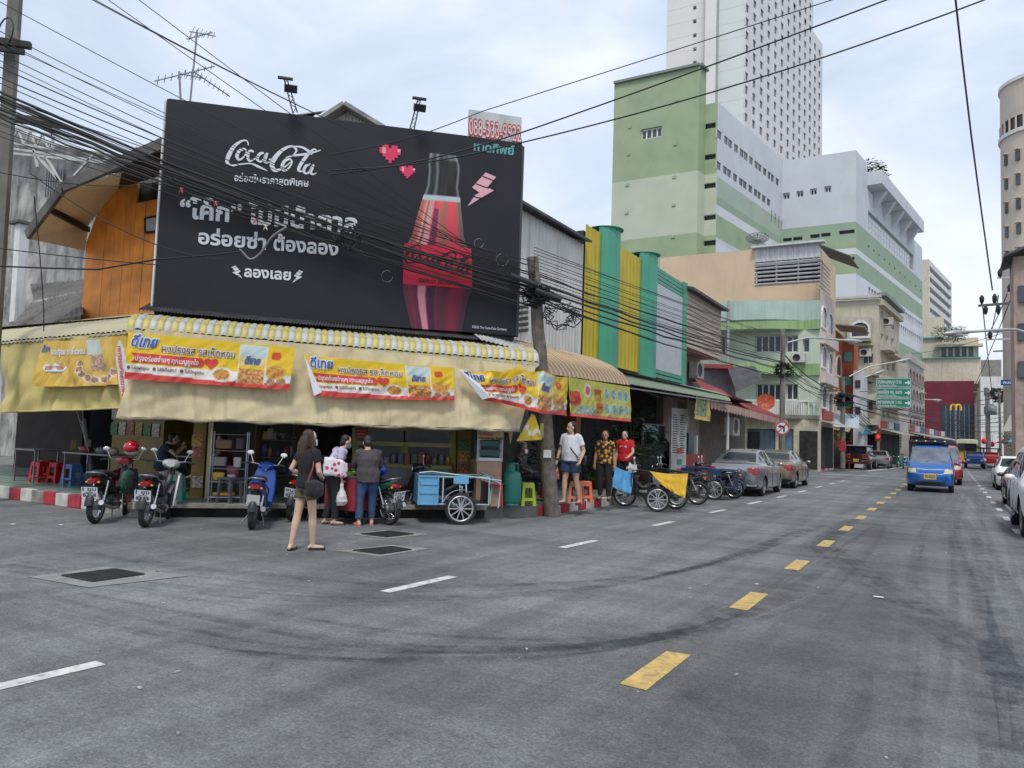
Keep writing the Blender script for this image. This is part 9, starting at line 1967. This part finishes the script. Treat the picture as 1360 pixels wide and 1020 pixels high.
# tangles at the poles
def tangle(label,c,R_,n,r,seed):
    t = MB(); rnd = random.Random(seed)
    for i in range(n):
        a = rnd.uniform(0,6.28); pts = []
        for k in range(18): a += rnd.uniform(.15,.45); rr = R_*rnd.uniform(.3,1); pts.append(Vector(c)+CU*rr*math.cos(a)*1.1+Vector((0,0,rr*math.sin(a)*.7))+CN*rnd.uniform(-.15,.25)*R_*2)
        t.tube(pts,r*rnd.uniform(.6,1.5),5)
    o = t.build('cable_tangle',cable_m); tag(o,label,'cable'); o['kind'] = 'stuff'; return o
tangle('knot of black cables and splice boxes on the wooden pole',Kp[2],.34,16,.012,3); tangle('hanging loops of cable below the knot on the wooden pole',atd(745,420,15.9),.42,6,.009,5); tangle('knot of cables on the pole by the green balconies',K2[2],.6,14,.02,8); tangle('knot of cables on the planter pole',K3[1],.8,12,.03,9); tangle('cable knot on the billboard near the last slogan letters',atd(462,318,13.6),.28,6,.008,11); tangle('cable loops gathered on the thick far pole',atd(1325,525,88),1.3,12,.035,12)
for (px,py,lab) in ((695,372,'left'),(728,392,'right')): p = atd(px,py,15.5); q = MB(); q.tube([p-CU*.28+Vector((0,0,.08)),p+CU*.28-Vector((0,0,.08))],.06,8); single(q,'splice_box',black,'black splice closure in the cables just '+lab+' of the wooden pole top','cable box')
# three long wires to the upper right and the near one overhead
for i,(a,m_p,b_) in enumerate((((1320,-5,13),(1000,118,14),(690,190,15)),((1190,-5,13),(900,105,14),(690,177,15)),((1120,-5,13),(880,72,14),(640,148,15)))):
    A_,Mm,B_ = atd(*a),atd(*m_p),atd(*b_); C_ = atd((440,240)[0],(226,232,205)[i],14.6)
    pts = [A_.lerp(Mm,t).lerp(Mm.lerp(B_,t),t) for t in [k/12 for k in range(13)]]+[B_.lerp(C_,k/6)-Vector((0,0,.12*math.sin(math.pi*k/6))) for k in range(1,7)]; q = MB(); q.tube(pts,.014 if i < 2 else .009,6); single(q,'overhead_wire',cable_m,('lowest','middle','highest and thinnest')[i]+' of the three wires rising to the upper right over the green complex','cable')
q = MB(); pts = [atd(*p) for p in ((1268,-10,9),(1278,80,11),(1290,180,14),(1302,270,20),(1318,385,34))]; q.tube(pts,[.012,.013,.016,.02,.03],6); single(q,'overhead_wire',cable_m,'single black wire dropping steeply through the sky at the right','cable')
for i,(a,b_) in enumerate((((1345,370,40),(1309,447,70)),((1326,392,40),(1313,450,70)),((1305,406,40),(1320,540,90)),((1347,385,40),(1290,520,110)),((1370,430,60),(1210,470,110)),((1370,520,60),(1190,540,100)))): cable(atd(*a),atd(*b_),.4,.03,'thin line sagging between the right-hand arms and the far poles','lines between the right-hand poles',12)
# ---------------------------------------------------------------- shop clutter and litter
random.seed(33)
cards = [mat('card_%s' % n_,c,.6,var=.6,vs=18) for n_,c in (('amber',(.5,.3,.08)),('rose',(.45,.15,.12)),('cream',(.55,.5,.4)),('green',(.1,.25,.1)))]
def goods_row(label,group,a,b_,n,z,cat='goods',smin=.06,smax=.16,names=('jar','box','tin'),deep=.0):
    a,b_ = Vector(a),Vector(b_); cols = [mat('goods_%d_tint' % k if False else 'goods_'+nm,c,.5,var=.2,dirt=.2) for k,(nm,c) in enumerate((('cream',(.22,.2,.15)),('red',(.16,.02,.02)),('brown',(.1,.055,.03)),('green',(.03,.08,.04)),('yellow',(.25,.17,.03)),('blue',(.03,.05,.1)),('grey',(.12,.12,.12))))]
    for i in range(n):
        p = a.lerp(b_,(i+.5)/n); w = random.uniform(smin,smax); h = random.uniform(smin*1.2,smax*1.6); k = random.randint(0,2); q = MB()
        if k == 0: q.lathe([(0,0),(w/2,0),(w/2,h*.8),(w*.3,h*.9),(w*.3,h),(0,h)],(0,0,0),'Z',12)
        elif k == 1: q.box((0,0,h/2),(w,w*.8,h),random.uniform(-.3,.3)+math.pi/4)
        else: q.lathe([(0,0),(w*.35,0),(w*.55,h*.5),(w*.5,h*.55),(0,h*.45)],(0,0,0),'Z',12)
        o = single(q,names[k],random.choice(cols),label,cat,group); o.location = (p.x,p.y,z)
def rack_shelf(label,a,b_,zs,dep=.35,m=None):
    a,b_ = Vector((*a,0)),Vector((*b_,0)); u = (b_-a).normalized(); n = Vector((u.y,-u.x,0)); t = thing('shelf_rack',label,'shelves',tuple(a)); m = m or mat('dark_wood_shelf',(.10,.06,.035),.7,var=.2)
    for z in zs: q = MB(); q.bar(a+Vector((0,0,z)),b_+Vector((0,0,z)),dep,.025); q.build('shelf',m,t)
    for p in (a,b_): q = MB(); q.bar(p+Vector((0,0,KZ)),p+Vector((0,0,zs[-1]+.2)),.04,dep); q.build('side_panel',m,t)
    return t
f2_ = lambda px,off: (lambda p: (p.x,p.y))(chf(px,640,off))
rack_shelf('dark shelves of jars and boxes in the gloom behind the blue scooter',f2_(345,2.0),f2_(395,2.0),[.7,1.05,1.4,1.75])
for z in (.72,1.07,1.42,1.77): goods_row('small jar, box or tin on the dark shelves behind the blue scooter','goods on the dark shelves behind the scooter',chf(347,640,1.9)*1,chf(393,640,1.9),8,z)
rack_shelf('low stand of dishes behind the stooping shopper',f2_(405,1.3),f2_(462,1.3),[.62,.95])
goods_row('small dish or jar on the low stand behind the shopper','goods on the low stand',chf(407,640,1.2),chf(460,640,1.2),9,.64); goods_row('small dish or jar on the low stand behind the shopper','goods on the low stand',chf(407,640,1.2),chf(460,640,1.2),9,.97)
goods_row('pot or jar on the ledge of the glass food counter','pots on the food counter',chf(478,640,.92),chf(598,640,.92),13,1.03,smin=.08,smax=.15)
goods_row('small thing on the long steel table by the yellow wall','goods on the long steel table',atz(60,640,KZ)+Vector((0,.5,0)),atz(110,650,KZ)+Vector((0,.5,0)),5,KZ+.745)
# picture menu cards on the yellow wall at the left and on the pillar
for r_ in range(4):
    for k in range(6):
        x = -19.6+k*.36; z = 2.75-r_*.42; q = MB(); q.bx(-.15,.15,-.01,.0,-.17,.17); o = single(q,'menu_card',cards[(r_*5+k*3) % 4],('upper','second','third','lowest')[r_]+' row of picture menu cards on the yellow wall, '+('first','second','third','fourth','fifth','sixth')[k]+' from the left','menu card','menu cards on the yellow wall'); o.location = (x,12.285,z)
for i,(px,py) in enumerate(((262,585),(262,600),(262,640),(616,590),(616,606),(616,622))):
    p = chf(px,py,1.68 if i < 3 else 1.28); q = MB(); q.box((0,0,0),(.2,.012,.22),math.pi/4); o = single(q,'notice_card',cards[i % 4],('top','middle','low','top','middle','low')[i]+' notice card on the '+('yellow pillar beside the goods rack' if i < 3 else 'yellow pillar left of the food cart'),'notice'); o.location = p
# things hanging from the ceiling edge
for i,px in enumerate((300,318,352,376,428,448,560,580)):
    p = chf(px,580,1.0); t = thing('hanging_bag','small plastic bag hanging under the tarpaulin edge, %s from the left' % ('first','second','third','fourth','fifth','sixth','seventh','eighth')[i],'bag',(p.x,p.y,2.0),group='bags hanging under the tarpaulin'); q = MB(); q.tube([(0,0,.5),(0,0,0)],.005,4); q.build('string',mat('pale_cord',(.45,.42,.35),.8),t,False); q = MB(); q.ell((0,0,-.12),(.07,.05,.13),10); q.build('sack',(pb,mat('basket_pink',(.5,.12,.2),.5),mat('bag_beige',(.4,.35,.3),.5))[i % 3],t,False)
# basin of greens by the shopper
p = atz(463,676,KZ); vg = thing('vegetable_tray','tray of green vegetables on a crate in front of the stooping shopper','tray',(p.x,p.y,KZ)); q = MB(); q.bx(-.35,.35,-.25,.25,0,.55); q.build('crate',mat('crate_red',(.25,.03,.04),.5),vg,False); q = MB(); q.loft([(0,0,.55,.33,.24),(0,0,.6,.38,.28)],16,p=4,axis='Z'); q.build('tray',alu,vg,False); q = MB(); rnd = random.Random(4)
for i in range(60): q.ell((rnd.uniform(-.3,.3),rnd.uniform(-.2,.2),.62+rnd.uniform(0,.08)),(.05,.035,.025),6)
o = q.build('greens',mat('veg_green',(.12,.25,.04),.6,var=.5,vs=9),vg,False); o['kind'] = 'stuff'
# grit, leaves and scraps on the road
q = MB(); rnd = random.Random(8)
for i in range(420):
    x,y = rnd.uniform(-16,3.2),rnd.uniform(2.5,34); 
    if x < -7.6 and y > 8.2+max(0,(x+12)): continue
    s_ = rnd.uniform(.006,.022); a = rnd.uniform(0,6.3); q.box((x,y,.004+s_*.25),(s_*rnd.uniform(1,2.6),s_,s_*.5),a)
o = q.build('road_grit',mat('pale_grit',(.42,.41,.38),.9,var=.4,vs=3)); o['kind'] = 'stuff'
for i,(px,py,c) in enumerate(((12,697,'white'),(76,698,'white'),(848,674,'white'),(1160,794,'pale'))):
    p = atz(px,py); q = MB(); q.grid(4,4,lambda u,v: (u*.1,v*.06,.01+.02*noise.noise(Vector((u*4,v*4,i))))); o = single(q,'litter',wm_,('crumpled paper scrap on the asphalt at the far left','torn paper scrap left of the maroon motorbike','paper scrap under the nearest bike cart','small pale scrap in the middle of the right lane')[i],'litter'); o.location = (p.x,p.y,.004)
bpy.data.scenes.remove(workshop)
